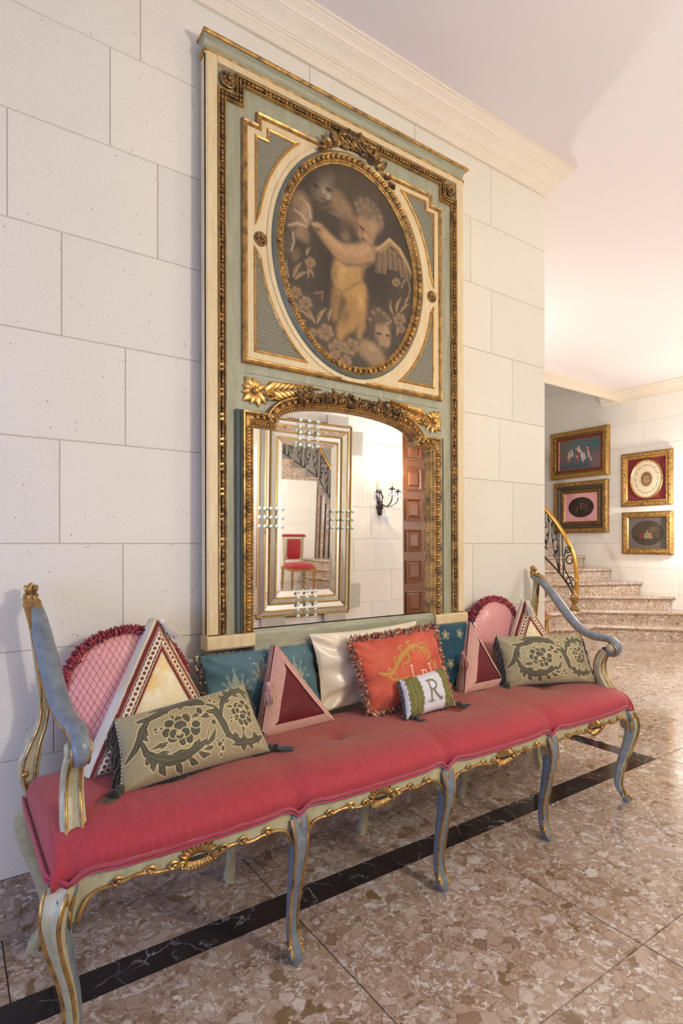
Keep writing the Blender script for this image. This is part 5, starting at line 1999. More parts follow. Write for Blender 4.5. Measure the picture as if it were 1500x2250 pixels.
# ------------------------------------------------------------------ the oval painting (winged child, garlands), tones in cm on the panel
PAINTING = [
(1,7.1,31.9,26.25,13.65,(92,78,58),0,0.7,1),
(1,-23.0,-34.3,22.05,22.05,(88,72,54),0,0.5,1),
(1,-10.5,-5.1,10.5,22.05,(46,38,30),0,0.7,1),
(1,12.4,-3.3,11.55,17.32,(44,36,28),0,0.6,1),
(1,23.9,15.4,10.5,21.0,(64,52,40),0,0.5,1),
(1,-23.3,16.4,4.99,6.3,(148,118,84),0.3,0.85,0.5),
(1,-21.0,13.2,3.15,5.25,(168,138,104),0.2,0.85,0.5),
(1,-26.1,11.5,3.67,4.72,(116,94,70),-0.3,0.85,0.5),
(1,-24.3,7.4,4.2,4.99,(148,118,84),0.2,0.85,0.5),
(1,-27.4,8.0,3.67,3.15,(104,86,64),0.5,0.85,0.5),
(1,-22.0,6.1,2.89,4.2,(140,112,82),-0.2,0.85,0.5),
(1,-28.8,0.5,2.62,5.77,(96,80,60),0.1,0.85,0.5),
(1,-25.6,-2.5,2.1,3.67,(118,96,68),0.4,0.85,0.5),
(0,[(-26.0,13.5),(-22.9,12.6),(-21.0,10.8)],[0.42,0.53,0.42],(196,172,140),0.7,0.73),
(0,[(-28.3,7.3),(-24.7,9.2),(-21.0,9.2)],[0.42,0.53,0.42],(196,172,140),0.7,0.73),
(0,[(-26.8,5.0),(-26.3,2.0),(-27.4,-1.5)],[0.37,0.42,0.32],(196,172,140),0.7,0.73),
(0,[(-23.3,18.8),(-20.1,17.1),(-19.1,13.0)],[0.37,0.47,0.37],(196,172,140),0.7,0.73),
(0,[(-8.0,23.3),(-3.9,20.9),(-1.4,18.8)],[3.94,3.67,2.62],(142,114,80),0.95,3.15),
(1,-14.3,24.3,5.88,7.09,(120,102,82),0,1,0.5),
(1,-14.3,29.6,6.3,3.67,(88,74,58),0,0.95,0.6),
(1,-18.2,27.0,2.62,4.72,(74,60,46),0,0.8,0.6),
(1,-10.4,30.3,2.62,4.2,(112,96,78),0,0.8,0.6),
(1,-12.4,27.1,3.15,4.72,(146,126,102),0,0.6,0.9),
(1,-17.0,25.4,2.21,1.05,(64,54,46),0,0.95,0.6),
(1,-11.2,26.1,1.99,1.05,(60,50,42),0,0.95,0.6),
(1,-13.5,24.4,0.84,2.52,(176,158,134),0,0.7,0.8),
(1,-13.1,23.3,1.36,0.53,(84,66,54),0,0.8,0.6),
(1,-14.1,21.7,2.31,0.63,(96,62,50),0,0.9,0.6),
(1,-11.4,23.5,1.78,2.1,(198,180,152),0,0.6,0.9),
(1,-17.7,22.4,1.57,3.67,(98,82,68),0,0.7,0.8),
(0,[(-17.2,19.7),(-13.9,19.6),(-10.5,22.0)],[0.63,0.63,0.63],(58,48,38),0.7,1.05),
(0,[(-10.5,17.9),(-6.5,18.0),(-2.4,17.6)],[0.53,0.84,1.16],(134,116,96),0.7,1.57),
(1,-3.5,14.8,4.2,6.3,(96,76,56),0.3,0.7,0.7),
(1,-3.5,10.6,3.15,3.15,(140,112,82),0,0.7,0.7),
(0,[(-7.6,-11.8),(-8.1,-16.5),(-8.6,-21.1)],[2.52,2.31,1.68],(140,106,64),1,2.1),
(0,[(3.2,-17.6),(4.2,-21.2),(2.6,-25.8)],[1.89,1.78,1.26],(156,120,74),1,1.57),
(0,[(1.6,-9.5),(1.6,-15.4),(-2.1,-20.9),(-5.4,-25.4),(-6.2,-28.5)],[5.46,5.04,3.99,2.42,1.57],(168,128,74),1,2.42),
(0,[(-0.4,2.7),(-2.5,-2.1),(-3.5,-6.2)],[5.77,6.72,6.19],(176,136,80),1,2.42),
(1,-6.6,-4.9,4.41,4.99,(184,144,86),0,0.9,0.5),
(1,1.6,-7.4,5.77,5.25,(178,138,80),0,0.9,0.6),
(1,-3.6,-19.6,2.62,6.3,(96,70,44),0.3,0.7,0.9),
(1,-8.6,-5.0,2.1,5.77,(112,84,52),0,0.6,0.9),
(1,4.8,0.7,2.1,6.3,(112,86,56),0,0.6,0.9),
(0,[(-9.1,-10.1),(-4.6,-10.6),(0.6,-6.4),(3.2,-4.8)],[0.32,0.47,0.42,0.26],(100,74,48),0.6,1.36),
(0,[(-5.6,-11.7),(-6.1,-16.0),(-6.6,-20.7)],[0.42,0.47,0.42],(92,66,44),0.65,1.36),
(1,3.7,-11.9,3.15,5.77,(206,164,100),0,0.65,1),
(1,-0.4,1.4,3.67,4.2,(204,164,108),0,0.5,1),
(1,5.9,7.0,3.15,2.62,(206,170,124),0,0.5,1),
(1,-10.6,-8.4,1.57,6.3,(70,52,36),0,0.5,1),
(1,6.9,-12.4,2.1,9.45,(60,46,32),0,0.5,1),
(1,-4.5,-1.4,3.67,3.15,(208,168,106),0,0.5,1),
(0,[(6.5,7.6),(2.7,5.3),(-2.5,3.3),(-7.5,4.8),(-12.0,7.6),(-14.9,9.9)],[4.2,4.51,3.88,3.15,2.42,1.99],(166,130,90),1,2.1),
(0,[(6.5,8.9),(1.7,6.7),(-3.5,5.6),(-8.5,7.0),(-12.5,9.1)],[2.1,2.1,1.78,1.36,1.05],(196,158,112),0.6,2.1),
(0,[(-10.0,1.6),(-3.5,0.1),(3.8,1.9),(8.1,4.2)],[0.32,0.53,0.53,0.32],(84,62,42),0.6,1.47),
(1,-16.3,10.5,2.73,2.1,(150,118,88),0.5,1,0.5),
(0,[(-18.2,10.9),(-15.3,11.4)],[0.63,0.73],(178,146,112),0.8,0.73),
(0,[(-18.4,9.2),(-15.8,9.6)],[0.53,0.63],(104,80,60),0.8,0.73),
(1,6.0,16.9,6.19,6.72,(158,124,90),0.4,1,0.35),
(1,7.1,24.2,7.35,4.72,(122,100,76),0.5,1,0.5),
(1,12.5,21.2,3.25,5.25,(130,106,82),0.2,1,0.5),
(1,1.8,24.9,2.31,1.85,(134,112,88),0.5,0.7,0.8),
(1,1.3,25.1,1.62,0.69,(160,140,114),0.9,0.45,0.9),
(1,2.4,24.6,1.16,0.69,(76,60,46),0.5,0.6,0.9),
(1,4.4,27.1,2.21,1.76,(134,112,88),0.5,0.7,0.8),
(1,4.0,27.3,1.54,0.66,(160,140,114),0.9,0.45,0.9),
(1,5.0,26.7,1.1,0.66,(76,60,46),0.5,0.6,0.9),
(1,7.6,28.2,2.1,1.68,(134,112,88),0.5,0.7,0.8),
(1,7.2,28.4,1.47,0.63,(160,140,114),0.9,0.45,0.9),
(1,8.3,27.8,1.05,0.63,(76,60,46),0.5,0.6,0.9),
(1,10.3,27.4,2.1,1.68,(134,112,88),0.5,0.7,0.8),
(1,9.9,27.6,1.47,0.63,(160,140,114),0.9,0.45,0.9),
(1,11.0,27.0,1.05,0.63,(76,60,46),0.5,0.6,0.9),
(1,12.5,26.0,2.1,1.68,(134,112,88),0.5,0.7,0.8),
(1,12.1,26.2,1.47,0.63,(160,140,114),0.9,0.45,0.9),
(1,13.2,25.6,1.05,0.63,(76,60,46),0.5,0.6,0.9),
(1,13.6,23.7,1.89,1.51,(134,112,88),0.5,0.7,0.8),
(1,13.2,23.9,1.32,0.57,(160,140,114),0.9,0.45,0.9),
(1,14.3,23.3,0.94,0.57,(76,60,46),0.5,0.6,0.9),
(1,14.2,21.3,1.78,1.43,(134,112,88),0.5,0.7,0.8),
(1,13.8,21.5,1.25,0.54,(160,140,114),0.9,0.45,0.9),
(1,14.9,20.9,0.89,0.54,(76,60,46),0.5,0.6,0.9),
(1,2.8,22.7,2.1,1.68,(134,112,88),0.5,0.7,0.8),
(1,2.4,22.9,1.47,0.63,(160,140,114),0.9,0.45,0.9),
(1,3.4,22.3,1.05,0.63,(76,60,46),0.5,0.6,0.9),
(1,6.0,25.1,2.1,1.68,(134,112,88),0.5,0.7,0.8),
(1,5.6,25.3,1.47,0.63,(160,140,114),0.9,0.45,0.9),
(1,6.6,24.7,1.05,0.63,(76,60,46),0.5,0.6,0.9),
(1,8.7,24.7,2.1,1.68,(134,112,88),0.5,0.7,0.8),
(1,8.3,24.9,1.47,0.63,(160,140,114),0.9,0.45,0.9),
(1,9.4,24.3,1.05,0.63,(76,60,46),0.5,0.6,0.9),
(1,10.9,22.8,1.89,1.51,(134,112,88),0.5,0.7,0.8),
(1,10.4,23.0,1.32,0.57,(160,140,114),0.9,0.45,0.9),
(1,11.5,22.4,0.94,0.57,(76,60,46),0.5,0.6,0.9),
(1,12.5,19.0,1.89,1.51,(134,112,88),0.5,0.7,0.8),
(1,12.1,19.2,1.32,0.57,(160,140,114),0.9,0.45,0.9),
(1,13.2,18.6,0.94,0.57,(76,60,46),0.5,0.6,0.9),
(1,9.8,19.0,3.15,3.67,(178,144,106),0,0.8,0.8),
(1,4.4,15.6,3.15,2.62,(150,112,82),0,0.7,0.8),
(1,4.1,16.5,2.1,0.63,(56,42,34),0.5,0.9,0.6),
(1,6.0,14.1,1.26,1.05,(196,160,120),0,0.8,0.7),
(1,5.0,12.4,1.89,0.47,(84,48,38),0.4,0.9,0.6),
(1,8.6,12.6,2.1,1.89,(176,142,104),0,0.8,0.7),
(1,1.7,15.6,1.36,4.72,(80,62,48),0,0.6,0.9),
(0,[(10.8,10.2),(14.7,11.3),(18.1,15.4),(22.7,13.7),(27.4,9.2),(29.2,5.6)],[1.36,1.36,1.26,1.05,0.94,0.53],(158,126,86),1,1.26),
(0,[(12.5,10.3),(11.7,5.7),(11.1,1.6)],[0.68,0.79,0.53],(124,100,72),0.9,0.73),
(0,[(12.0,9.7),(11.4,5.6),(10.9,2.0)],[0.16,0.21,0.16],(62,50,38),0.7,0.42),
(0,[(13.6,10.2),(13.0,5.6),(12.6,1.8)],[0.68,0.79,0.53],(150,122,88),0.9,0.73),
(0,[(13.2,9.6),(12.7,5.5),(12.3,2.1)],[0.16,0.21,0.16],(62,50,38),0.7,0.42),
(0,[(14.8,10.1),(14.4,5.5),(14.0,1.9)],[0.68,0.79,0.53],(124,100,72),0.9,0.73),
(0,[(14.4,9.5),(14.0,5.4),(13.8,2.3)],[0.16,0.21,0.16],(62,50,38),0.7,0.42),
(0,[(16.0,10.0),(15.7,5.5),(15.5,2.1)],[0.68,0.79,0.53],(150,122,88),0.9,0.73),
(0,[(15.5,9.4),(15.4,5.4),(15.2,2.5)],[0.16,0.21,0.16],(62,50,38),0.7,0.42),
(0,[(17.2,12.1),(17.1,7.6),(16.9,4.5)],[0.68,0.79,0.53],(124,100,72),0.9,0.73),
(0,[(16.7,11.5),(16.7,7.5),(16.7,4.9)],[0.16,0.21,0.16],(62,50,38),0.7,0.42),
(0,[(18.4,12.0),(18.4,7.6),(18.4,4.7)],[0.68,0.79,0.53],(150,122,88),0.9,0.73),
(0,[(17.9,11.4),(18.1,7.5),(18.2,5.1)],[0.16,0.21,0.16],(62,50,38),0.7,0.42),
(0,[(19.6,11.9),(19.8,7.5),(19.9,4.9)],[0.68,0.79,0.53],(124,100,72),0.9,0.73),
(0,[(19.1,11.3),(19.5,7.4),(19.7,5.3)],[0.16,0.21,0.16],(62,50,38),0.7,0.42),
(0,[(20.8,11.8),(21.2,7.5),(21.4,5.1)],[0.68,0.79,0.53],(150,122,88),0.9,0.73),
(0,[(20.3,11.2),(20.8,7.4),(21.2,5.5)],[0.16,0.21,0.16],(62,50,38),0.7,0.42),
(0,[(22.0,11.7),(22.6,7.4),(22.9,5.3)],[0.68,0.79,0.53],(124,100,72),0.9,0.73),
(0,[(21.6,11.1),(22.2,7.3),(22.7,5.6)],[0.16,0.21,0.16],(62,50,38),0.7,0.42),
(0,[(23.2,9.4),(24.0,5.1),(24.4,3.2)],[0.68,0.79,0.53],(150,122,88),0.9,0.73),
(0,[(22.8,8.8),(23.6,5.0),(24.2,3.6)],[0.16,0.21,0.16],(62,50,38),0.7,0.42),
(0,[(24.5,9.3),(25.4,5.0),(26.0,3.4)],[0.68,0.79,0.53],(124,100,72),0.9,0.73),
(0,[(24.0,8.7),(25.0,4.9),(25.7,3.8)],[0.16,0.21,0.16],(62,50,38),0.7,0.42),
(0,[(25.7,9.2),(26.8,5.0),(27.5,3.6)],[0.68,0.79,0.53],(150,122,88),0.9,0.73),
(0,[(25.2,8.6),(26.5,4.9),(27.3,4.0)],[0.16,0.21,0.16],(62,50,38),0.7,0.42),
(0,[(27.0,9.1),(28.2,4.9),(29.1,3.8)],[0.68,0.79,0.53],(124,100,72),0.9,0.73),
(0,[(26.5,8.5),(27.9,4.8),(28.8,4.2)],[0.16,0.21,0.16],(62,50,38),0.7,0.42),
(0,[(11.9,10.5),(18.1,16.3),(23.9,13.6),(29.2,6.1)],[0.47,0.53,0.47,0.32],(204,172,124),0.7,0.73),
(0,[(5.8,-30.3),(10.1,-32.0),(13.4,-35.3),(11.2,-39.7)],[3.67,4.41,3.67,3.15],(150,122,86),1,2.42),
(1,9.0,-28.8,3.15,2.62,(186,154,112),0,0.6,0.9),
(1,14.3,-22.9,4.99,6.83,(152,122,90),-0.15,1,0.4),
(1,12.4,-15.9,5.25,4.2,(96,78,58),0,1,0.5),
(1,8.5,-21.6,2.62,5.77,(84,68,52),0,0.9,0.6),
(1,17.4,-17.0,2.62,4.2,(104,86,64),0,0.9,0.6),
(1,9.6,-15.3,1.78,1.43,(132,110,84),0,0.7,0.7),
(1,9.3,-15.1,0.71,0.54,(168,148,118),0,0.6,0.9),
(1,12.4,-13.5,1.78,1.43,(132,110,84),0,0.7,0.7),
(1,12.1,-13.4,0.71,0.54,(168,148,118),0,0.6,0.9),
(1,15.2,-14.4,1.68,1.34,(132,110,84),0,0.7,0.7),
(1,14.8,-14.2,0.67,0.5,(168,148,118),0,0.6,0.9),
(1,8.0,-18.2,1.57,1.26,(132,110,84),0,0.7,0.7),
(1,7.7,-18.0,0.63,0.47,(168,148,118),0,0.6,0.9),
(1,16.9,-15.8,1.47,1.18,(132,110,84),0,0.7,0.7),
(1,16.5,-15.6,0.59,0.44,(168,148,118),0,0.6,0.9),
(1,16.3,-21.2,2.42,4.2,(186,152,112),0,0.7,0.9),
(1,12.3,-22.9,1.78,0.73,(54,42,34),0,0.95,0.6),
(1,16.9,-22.7,1.57,0.68,(54,42,34),0,0.95,0.6),
(1,14.9,-25.0,0.73,2.31,(178,148,110),0,0.6,0.8),
(1,14.5,-28.1,1.89,0.53,(92,52,42),0,0.9,0.6),
(1,11.5,-26.1,1.36,3.67,(92,72,54),0,0.6,0.9),
(1,16.8,-25.9,1.57,1.78,(190,158,118),0,0.6,0.9),
(0,[(-28.4,-11.1),(-29.4,-9.4),(-29.7,-7.3),(-29.3,-5.2)],[0.32,1.05,0.73,0.16],(140,112,80),0.9,0.53),
(0,[(-28.4,-11.1),(-29.9,-6.8)],[0.16,0.1],(196,166,126),0.6,0.32),
(0,[(-26.6,-10.7),(-25.9,-8.5),(-24.6,-6.3),(-22.9,-4.6)],[0.28,0.94,0.66,0.14],(140,112,80),0.9,0.53),
(0,[(-26.6,-10.7),(-24.3,-5.7)],[0.16,0.1],(196,166,126),0.6,0.32),
(0,[(-25.7,-11.2),(-24.2,-9.5),(-22.4,-8.1),(-20.4,-7.3)],[0.25,0.84,0.59,0.13],(140,112,80),0.9,0.53),
(0,[(-25.7,-11.2),(-21.9,-7.7)],[0.16,0.1],(196,166,126),0.6,0.32),
(0,[(-27.9,-13.8),(-29.4,-14.9),(-31.1,-15.7),(-32.6,-16.0)],[0.28,0.94,0.66,0.14],(140,112,80),0.9,0.53),
(0,[(-27.9,-13.8),(-31.5,-16.0)],[0.16,0.1],(196,166,126),0.6,0.32),
(0,[(-20.6,-5.9),(-20.2,-7.1),(-20.2,-8.5),(-20.8,-9.9)],[0.19,0.63,0.44,0.09],(140,112,80),0.9,0.53),
(0,[(-20.6,-5.9),(-20.2,-8.9)],[0.16,0.1],(196,166,126),0.6,0.32),
(0,[(-19.7,-6.0),(-18.8,-6.7),(-18.2,-7.8),(-18.1,-9.0)],[0.19,0.63,0.44,0.09],(140,112,80),0.9,0.53),
(0,[(-19.7,-6.0),(-18.0,-8.1)],[0.16,0.1],(196,166,126),0.6,0.32),
(0,[(-21.1,-1.2),(-20.8,0.0),(-20.2,1.2),(-19.3,2.2)],[0.22,0.73,0.51,0.11],(140,112,80),0.9,0.53),
(0,[(-21.1,-1.2),(-20.1,1.5)],[0.16,0.1],(196,166,126),0.6,0.32),
(0,[(-23.0,-22.4),(-24.4,-21.6),(-25.4,-20.4),(-25.7,-19.0)],[0.25,0.84,0.59,0.13],(140,112,80),0.9,0.53),
(0,[(-23.0,-22.4),(-25.7,-20.1)],[0.16,0.1],(196,166,126),0.6,0.32),
(0,[(-17.4,-25.1),(-19.2,-23.4),(-20.2,-21.0),(-20.2,-18.6)],[0.32,1.05,0.73,0.16],(140,112,80),0.9,0.53),
(0,[(-17.4,-25.1),(-20.7,-20.5)],[0.16,0.1],(196,166,126),0.6,0.32),
(0,[(-16.4,-24.9),(-15.7,-22.6),(-14.2,-20.3),(-12.2,-18.5)],[0.28,0.94,0.66,0.14],(140,112,80),0.9,0.53),
(0,[(-16.4,-24.9),(-13.9,-19.6)],[0.16,0.1],(196,166,126),0.6,0.32),
(0,[(-18.3,-23.7),(-20.7,-23.3),(-22.6,-22.2),(-23.8,-20.7)],[0.25,0.84,0.59,0.13],(140,112,80),0.9,0.53),
(0,[(-18.3,-23.7),(-23.3,-22.0)],[0.16,0.1],(196,166,126),0.6,0.32),
(0,[(-11.6,-23.0),(-11.4,-21.1),(-10.6,-19.2),(-9.3,-17.5)],[0.25,0.84,0.59,0.13],(140,112,80),0.9,0.53),
(0,[(-11.6,-23.0),(-10.5,-18.6)],[0.16,0.1],(196,166,126),0.6,0.32),
(0,[(-21.6,-25.3),(-23.4,-26.2),(-25.4,-26.7),(-27.1,-26.7)],[0.25,0.84,0.59,0.13],(140,112,80),0.9,0.53),
(0,[(-21.6,-25.3),(-25.9,-26.9)],[0.16,0.1],(196,166,126),0.6,0.32),
(0,[(19.7,-13.4),(18.6,-11.8),(18.3,-9.8),(18.8,-7.9)],[0.25,0.84,0.59,0.13],(140,112,80),0.9,0.53),
(0,[(19.7,-13.4),(18.1,-9.3)],[0.16,0.1],(196,166,126),0.6,0.32),
(0,[(21.5,-12.1),(21.7,-9.9),(22.7,-7.5),(24.4,-5.5)],[0.25,0.84,0.59,0.13],(140,112,80),0.9,0.53),
(0,[(21.5,-12.1),(22.9,-6.9)],[0.16,0.1],(196,166,126),0.6,0.32),
(0,[(23.8,-11.5),(25.0,-9.8),(26.8,-8.2),(28.8,-7.2)],[0.22,0.73,0.51,0.11],(140,112,80),0.9,0.53),
(0,[(23.8,-11.5),(27.2,-7.8)],[0.16,0.1],(196,166,126),0.6,0.32),
(0,[(26.2,-7.8),(26.6,-6.5),(27.5,-5.2),(28.8,-4.2)],[0.19,0.63,0.44,0.09],(140,112,80),0.9,0.53),
(0,[(26.2,-7.8),(27.7,-4.8)],[0.16,0.1],(196,166,126),0.6,0.32),
(0,[(22.0,-17.8),(22.3,-19.1),(22.1,-20.6),(21.3,-21.9)],[0.22,0.73,0.51,0.11],(140,112,80),0.9,0.53),
(0,[(22.0,-17.8),(22.1,-21.0)],[0.16,0.1],(196,166,126),0.6,0.32),
(0,[(19.1,-16.2),(17.9,-17.3),(16.5,-18.1),(15.0,-18.6)],[0.19,0.63,0.44,0.09],(140,112,80),0.9,0.53),
(0,[(19.1,-16.2),(16.1,-18.4)],[0.16,0.1],(196,166,126),0.6,0.32),
(1,-25.7,-16.1,3.35,3.04,(96,76,56),0,0.9,0.4),
(1,-24.2,-16.1,1.52,1.16,(142,114,82),-0.3,0.85,0.5),
(1,-23.7,-16.1,0.91,0.37,(170,142,106),1.2,0.5,0.8),
(1,-25.3,-17.3,1.52,1.16,(142,114,82),-1.35,0.85,0.5),
(1,-25.2,-17.6,0.91,0.37,(170,142,106),0.1499999999999999,0.5,0.8),
(1,-26.8,-17.3,1.52,1.16,(142,114,82),-2.4,0.85,0.5),
(1,-27.2,-17.6,0.91,0.37,(170,142,106),-0.8999999999999999,0.5,0.8),
(1,-27.2,-16.1,1.52,1.16,(142,114,82),-3.45,0.85,0.5),
(1,-27.6,-16.1,0.91,0.37,(170,142,106),-1.9500000000000002,0.5,0.8),
(1,-26.0,-15.0,1.52,1.16,(142,114,82),-4.5,0.85,0.5),
(1,-26.1,-14.6,0.91,0.37,(170,142,106),-3.0,0.5,0.8),
(1,-24.5,-15.0,1.52,1.16,(142,114,82),-5.55,0.85,0.5),
(1,-24.2,-14.6,0.91,0.37,(170,142,106),-4.05,0.5,0.8),
(1,-25.7,-16.1,1.28,1.16,(118,92,66),0,0.9,0.5),
(0,[(-26.3,-16.3),(-25.7,-15.7),(-25.1,-16.0)],[0.21,0.26,0.21],(164,136,100),0.6,0.42),
(1,-25.7,-16.3,0.49,0.37,(60,44,34),0,0.8,0.6),
(1,-21.6,-18.9,3.81,3.46,(96,76,56),0,0.9,0.4),
(1,-19.8,-18.9,1.73,1.32,(142,114,82),-0.3,0.85,0.5),
(1,-19.3,-18.9,1.04,0.42,(170,142,106),1.2,0.5,0.8),
(1,-21.2,-20.2,1.73,1.32,(142,114,82),-1.35,0.85,0.5),
(1,-21.1,-20.6,1.04,0.42,(170,142,106),0.1499999999999999,0.5,0.8),
(1,-22.9,-20.2,1.73,1.32,(142,114,82),-2.4,0.85,0.5),
(1,-23.3,-20.6,1.04,0.42,(170,142,106),-0.8999999999999999,0.5,0.8),
(1,-23.3,-18.9,1.73,1.32,(142,114,82),-3.45,0.85,0.5),
(1,-23.8,-18.9,1.04,0.42,(170,142,106),-1.9500000000000002,0.5,0.8),
(1,-22.0,-17.6,1.73,1.32,(142,114,82),-4.5,0.85,0.5),
(1,-22.1,-17.2,1.04,0.42,(170,142,106),-3.0,0.5,0.8),
(1,-20.2,-17.6,1.73,1.32,(142,114,82),-5.55,0.85,0.5),
(1,-19.8,-17.2,1.04,0.42,(170,142,106),-4.05,0.5,0.8),
(1,-21.6,-18.9,1.46,1.32,(118,92,66),0,0.9,0.5),
(0,[(-22.3,-19.1),(-21.6,-18.4),(-20.9,-18.7)],[0.21,0.26,0.21],(164,136,100),0.6,0.42),
(1,-21.6,-19.1,0.55,0.42,(60,44,34),0,0.8,0.6),
(1,-19.4,-3.5,3.0,2.73,(96,76,56),0,0.9,0.4),
(1,-18.0,-3.5,1.36,1.04,(142,114,82),-0.3,0.85,0.5),
(1,-17.6,-3.5,0.82,0.33,(170,142,106),1.2,0.5,0.8),
(1,-19.1,-4.6,1.36,1.04,(142,114,82),-1.35,0.85,0.5),
(1,-19.0,-4.9,0.82,0.33,(170,142,106),0.1499999999999999,0.5,0.8),
(1,-20.5,-4.6,1.36,1.04,(142,114,82),-2.4,0.85,0.5),
(1,-20.8,-4.9,0.82,0.33,(170,142,106),-0.8999999999999999,0.5,0.8),
(1,-20.8,-3.6,1.36,1.04,(142,114,82),-3.45,0.85,0.5),
(1,-21.2,-3.6,0.82,0.33,(170,142,106),-1.9500000000000002,0.5,0.8),
(1,-19.7,-2.5,1.36,1.04,(142,114,82),-4.5,0.85,0.5),
(1,-19.8,-2.2,0.82,0.33,(170,142,106),-3.0,0.5,0.8),
(1,-18.3,-2.5,1.36,1.04,(142,114,82),-5.55,0.85,0.5),
(1,-18.0,-2.1,0.82,0.33,(170,142,106),-4.05,0.5,0.8),
(1,-19.4,-3.5,1.15,1.04,(118,92,66),0,0.9,0.5),
(0,[(-20.0,-3.7),(-19.4,-3.1),(-18.9,-3.4)],[0.21,0.26,0.21],(164,136,100),0.6,0.42),
(1,-19.4,-3.7,0.44,0.33,(60,44,34),0,0.8,0.6),
(1,-12.8,-27.8,4.62,4.2,(96,76,56),0,0.9,0.4),
(1,-10.6,-27.9,2.1,1.6,(142,114,82),-0.3,0.85,0.5),
(1,-9.9,-27.9,1.26,0.5,(170,142,106),1.2,0.5,0.8),
(1,-12.3,-29.4,2.1,1.6,(142,114,82),-1.35,0.85,0.5),
(1,-12.2,-29.9,1.26,0.5,(170,142,106),0.1499999999999999,0.5,0.8),
(1,-14.5,-29.4,2.1,1.6,(142,114,82),-2.4,0.85,0.5),
(1,-15.1,-29.8,1.26,0.5,(170,142,106),-0.8999999999999999,0.5,0.8),
(1,-15.0,-27.7,2.1,1.6,(142,114,82),-3.45,0.85,0.5),
(1,-15.7,-27.7,1.26,0.5,(170,142,106),-1.9500000000000002,0.5,0.8),
(1,-13.3,-26.1,2.1,1.6,(142,114,82),-4.5,0.85,0.5),
(1,-13.5,-25.6,1.26,0.5,(170,142,106),-3.0,0.5,0.8),
(1,-11.1,-26.2,2.1,1.6,(142,114,82),-5.55,0.85,0.5),
(1,-10.6,-25.7,1.26,0.5,(170,142,106),-4.05,0.5,0.8),
(1,-12.8,-27.8,1.76,1.6,(118,92,66),0,0.9,0.5),
(0,[(-13.8,-28.0),(-12.8,-27.1),(-12.0,-27.6)],[0.21,0.26,0.21],(164,136,100),0.6,0.42),
(1,-12.8,-28.1,0.67,0.5,(60,44,34),0,0.8,0.6),
(1,-7.9,-32.5,4.74,4.3,(96,76,56),0,0.9,0.4),
(1,-5.6,-32.6,2.15,1.64,(142,114,82),-0.3,0.85,0.5),
(1,-4.9,-32.7,1.29,0.52,(170,142,106),1.2,0.5,0.8),
(1,-7.4,-34.3,2.15,1.64,(142,114,82),-1.35,0.85,0.5),
(1,-7.2,-34.8,1.29,0.52,(170,142,106),0.1499999999999999,0.5,0.8),
(1,-9.7,-34.1,2.15,1.64,(142,114,82),-2.4,0.85,0.5),
(1,-10.3,-34.6,1.29,0.52,(170,142,106),-0.8999999999999999,0.5,0.8),
(1,-10.2,-32.4,2.15,1.64,(142,114,82),-3.45,0.85,0.5),
(1,-10.9,-32.4,1.29,0.52,(170,142,106),-1.9500000000000002,0.5,0.8),
(1,-8.4,-30.8,2.15,1.64,(142,114,82),-4.5,0.85,0.5),
(1,-8.6,-30.3,1.29,0.52,(170,142,106),-3.0,0.5,0.8),
(1,-6.1,-30.9,2.15,1.64,(142,114,82),-5.55,0.85,0.5),
(1,-5.5,-30.4,1.29,0.52,(170,142,106),-4.05,0.5,0.8),
(1,-7.9,-32.5,1.81,1.64,(118,92,66),0,0.9,0.5),
(0,[(-8.9,-32.7),(-7.9,-31.9),(-7.0,-32.4)],[0.21,0.26,0.21],(164,136,100),0.6,0.42),
(1,-7.9,-32.8,0.69,0.52,(60,44,34),0,0.8,0.6),
(1,-1.1,-30.8,4.85,4.41,(96,76,56),0,0.9,0.4),
(1,1.4,-30.9,2.21,1.68,(142,114,82),-0.3,0.85,0.5),
(1,2.2,-30.9,1.32,0.53,(170,142,106),1.2,0.5,0.8),
(1,-0.5,-32.6,2.21,1.68,(142,114,82),-1.35,0.85,0.5),
(1,-0.3,-33.1,1.32,0.53,(170,142,106),0.1499999999999999,0.5,0.8),
(1,-3.0,-32.5,2.21,1.68,(142,114,82),-2.4,0.85,0.5),
(1,-3.6,-33.0,1.32,0.53,(170,142,106),-0.8999999999999999,0.5,0.8),
(1,-3.5,-30.7,2.21,1.68,(142,114,82),-3.45,0.85,0.5),
(1,-4.3,-30.6,1.32,0.53,(170,142,106),-1.9500000000000002,0.5,0.8),
(1,-1.6,-29.0,2.21,1.68,(142,114,82),-4.5,0.85,0.5),
(1,-1.8,-28.4,1.32,0.53,(170,142,106),-3.0,0.5,0.8),
(1,0.9,-29.1,2.21,1.68,(142,114,82),-5.55,0.85,0.5),
(1,1.5,-28.6,1.32,0.53,(170,142,106),-4.05,0.5,0.8),
(1,-1.1,-30.8,1.85,1.68,(118,92,66),0,0.9,0.5),
(0,[(-2.1,-31.0),(-1.1,-30.1),(-0.1,-30.6)],[0.21,0.26,0.21],(164,136,100),0.6,0.42),
(1,-1.1,-31.1,0.71,0.53,(60,44,34),0,0.8,0.6),
(1,-8.7,-35.2,2.89,2.62,(96,76,56),0,0.9,0.4),
(1,-7.2,-35.2,1.31,1.0,(142,114,82),-0.3,0.85,0.5),
(1,-6.8,-35.3,0.79,0.32,(170,142,106),1.2,0.5,0.8),
(1,-8.4,-36.2,1.31,1.0,(142,114,82),-1.35,0.85,0.5),
(1,-8.3,-36.5,0.79,0.32,(170,142,106),0.1499999999999999,0.5,0.8),
(1,-9.8,-36.1,1.31,1.0,(142,114,82),-2.4,0.85,0.5),
(1,-10.1,-36.4,0.79,0.32,(170,142,106),-0.8999999999999999,0.5,0.8),
(1,-10.1,-35.1,1.31,1.0,(142,114,82),-3.45,0.85,0.5),
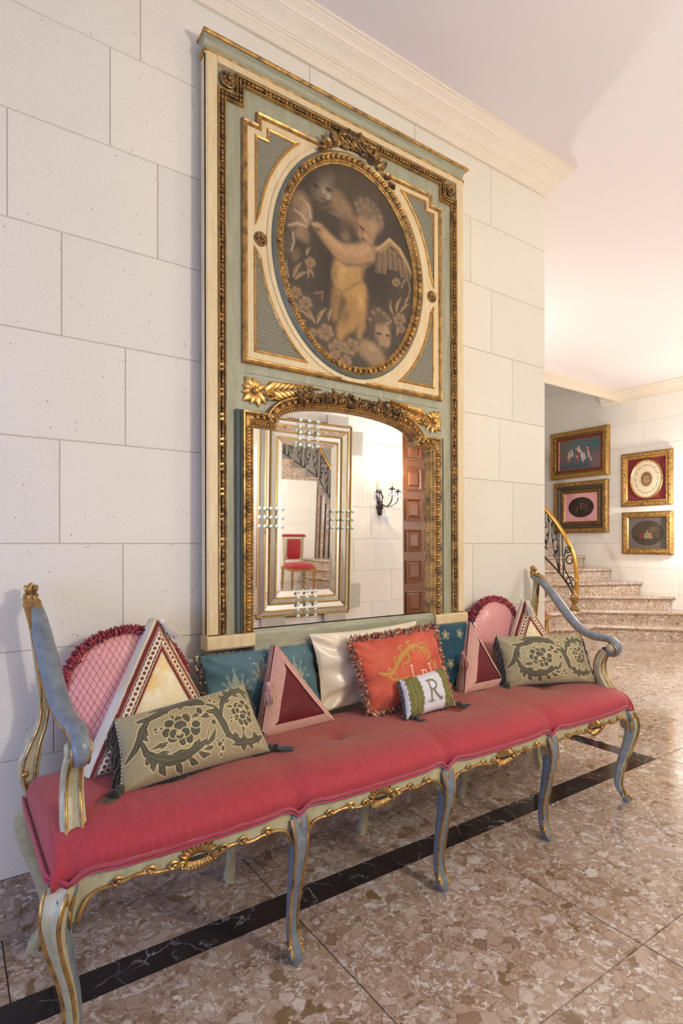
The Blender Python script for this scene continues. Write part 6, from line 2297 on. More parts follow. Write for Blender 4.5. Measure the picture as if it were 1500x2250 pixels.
(1,-10.5,-35.1,0.79,0.32,(170,142,106),-1.9500000000000002,0.5,0.8),
(1,-9.0,-34.1,1.31,1.0,(142,114,82),-4.5,0.85,0.5),
(1,-9.1,-33.8,0.79,0.32,(170,142,106),-3.0,0.5,0.8),
(1,-7.6,-34.2,1.31,1.0,(142,114,82),-5.55,0.85,0.5),
(1,-7.2,-33.9,0.79,0.32,(170,142,106),-4.05,0.5,0.8),
(1,-8.7,-35.2,1.1,1.0,(118,92,66),0,0.9,0.5),
(0,[(-9.3,-35.3),(-8.7,-34.8),(-8.1,-35.1)],[0.21,0.26,0.21],(164,136,100),0.6,0.42),
(1,-8.7,-35.3,0.42,0.32,(60,44,34),0,0.8,0.6),
(1,23.2,-14.8,3.81,3.46,(96,76,56),0,0.9,0.4),
(1,25.4,-14.8,1.73,1.32,(142,114,82),-0.3,0.85,0.5),
(1,26.1,-14.8,1.04,0.42,(170,142,106),1.2,0.5,0.8),
(1,23.7,-16.3,1.73,1.32,(142,114,82),-1.35,0.85,0.5),
(1,23.8,-16.7,1.04,0.42,(170,142,106),0.1499999999999999,0.5,0.8),
(1,21.5,-16.3,1.73,1.32,(142,114,82),-2.4,0.85,0.5),
(1,21.0,-16.7,1.04,0.42,(170,142,106),-0.8999999999999999,0.5,0.8),
(1,21.0,-14.8,1.73,1.32,(142,114,82),-3.45,0.85,0.5),
(1,20.3,-14.8,1.04,0.42,(170,142,106),-1.9500000000000002,0.5,0.8),
(1,22.7,-13.3,1.73,1.32,(142,114,82),-4.5,0.85,0.5),
(1,22.6,-12.9,1.04,0.42,(170,142,106),-3.0,0.5,0.8),
(1,24.9,-13.3,1.73,1.32,(142,114,82),-5.55,0.85,0.5),
(1,25.4,-12.9,1.04,0.42,(170,142,106),-4.05,0.5,0.8),
(1,23.2,-14.8,1.46,1.32,(118,92,66),0,0.9,0.5),
(0,[(22.2,-15.0),(23.2,-14.2),(24.0,-14.6)],[0.21,0.26,0.21],(164,136,100),0.6,0.42),
(1,23.2,-15.0,0.55,0.42,(60,44,34),0,0.8,0.6),
(1,21.5,0.0,2.54,2.31,(96,76,56),0,0.9,0.4),
(1,23.0,0.0,1.16,0.88,(142,114,82),-0.3,0.85,0.5),
(1,23.4,0.0,0.69,0.28,(170,142,106),1.2,0.5,0.8),
(1,21.8,-1.0,1.16,0.88,(142,114,82),-1.35,0.85,0.5),
(1,21.9,-1.3,0.69,0.28,(170,142,106),0.1499999999999999,0.5,0.8),
(1,20.4,-1.1,1.16,0.88,(142,114,82),-2.4,0.85,0.5),
(1,20.0,-1.4,0.69,0.28,(170,142,106),-0.8999999999999999,0.5,0.8),
(1,20.1,-0.1,1.16,0.88,(142,114,82),-3.45,0.85,0.5),
(1,19.6,-0.1,0.69,0.28,(170,142,106),-1.9500000000000002,0.5,0.8),
(1,21.2,0.9,1.16,0.88,(142,114,82),-4.5,0.85,0.5),
(1,21.1,1.2,0.69,0.28,(170,142,106),-3.0,0.5,0.8),
(1,22.7,1.0,1.16,0.88,(142,114,82),-5.55,0.85,0.5),
(1,23.0,1.3,0.69,0.28,(170,142,106),-4.05,0.5,0.8),
(1,21.5,0.0,0.97,0.88,(118,92,66),0,0.9,0.5),
(0,[(20.9,-0.2),(21.5,0.4),(22.1,0.1)],[0.21,0.26,0.21],(164,136,100),0.6,0.42),
(1,21.5,-0.2,0.37,0.28,(60,44,34),0,0.8,0.6),
(1,-18.3,-29.0,2.54,2.31,(96,76,56),0,0.9,0.4),
(1,-17.1,-29.0,1.16,0.88,(142,114,82),-0.3,0.85,0.5),
(1,-16.8,-29.0,0.69,0.28,(170,142,106),1.2,0.5,0.8),
(1,-18.1,-29.8,1.16,0.88,(142,114,82),-1.35,0.85,0.5),
(1,-18.0,-30.1,0.69,0.28,(170,142,106),0.1499999999999999,0.5,0.8),
(1,-19.3,-29.8,1.16,0.88,(142,114,82),-2.4,0.85,0.5),
(1,-19.5,-30.1,0.69,0.28,(170,142,106),-0.8999999999999999,0.5,0.8),
(1,-19.5,-28.9,1.16,0.88,(142,114,82),-3.45,0.85,0.5),
(1,-19.9,-28.9,0.69,0.28,(170,142,106),-1.9500000000000002,0.5,0.8),
(1,-18.6,-28.1,1.16,0.88,(142,114,82),-4.5,0.85,0.5),
(1,-18.7,-27.8,0.69,0.28,(170,142,106),-3.0,0.5,0.8),
(1,-17.4,-28.1,1.16,0.88,(142,114,82),-5.55,0.85,0.5),
(1,-17.1,-27.8,0.69,0.28,(170,142,106),-4.05,0.5,0.8),
(1,-18.3,-29.0,0.97,0.88,(118,92,66),0,0.9,0.5),
(0,[(-18.9,-29.1),(-18.3,-28.6),(-17.9,-28.9)],[0.21,0.26,0.21],(164,136,100),0.6,0.42),
(1,-18.3,-29.1,0.37,0.28,(60,44,34),0,0.8,0.6),
(1,-3.7,-36.7,3.46,3.15,(96,76,56),0,0.9,0.4),
(1,-1.9,-36.8,1.57,1.2,(142,114,82),-0.3,0.85,0.5),
(1,-1.4,-36.8,0.94,0.38,(170,142,106),1.2,0.5,0.8),
(1,-3.3,-38.0,1.57,1.2,(142,114,82),-1.35,0.85,0.5),
(1,-3.1,-38.4,0.94,0.38,(170,142,106),0.1499999999999999,0.5,0.8),
(1,-5.0,-37.9,1.57,1.2,(142,114,82),-2.4,0.85,0.5),
(1,-5.4,-38.3,0.94,0.38,(170,142,106),-0.8999999999999999,0.5,0.8),
(1,-5.4,-36.6,1.57,1.2,(142,114,82),-3.45,0.85,0.5),
(1,-5.9,-36.6,0.94,0.38,(170,142,106),-1.9500000000000002,0.5,0.8),
(1,-4.0,-35.4,1.57,1.2,(142,114,82),-4.5,0.85,0.5),
(1,-4.1,-35.0,0.94,0.38,(170,142,106),-3.0,0.5,0.8),
(1,-2.3,-35.5,1.57,1.2,(142,114,82),-5.55,0.85,0.5),
(1,-1.9,-35.2,0.94,0.38,(170,142,106),-4.05,0.5,0.8),
(1,-3.7,-36.7,1.32,1.2,(118,92,66),0,0.9,0.5),
(0,[(-4.4,-36.9),(-3.6,-36.2),(-3.0,-36.6)],[0.21,0.26,0.21],(164,136,100),0.6,0.42),
(1,-3.7,-36.9,0.5,0.38,(60,44,34),0,0.8,0.6),
(1,24.3,-18.6,2.31,2.1,(96,76,56),0,0.9,0.4),
(1,25.7,-18.6,1.05,0.8,(142,114,82),-0.3,0.85,0.5),
(1,26.1,-18.6,0.63,0.25,(170,142,106),1.2,0.5,0.8),
(1,24.6,-19.5,1.05,0.8,(142,114,82),-1.35,0.85,0.5),
(1,24.7,-19.8,0.63,0.25,(170,142,106),0.1499999999999999,0.5,0.8),
(1,23.3,-19.5,1.05,0.8,(142,114,82),-2.4,0.85,0.5),
(1,23.0,-19.8,0.63,0.25,(170,142,106),-0.8999999999999999,0.5,0.8),
(1,23.0,-18.6,1.05,0.8,(142,114,82),-3.45,0.85,0.5),
(1,22.6,-18.6,0.63,0.25,(170,142,106),-1.9500000000000002,0.5,0.8),
(1,24.0,-17.7,1.05,0.8,(142,114,82),-4.5,0.85,0.5),
(1,24.0,-17.4,0.63,0.25,(170,142,106),-3.0,0.5,0.8),
(1,25.4,-17.7,1.05,0.8,(142,114,82),-5.55,0.85,0.5),
(1,25.7,-17.4,0.63,0.25,(170,142,106),-4.05,0.5,0.8),
(1,24.3,-18.6,0.88,0.8,(118,92,66),0,0.9,0.5),
(0,[(23.8,-18.7),(24.3,-18.2),(24.9,-18.5)],[0.21,0.26,0.21],(164,136,100),0.6,0.42),
(1,24.3,-18.7,0.34,0.25,(60,44,34),0,0.8,0.6),
(0,[(24.4,-1.5),(25.9,2.0),(28.0,2.6),(28.9,-1.3),(27.4,-6.2)],[0.37,0.42,0.37,0.37,0.32],(150,124,92),0.8,0.53),
(0,[(-17.3,-14.2),(-14.0,-13.0),(-14.5,-16.0)],[0.42,0.42,0.32],(150,110,84),0.7,0.53),
]
MT['oil'] = m_cols('old_oil_paint', .42, 0, .35, 260, .06, .10)
nu, nv = 260, 320
gx, gz = np.meshgrid(np.linspace(-.318, .318, nu), np.linspace(-.392, .392, nv), indexing='ij')
gx, gz = gx.ravel(), gz.ravel()
PT = Paint(gx*100, gz*100, (74, 63, 49))
PT.C *= (1+.35*(fbm(gx*9, gz*9, 61)-.5))[:, None]
for q in PAINTING:
    if q[0] == 0:
        PT.stroke(q[1], q[2], q[3], q[4], q[5])
    else:
        PT.ell(q[1], q[2], q[3], q[4], q[5], -q[6], q[7], q[8])
PT.C *= (1+.30*(fbm(gx*60, gz*60, 66, 3)-.5))[:, None]
PT.C *= .80
keep = (gx/.318)**2+(gz/.392)**2 <= 1.0
grid_mesh('oval_painting', np.stack([gx-.004, np.full_like(gx, -.0092), gz+1.411], 1), nu, nv, MT['oil'], tru, PT.C, True, True, keep)

# ------------------------------------------------------------------ staircase winding up beyond the wall
MT['iron'] = m_plain('wrought_iron', (0.030, 0.022, 0.016), .45, .6)
MT['brass'] = m_plain('brass_rail', (0.50, 0.27, 0.055), .28, .85)
MT['bronze'] = m_gold('bronze_foot', .7, .5)
CXs, CYs, RIN = 5.50, 2.45, .42
RISE = .156
stair = thing('staircase', 'curving staircase of polished beige marble steps beyond the wall end', 'staircase', (6.3, 2.2, 0))


def outer_pt(a):
    c, s = math.cos(a), math.sin(a)
    ts = []
    if c > 1e-6:
        ts.append((X_RIGHT-.004-CXs)/c)
    if s > 1e-6:
        ts.append((Y_BACK-.004-CYs)/s)
    t = min(ts)
    return (CXs+c*t, CYs+s*t)


yr = [.67, 1.06, 1.45, 1.84, 2.23, 2.62, 3.01, 3.40]
TH_ = [math.atan2(y-CYs, X_RIGHT-CXs) for y in yr]+[math.radians(q) for q in (42, 54, 66, 78, 90)]


def inset(poly, d):
    m = mitre(poly, True)
    return [(p[0]+q[0]*d, p[1]+q[2]*d) for p, q in zip(poly, m)]


def ccw(poly):
    a = sum(p[0]*q[1]-q[0]*p[1] for p, q in zip(poly, poly[1:]+poly[:1]))
    return poly if a > 0 else poly[::-1]


def step_part(poly, k, z_low=None):
    """Riser body and rounded tread slab of one step."""
    poly = ccw(poly)
    z = RISE*k
    o = MB()
    G = []
    for dz, d in ((-.040, .022), (-.036, .006), (-.028, .0), (-.012, .0), (-.004, .004), (0, .012)):
        G.append([(x, y, z+dz) for x, y in inset(poly, d)])
    o.surf(G, True)
    n = len(poly)
    o.f.append(tuple(len(o.v)-n+i for i in range(n)))
    st = o.build('tread', MT['marble_step'], stair, True, angle=50)
    o = MB()
    b = inset(poly, .026)
    z0 = max(0, z-RISE-.05) if z_low is None else z_low
    o.surf([[(x, y, z0) for x, y in b], [(x, y, z-.038) for x, y in b]], True)
    o.build('riser', MT['marble_step'], st)
    return st


for k in range(1, 13):
    a0, a1 = TH_[k-1], min(TH_[min(k, 12)]+.045, PI/2+.03)
    p0, p1 = outer_pt(a0), outer_pt(a1)
    inner = [(CXs+RIN*math.cos(a0+(a1-a0)*t), CYs+RIN*math.sin(a0+(a1-a0)*t)) for t in (1, .75, .5, .25, 0)]
    outer = [p0]
    if p0[1] < Y_BACK-.01 and p1[0] < X_RIGHT-.01:
        outer.append((X_RIGHT-.004, Y_BACK-.004))
    outer.append(p1)
    if k <= 3:
        # rounded front ends of the lowest steps
        r_ = .62-.07*(k-1)
        front = []
        A = math.radians(-158+8*k)
        for j in range(13):
            a = A+(a0-.10-A)*j/12
            rr = r_*(1.0+.42*max(0, (j-7)/5)*(1 if k < 3 else .4))
            front.append((CXs+.10+rr*math.cos(a), CYs+.18+rr*math.sin(a)*(1.12-.06*k)))
        poly = front+outer+[(CXs+.2, CYs+.35), (CXs-.35, CYs+.30)]
    else:
        poly = outer+inner
    step_part(poly, k, 0.0)
for k in range(13, 22):
    x1 = CXs-.28*(k-13)
    poly = [(x1, CYs+RIN-.03), (x1, Y_BACK-.004), (x1-.325, Y_BACK-.004), (x1-.325, CYs+RIN-.03)]
    step_part(poly, k, 0.0)
ws2 = MB().box(1.3, CXs-.04, CYs+RIN-.016, CYs+RIN-.006, 0, 1.95).build('wall_stair', MT['joint'])
struct(ws2, 'stone wall under the upper flight of stairs')
courses(ws2, MT['stone_far'], 'x', CYs+RIN-.019, -1, 1.6, CXs-.04, rowsr[:7]+[1.95], None, 44)

# railing
rail = thing('stair_railing', 'wrought iron scroll railing with brass handrail on the marble stairs', 'railing', (6.04, 2.08, RISE*2))
HR = [(6.050, 2.072, .40), (6.056, 2.068, .58), (6.054, 2.070, .76), (6.040, 2.090, .94), (6.010, 2.140, 1.10), (5.985, 2.195, 1.22), (5.962, 2.29, 1.37), (5.940, 2.42, 1.53)]
for d in range(10, 91, 10):
    HR.append((CXs+.44*math.cos(math.radians(d)), CYs+.44*math.sin(math.radians(d)), 1.56+.0117*d))
for j in range(1, 9):
    HR.append((CXs-.30*j, CYs+.44, 2.613+.557*.30*j))
HRs = smooth_path(HR, 5)
MB().tube(HRs, .020, 10, flat=1.25).build('handrail', MT['brass'], rail, True)
LR = [(6.045, 2.085, .47)]+[(x, y, z-(.50+.09*min(1, i/3))) for i, (x, y, z) in enumerate(HR[4:])]
LRs = smooth_path(LR, 5)
MB().tube(LRs, .011, 6).build('lower_rail', MT['iron'], rail, True)
# arc length parametrisation of the two rails
def resample(P, n):
    P = np.array(P)
    s = np.concatenate([[0], np.cumsum(np.linalg.norm(np.diff(P, axis=0), axis=1))])
    t = np.linspace(0, s[-1], n)
    return np.stack([np.interp(t, s, P[:, i]) for i in range(3)], 1), s[-1]
up_part = [p for p in HRs if p[2] > 1.05]
UA, LA = resample(up_part, 400)
LB, _ = resample(LRs[2:], 400)
def on_rail(s, h):
    """Point at length s along the railing, height h in 0..1 between the rails."""
    t = min(.9999, max(0, s/LA))*399
    i = int(t)
    f = t-i
    j = min(i+1, 399)
    u = UA[i]*(1-f)+UA[j]*f
    l = LB[i]*(1-f)+LB[j]*f
    return tuple(l*(1-h)+u*h)
s0, npan = .20, 8
pw = .40
for k in range(npan):
    a = s0+k*pw
    for q in (0.0, .075):
        MB().tube([on_rail(a+q, h) for h in np.linspace(0, 1, 6)], .0075, 5).build('baluster', MT['iron'], rail)
    o = MB()
    for sg, b0 in ((1, a+.075), (-1, a+pw)):
        w_ = pw-.075
        o.tube([on_rail(b0+sg*w_*x, h) for x, h in ((.02, .02), (.10, .22), (.13, .42), (.10, .60), (.12, .78), (.20, .92), (.30, .97))], .006, 5)
        o.tube([on_rail(b0+sg*w_*x, h) for x, h in ((.05, .04), (.20, .20), (.34, .40), (.42, .62), (.40, .80), (.33, .93))], .006, 5)
        o.tube([on_rail(b0+sg*w_*(.20+.10*math.cos(t)*(1-.10*t)), .66+.10*math.sin(t)*(1-.10*t)) for t in [.45*j for j in range(15)]], .0055, 5)
        o.tube([on_rail(b0+sg*w_*(.30+.09*math.cos(t)*(1-.10*t)), .24+.08*math.sin(t)*(1-.10*t)) for t in [2+.45*j for j in range(14)]], .005, 5)
        o.tube([on_rail(b0+sg*w_*x, h) for x, h in ((.10, .40), (.04, .48), (.06, .55))], .004, 5)
        for x, h in ((.13, .80), (.34, .52), (.22, .34), (.40, .86)):
            c = on_rail(b0+sg*w_*x, h)
            o.ell(c, (.016, .012, .034), 6, 5, Matrix.Rotation(.5*sg, 3, 'Y'))
    o.build('scroll_panel', MT['iron'], rail, True)
# first scrolls next to the newel, and the newel foot
o = MB()
for cx_, cz_, r_ in ((6.005, .66, .055), (6.02, .90, .070), (5.98, 1.02, .05)):
    o.tube([(cx_+r_*math.cos(t)*(1-.09*t)*.75, 2.13-r_*math.cos(t)*(1-.09*t)*.5, cz_+r_*math.sin(t)*(1-.09*t)) for t in [.4*j for j in range(18)]], .008, 5)
o.tube([(6.045, 2.085, .50), (6.02, 2.12, .66), (5.985, 2.18, .80), (5.99, 2.18, .98), (6.02, 2.13, 1.06)], .008, 5)
o.build('newel_scroll', MT['iron'], rail, True)
o = MB().lathe([(.001, .0), (.062, .0), (.062, .014), (.048, .02), (.046, .034), (.034, .04), (.030, .06), (.018, .07), (.022, .09), (.040, .12), (.046, .15), (.036, .185), (.020, .21), (.016, .26), (.001, .27)], (6.035, 2.085, RISE*2), 14)
o.build('newel_foot', MT['bronze'], rail, True, angle=40)

# ------------------------------------------------------------------ framed pictures on the far wall
MT['print'] = m_cols('print', .35, 0, .4, 200, .02, .05)
MT['burgundy'] = m_plain('burgundy_velvet', srgb(120, 22, 34), .7, sheen=.3)
MT['pinkmat'] = m_plain('pink_mat_board', srgb(222, 160, 164), .8)
MT['greymat'] = m_plain('grey_mat_board', srgb(98, 88, 84), .7)
MT['olive_gold'] = m_gold('olive_gilding', .62, .55, .4)
MT['dark_frame'] = m_plain('dark_frame_band', srgb(72, 62, 54), .5)


def m_glaze(name):
    t = Nt(name)
    return t.bs(col=t.mix(t.noise(t.pos(), 2, 1), (.9, .92, .92), (1, 1, 1)), rough=.04, trans=1.0, ior=1.02, spec=.5)


def rect(w, h):
    return [(-w/2, -h/2), (w/2, -h/2), (w/2, h/2), (-w/2, h/2)]


def picture(name, label, yc, zc, w, h, bands, fill):
    """bands: [(width, depth0, depth1, material, ornament)] from the outside in."""
    th = thing(name, label, 'picture', (X_RIGHT, yc, zc-h/2), (0, 0, -PI/2), group='framed pictures on the stair wall')
    W_, H_ = w, h
    for i, (bw, d0, d1, m, orn) in enumerate(bands):
        o = MB()
        path = [(x, z+h/2) for x, z in rect(W_, H_)]
        mould(o, [(0, 0), (0, d0), (bw*.15, d0+.004), (bw*.5, (d0+d1)/2+.006), (bw*.85, d1+.002), (bw, d1), (bw, 0)], path, True)
        pt = o.build('frame' if i == 0 else 'frame_band', MT[m], th, False, True)
        if orn:
            o = MB()
            r = random.Random(int(w*1000)+i)
            mid = [(x, z+h/2) for x, z in rect(W_-bw, H_-bw)]
            for x, z, a in along(mid, orn, True):
                rot = Matrix.Rotation(-a+r.uniform(-.5, .9), 3, 'Y')
                o.ell((x, -((d0+d1)/2+.008), z), (orn*.62, .007, bw*.24), 6, 4, rot)
                o.ell((x+r.uniform(-.01, .01), -((d0+d1)/2+.010), z+r.uniform(-.012, .012)), (orn*.3, .008, orn*.3), 5, 4)
            q = o.build('frame_ornament', MT[m], pt, True, True)
            q['kind'] = 'stuff'
        W_ -= 2*bw
        H_ -= 2*bw
    fill(th, W_, H_, h/2)
    return th


def flat(th, name, w, h, zc, d, mat, painter=None, nx=60, nz=50, oval_=False):
    gx_, gz_ = np.meshgrid(np.linspace(-w/2, w/2, nx), np.linspace(-h/2, h/2, nz), indexing='ij')
    gx_, gz_ = gx_.ravel(), gz_.ravel()
    V = np.stack([gx_, np.full_like(gx_, -d), gz_+zc], 1)
    C = painter(gx_*100, gz_*100) if painter else None
    keep_ = ((gx_/(w/2))**2+(gz_/(h/2))**2 <= 1.0) if oval_ else None
    return grid_mesh(name, V, nx, nz, MT[mat], th, C, False, True, keep_)


def dance_scene(x, y):
    P = Paint(x, y, (96, 100, 100))
    i = np.arange(len(x))
    f = fbm(x*.08, y*.08, 71)
    P.blend(i, np.clip((y+8)/20, 0, 1)*np.clip(f*2-.3, 0, 1)*.8, (70, 108, 116))
    P.blend(i, np.clip((-x-8)/16, 0, 1)*.6, (124, 84, 70))
    P.blend(i, np.clip((-y-6)/8, 0, 1)*.6, (60, 84, 100))
    P.blend(i, np.clip((x-12)/10, 0, 1)*np.clip((6-y)/14, 0, 1)*.7, (138, 104, 104))
    P.stroke([(10, 12), (18, 4), (24, 4)], [.3, .3, .3], (40, 62, 72), .8, .3)
    for cx, cy, c, s in ((-15, -1, (216, 200, 180), 1.0), (-11, 1, (206, 196, 182), 1.1), (-16, -8, (160, 112, 84), .9), (-2, 1, (172, 42, 50), 1.3), (0, 5, (226, 208, 196), 1.0), (4, -2, (220, 206, 196), 1.1), (8, -5, (186, 196, 192), 1.0), (13, 3, (206, 104, 108), .9), (14, -3, (222, 182, 178), .9), (5, -8, (208, 200, 190), .9), (-3, -7, (196, 60, 60), .9), (17, -9, (206, 182, 178), .7)):
        P.ell(cx, cy, 2.3*s, 4.6*s, c, .1, .85, .6)
        P.ell(cx, cy+5*s, 1.0*s, 1.2*s, (216, 182, 158), 0, .9, .5)
        P.stroke([(cx, cy+3*s), (cx-3*s, cy+6*s)], .5, (222, 196, 176), .8, .4)
    return P.C


def group_scene(x, y):
    P = Paint(x, y, (58, 50, 42))
    P.C *= (1+.6*(fbm(x*.2, y*.2, 81)-.5))[:, None]
    for cx, cy, c in ((-5, -3, (110, 92, 70)), (0, 0, (128, 118, 96)), (4, 0, (122, 52, 44)), (5, -4, (56, 58, 78)), (-7, -5, (96, 80, 62)), (8, -2, (104, 70, 52))):
        P.ell(cx, cy, 1.5, 4.6, c, 0, .85, .7)
        P.ell(cx, cy+5, 1.0, 1.2, (150, 118, 92), 0, .8, .6)
    return P.C


def altar_scene(x, y):
    P = Paint(x, y, (66, 54, 42))
    P.C *= (1+.7*(fbm(x*.18, y*.18, 91)-.5))[:, None]
    P.ell(6, 4, 8, 5, (112, 92, 60), 0, .6, 1)
    P.ell(-8, -3.5, 2.2, 3.4, (150, 34, 42), 0, .9, .5)
    for k in range(4):
        P.stroke([(-4+k*.3, -6+k*1.8), (6-k*.6, -6+k*1.8)], .55, (168, 146, 108), .9, .4)
    P.ell(0, 2, 1.2, 2.6, (150, 124, 92), 0, .8, .6)
    P.ell(12, -3, 3, 4, (92, 66, 46), 0, .7, .7)
    return P.C


def plaque(x, y):
    P = Paint(x, y, (214, 196, 164))
    for k in range(14):
        a = 2*PI*k/14
        for s in (-1, 1):
            P.leaf(13*math.cos(a), 16.5*math.sin(a), a+s*1.1, 3.6, .6, (120, 96, 62), None, 0, .5, .3, .8)
    P.ell(0, 0, 10.5, 12.5, (204, 164, 118), 0, .7, .5)
    P.ell(0, 0, 7.6, 10, (112, 84, 58), 0, 1, .2)
    P.C *= (1+.25*(fbm(x*.5, y*.5, 95)-.5))[:, None]
    for cx, cy, r_ in ((-1.5, 2, 3), (2, 2.4, 2.6), (0, -3, 4), (-3, -2, 2.4), (3, -2, 2.4)):
        P.ell(cx, cy, r_, r_*1.1, (176, 142, 104), 0, .7, .8)
    return P.C


def fill_dance(th, w, h, zc):
    flat(th, 'canvas', w, h, zc, .012, 'print', dance_scene, 110, 80)


def fill_pink(th, w, h, zc):
    flat(th, 'mat_board', w, h, zc, .010, 'pinkmat')
    flat(th, 'oval_print', w*.80, h*.74, zc, .0125, 'print', group_scene, 80, 60, True)


def fill_plaque(th, w, h, zc):
    flat(th, 'velvet_mount', w, h, zc, .006, 'burgundy')
    flat(th, 'oval_plaque', .37, .455, zc, .022, 'print', plaque, 90, 100, True)
    o = MB()
    pth = [(.187*math.cos(2*PI*k/60), zc+.230*math.sin(2*PI*k/60)) for k in range(60)]
    mould(o, [(-.016, .006), (-.016, .026), (-.010, .034), (-.003, .032), (.004, .022)], pth, True)
    o.build('oval_rim', MT['gold_bright'], th, True, True)


def fill_altar(th, w, h, zc):
    flat(th, 'mat_board', w, h, zc, .010, 'greymat')
    flat(th, 'oval_print', w*.86, h*.84, zc, .0125, 'print', altar_scene, 90, 60, True)


picture('framed_painting', 'wide gilt framed painting of dancing figures, upper left on the stair wall', 2.705, 2.324, .87, .655,
        [(.062, .045, .050, 'gold_bright', 0), (.030, .046, .036, 'olive_gold', .016), (.026, .020, .018, 'burgundy', 0), (.012, .020, .014, 'gold_bright', 0)], fill_dance)
picture('framed_print', 'heavy gilt frame with a pink mat and oval print, above the stair handrail', 2.682, 1.595, .80, .70,
        [(.060, .046, .056, 'gold', .020), (.048, .050, .036, 'dark_frame', 0), (.044, .030, .018, 'olive_gold', .012), (.008, .020, .014, 'gold_bright', 0)], fill_pink)
picture('framed_plaque', 'gilt frame with an oval ivory plaque on burgundy velvet', 1.793, 1.897, .622, .672,
        [(.050, .040, .048, 'gold', .018), (.028, .044, .024, 'gold_bright', .014)], fill_plaque)
picture('framed_print', 'carved gilt frame with a dark oval print on a grey mat, below the velvet plaque', 1.786, 1.230, .620, .528,
        [(.066, .034, .052, 'gold', .017), (.012, .030, .016, 'gold_bright', 0)], fill_altar)

# ------------------------------------------------------------------ things on the facing wall, seen in the mirror
# carved door of square panels
MT['wood'] = m_plain('dark_walnut', srgb(96, 56, 34), .4)


def m_wood(name):
    t = Nt(name)
    p = t.pos()
    n = t.noise(t.scale(p, (9, 9, .7)), 12, 5, .65)
    c = t.mix(n, srgb(74, 38, 20), srgb(146, 90, 54))
    return t.bs(col=c, rough=.38, normal=t.bump(n, .1, .002))


MT['wood'] = m_wood('walnut')
door = MB().box(DOOR_X0, DOOR_X1, -W_OPP-.05, -W_OPP+.004, 0, DOOR_Z).build('door_1', MT['wood'])
struct(door, 'panelled walnut door seen in the mirror')
for i in range(4):
    for j in range(8):
        x0, z0 = 3.788+.267*i, .104+.3125*j
        w_, h_ = .214, .228
        o = MB()
        yb = -W_OPP+.004
        pth = [(x0, z0), (x0+w_, z0), (x0+w_, z0+h_), (x0, z0+h_)]
        G = []
        for d, q in ((.014, 0), (.016, .010), (.002, .022), (.004, .034), (.018, .058), (.018, .075)):
            G.append([(a+(q if a < x0+.1 else -q), yb+d, b+(q if b < z0+.1 else -q)) for a, b in pth])
        o.surf(G, True)
        n = len(o.v)
        o.f.append((n-4, n-3, n-2, n-1))
        o.build('door_panel', MT['wood'], door)

# stepped Venetian mirror
MT['bead_glass'] = m_plain('pale_glass_bead', srgb(206, 224, 214), .08, .35)
MT['etched'] = m_mirror('etched_mirror_strip', (.80, .80, .78))
MT['etched'].node_tree.nodes['Principled BSDF'].inputs['Roughness'].default_value = .28
MT['silver'] = m_plain('tarnished_silver', srgb(188, 182, 170), .45, .4)
MT['gilt_rope'] = m_plain('gilt_rope', srgb(196, 164, 96), .35, .7)
vm = thing('venetian_mirror', 'large stepped mirror framed in glass beads, hung on the facing wall', 'mirror', (2.590, -W_OPP+.012, .475), (math.radians(2.4), 0, PI+math.radians(2.4)))
zc = .87
o = MB().box(-.46, .46, -.012, .0, zc-.86, zc+.86)
o.build('backing', MT['wood'], vm, False, True)
o = MB().plate([(x, z+zc) for x, z in rect(.49, 1.26)], .018, .022)
o.build('mirror_glass', MT['mirror2'], vm, False, True)
W_, H_ = .49, 1.26
for k in range(4):
    bw = .053
    da, db = ((.022, .040), (.040, .026), (.026, .046), (.046, .022))[k]
    for e in range(4):
        R0, R1 = rect(W_, H_), rect(W_+2*bw, H_+2*bw)
        a, b, c, d = R0[e], R0[(e+1) % 4], R1[(e+1) % 4], R1[e]
        o = MB()
        o.add([(a[0], -da, a[1]+zc), (b[0], -da, b[1]+zc), (c[0], -db, c[1]+zc), (d[0], -db, d[1]+zc)], [(0, 1, 2, 3)])
        o.build('mirror_strip', MT['etched'] if k in (1, 3) else MT['mirror2'], vm, False, True)
    o = MB()
    R1 = rect(W_+2*bw, H_+2*bw)
    for e in range(4):
        p, q = R1[e], R1[(e+1) % 4]
        o.tube([(p[0]+(q[0]-p[0])*t, -db-.004, p[1]+(q[1]-p[1])*t+zc) for t in np.linspace(0, 1, 2)], .0075, 6)
        m = int(math.dist(p, q)/.016)
        for j in range(m):
            t = (j+.5)/m
            o.ell((p[0]+(q[0]-p[0])*t, -db-.008, p[1]+(q[1]-p[1])*t+zc), (.008, .007, .008), 5, 4)
    o.build('rope_edge', MT['gilt_rope'], vm, True, True)['kind'] = 'stuff'
    W_ += 2*bw
    H_ += 2*bw
for e, (sx_, sz_) in enumerate(((1, 1), (-1, 1), (1, -1), (-1, -1))):
    o = MB().box(min(sx_*.455, sx_*.58), max(sx_*.455, sx_*.58), -.03, 0, zc+sz_*.70-.11, zc+sz_*.70+.11)
    o.box(min(sx_*.20, sx_*.42), max(sx_*.20, sx_*.42), -.03, 0, min(zc+sz_*.84, zc+sz_*.93), max(zc+sz_*.84, zc+sz_*.93))
    o.build('corner_strip', MT['silver'], vm, False, True)
o = MB()
for sz_ in (-1, 1):
    for c in (-.085, 0, .085):
        for j in range(5):
            o.ell((c, -.060, zc+sz_*(.635+.053*j)), (.016, .016, .016), 8, 6)
for sx_ in (-1, 1):
    for c in (-.075, 0, .075):
        for j in range(5):
            o.ell((sx_*(.25+.053*j), -.060, zc+c), (.016, .016, .016), 8, 6)
o.build('glass_beads', MT['bead_glass'], vm, True, True)['kind'] = 'stuff'

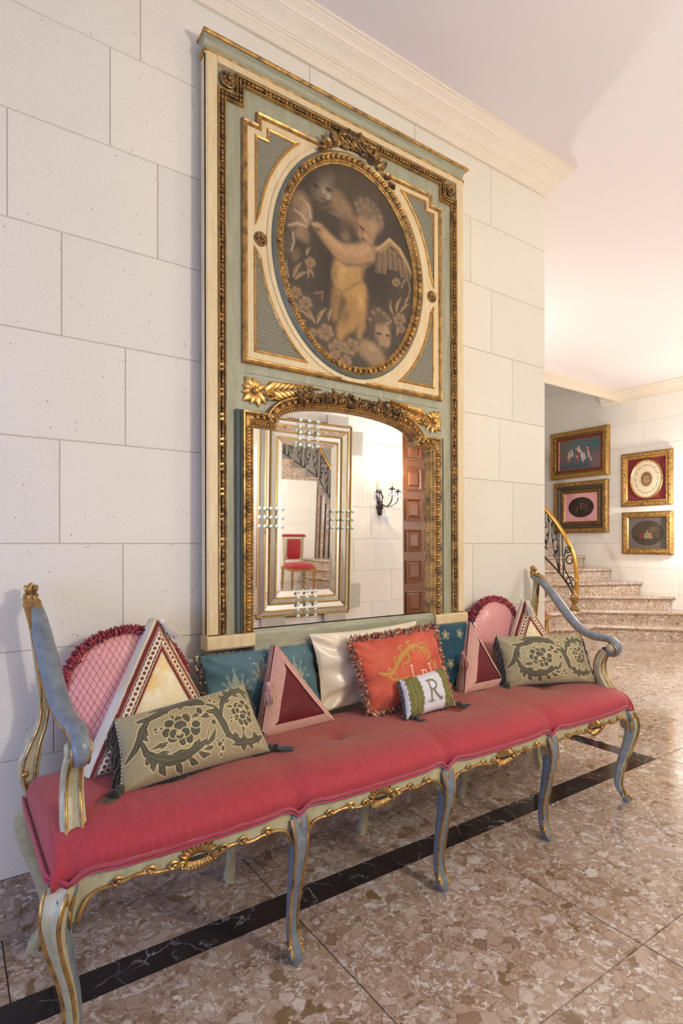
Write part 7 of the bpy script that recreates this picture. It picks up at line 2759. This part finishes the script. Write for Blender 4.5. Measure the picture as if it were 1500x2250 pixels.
# crystal wall sconce with three lit candles
MT['bulb'] = Nt('lit_bulb').bs(col=(1, .9, .75), emit=(1.0, .80, .55), estr=14.0)
MT['candle'] = m_plain('candle_sleeve', srgb(232, 210, 170), .6)
MT['crystal'] = m_plain('cut_crystal', (.86, .88, .90), .06, .55)
SCX, SCZ = 3.46, 1.49
sc_ = thing('wall_sconce', 'three-light bronze sconce hung with crystals, seen in the mirror', 'wall lamp', (SCX, -W_OPP, SCZ))
yb = -W_OPP
o = MB()
for z_, w_ in ((0, .030), (.05, .044), (.10, .034), (.15, .046), (.19, .026)):
    o.ell((SCX, yb+.012, SCZ-.06+z_), (w_, .014, .034), 10, 6)
o.build('backplate', MT['iron'], sc_, True)
r = random.Random(6)
for dx, dy, z_ in ((-.115, .10, .205), (.005, .17, .235), (.135, .10, .225)):
    o = MB()
    pth = smooth_path([(SCX, yb+.02, SCZ+.03), (SCX+dx*.4, yb+.02+dy*.5, SCZ-.01), (SCX+dx*.95, yb+.02+dy*.95, SCZ+.04), (SCX+dx, yb+.02+dy, SCZ+z_-.09)], 5)
    o.tube(pth, .006, 6)
    o.lathe([(.002, 0), (.030, .004), (.034, .012), (.014, .016), (.014, .030), (.012, .032)], (SCX+dx, yb+.02+dy, SCZ+z_-.095), 12)
    am = o.build('lamp_arm', MT['iron'], sc_, True, angle=50)
    MB().lathe([(.010, 0), (.011, .002), (.011, .105), (.008, .110)], (SCX+dx, yb+.02+dy, SCZ+z_-.065), 10).build('candle', MT['candle'], am, True, angle=50)
    MB().lathe([(.004, 0), (.010, .012), (.011, .024), (.006, .042), (.001, .056)], (SCX+dx, yb+.02+dy, SCZ+z_+.046), 10).build('bulb', MT['bulb'], am, True)
    for k in range(9):
        a = 2*PI*k/9
        c = (SCX+dx+.034*math.cos(a), yb+.02+dy+.034*math.sin(a), SCZ+z_-.105-r.uniform(.0, .05))
        MB().lathe([(.001, .028), (.006, .014), (.007, .0), (.001, -.026)], c, 6).build('crystal_drop', MT['crystal'], am)
    light('sconce_bulb_light', 'POINT', (SCX+dx, yb+.04+dy, SCZ+z_+.085), 9.5, (1.0, .97, .93), .022)
for k in range(12):
    c = (SCX+r.uniform(-.06, .10), yb+.05+r.uniform(0, .08), SCZ-.02-r.uniform(.0, .15))
    MB().lathe([(.001, .034), (.007, .016), (.008, .0), (.001, -.03)], c, 6).build('crystal_drop', MT['crystal'], sc_)

# red upholstered chair behind the wall end
MT['redvel'] = m_plain('red_chair_velvet', srgb(150, 8, 18), .65, sheen=.15)
ch = thing('upholstered_chair', 'red velvet chair with padded top rail and gilt wood frame, behind the wall end', 'chair', (4.62, 1.80, 0), (0, 0, 0))
def cp(o, n, m, parent=None):
    return o.build(n, MT[m], parent or ch, True, True, angle=45)
G = []
for t in np.linspace(0, 1, 12):
    row = []
    for a in np.linspace(0, 2*PI, 25)[:-1]:
        c, s = math.cos(a), math.sin(a)
        k = (abs(c)**4+abs(s)**4)**-.25
        h = math.sin(t*PI/2)
        row.append((c*k*.25*math.cos(t*PI/2)**.35, -.01+s*k*.24*math.cos(t*PI/2)**.35, .40+.085*h))
    G.append(row)
cp(MB().surf(G, True), 'seat', 'redvel')
cp(MB().box(-.235, .235, -.235, .225, .355, .402), 'seat_rail', 'gold')
for sx_, sy_ in ((-1, -1), (1, -1), (-1, 1), (1, 1)):
    cp(MB().lathe([(.012, 0), (.016, .02), (.014, .05), (.022, .20), (.027, .30), (.020, .33), (.028, .36)], (sx_*.205, sy_*.20, 0), 10), 'leg', 'gold')
for sx_ in (-1, 1):
    cp(MB().tube([(sx_*.165, .225, .38), (sx_*.175, .235, .60), (sx_*.185, .25, .90)], .018, 8), 'back_post', 'bench')
G = []
for t in np.linspace(-1, 1, 14):
    row = []
    for s in np.linspace(-1, 1, 10):
        row.append((s*.145, .222-.03*(1-s**4)*(1-t**4), .70+t*.19))
    G.append(row)
cp(MB().surf(G), 'backrest', 'redvel')
cp(MB().box(-.15, .15, .215, .24, .505, .895), 'back_panel', 'bench')
cp(MB().tube([(-.225, .235, .925), (-.20, .235, .935), (.20, .235, .935), (.225, .235, .925)], [.020, .034, .034, .020], 12, flat=.8), 'top_rail', 'redvel')
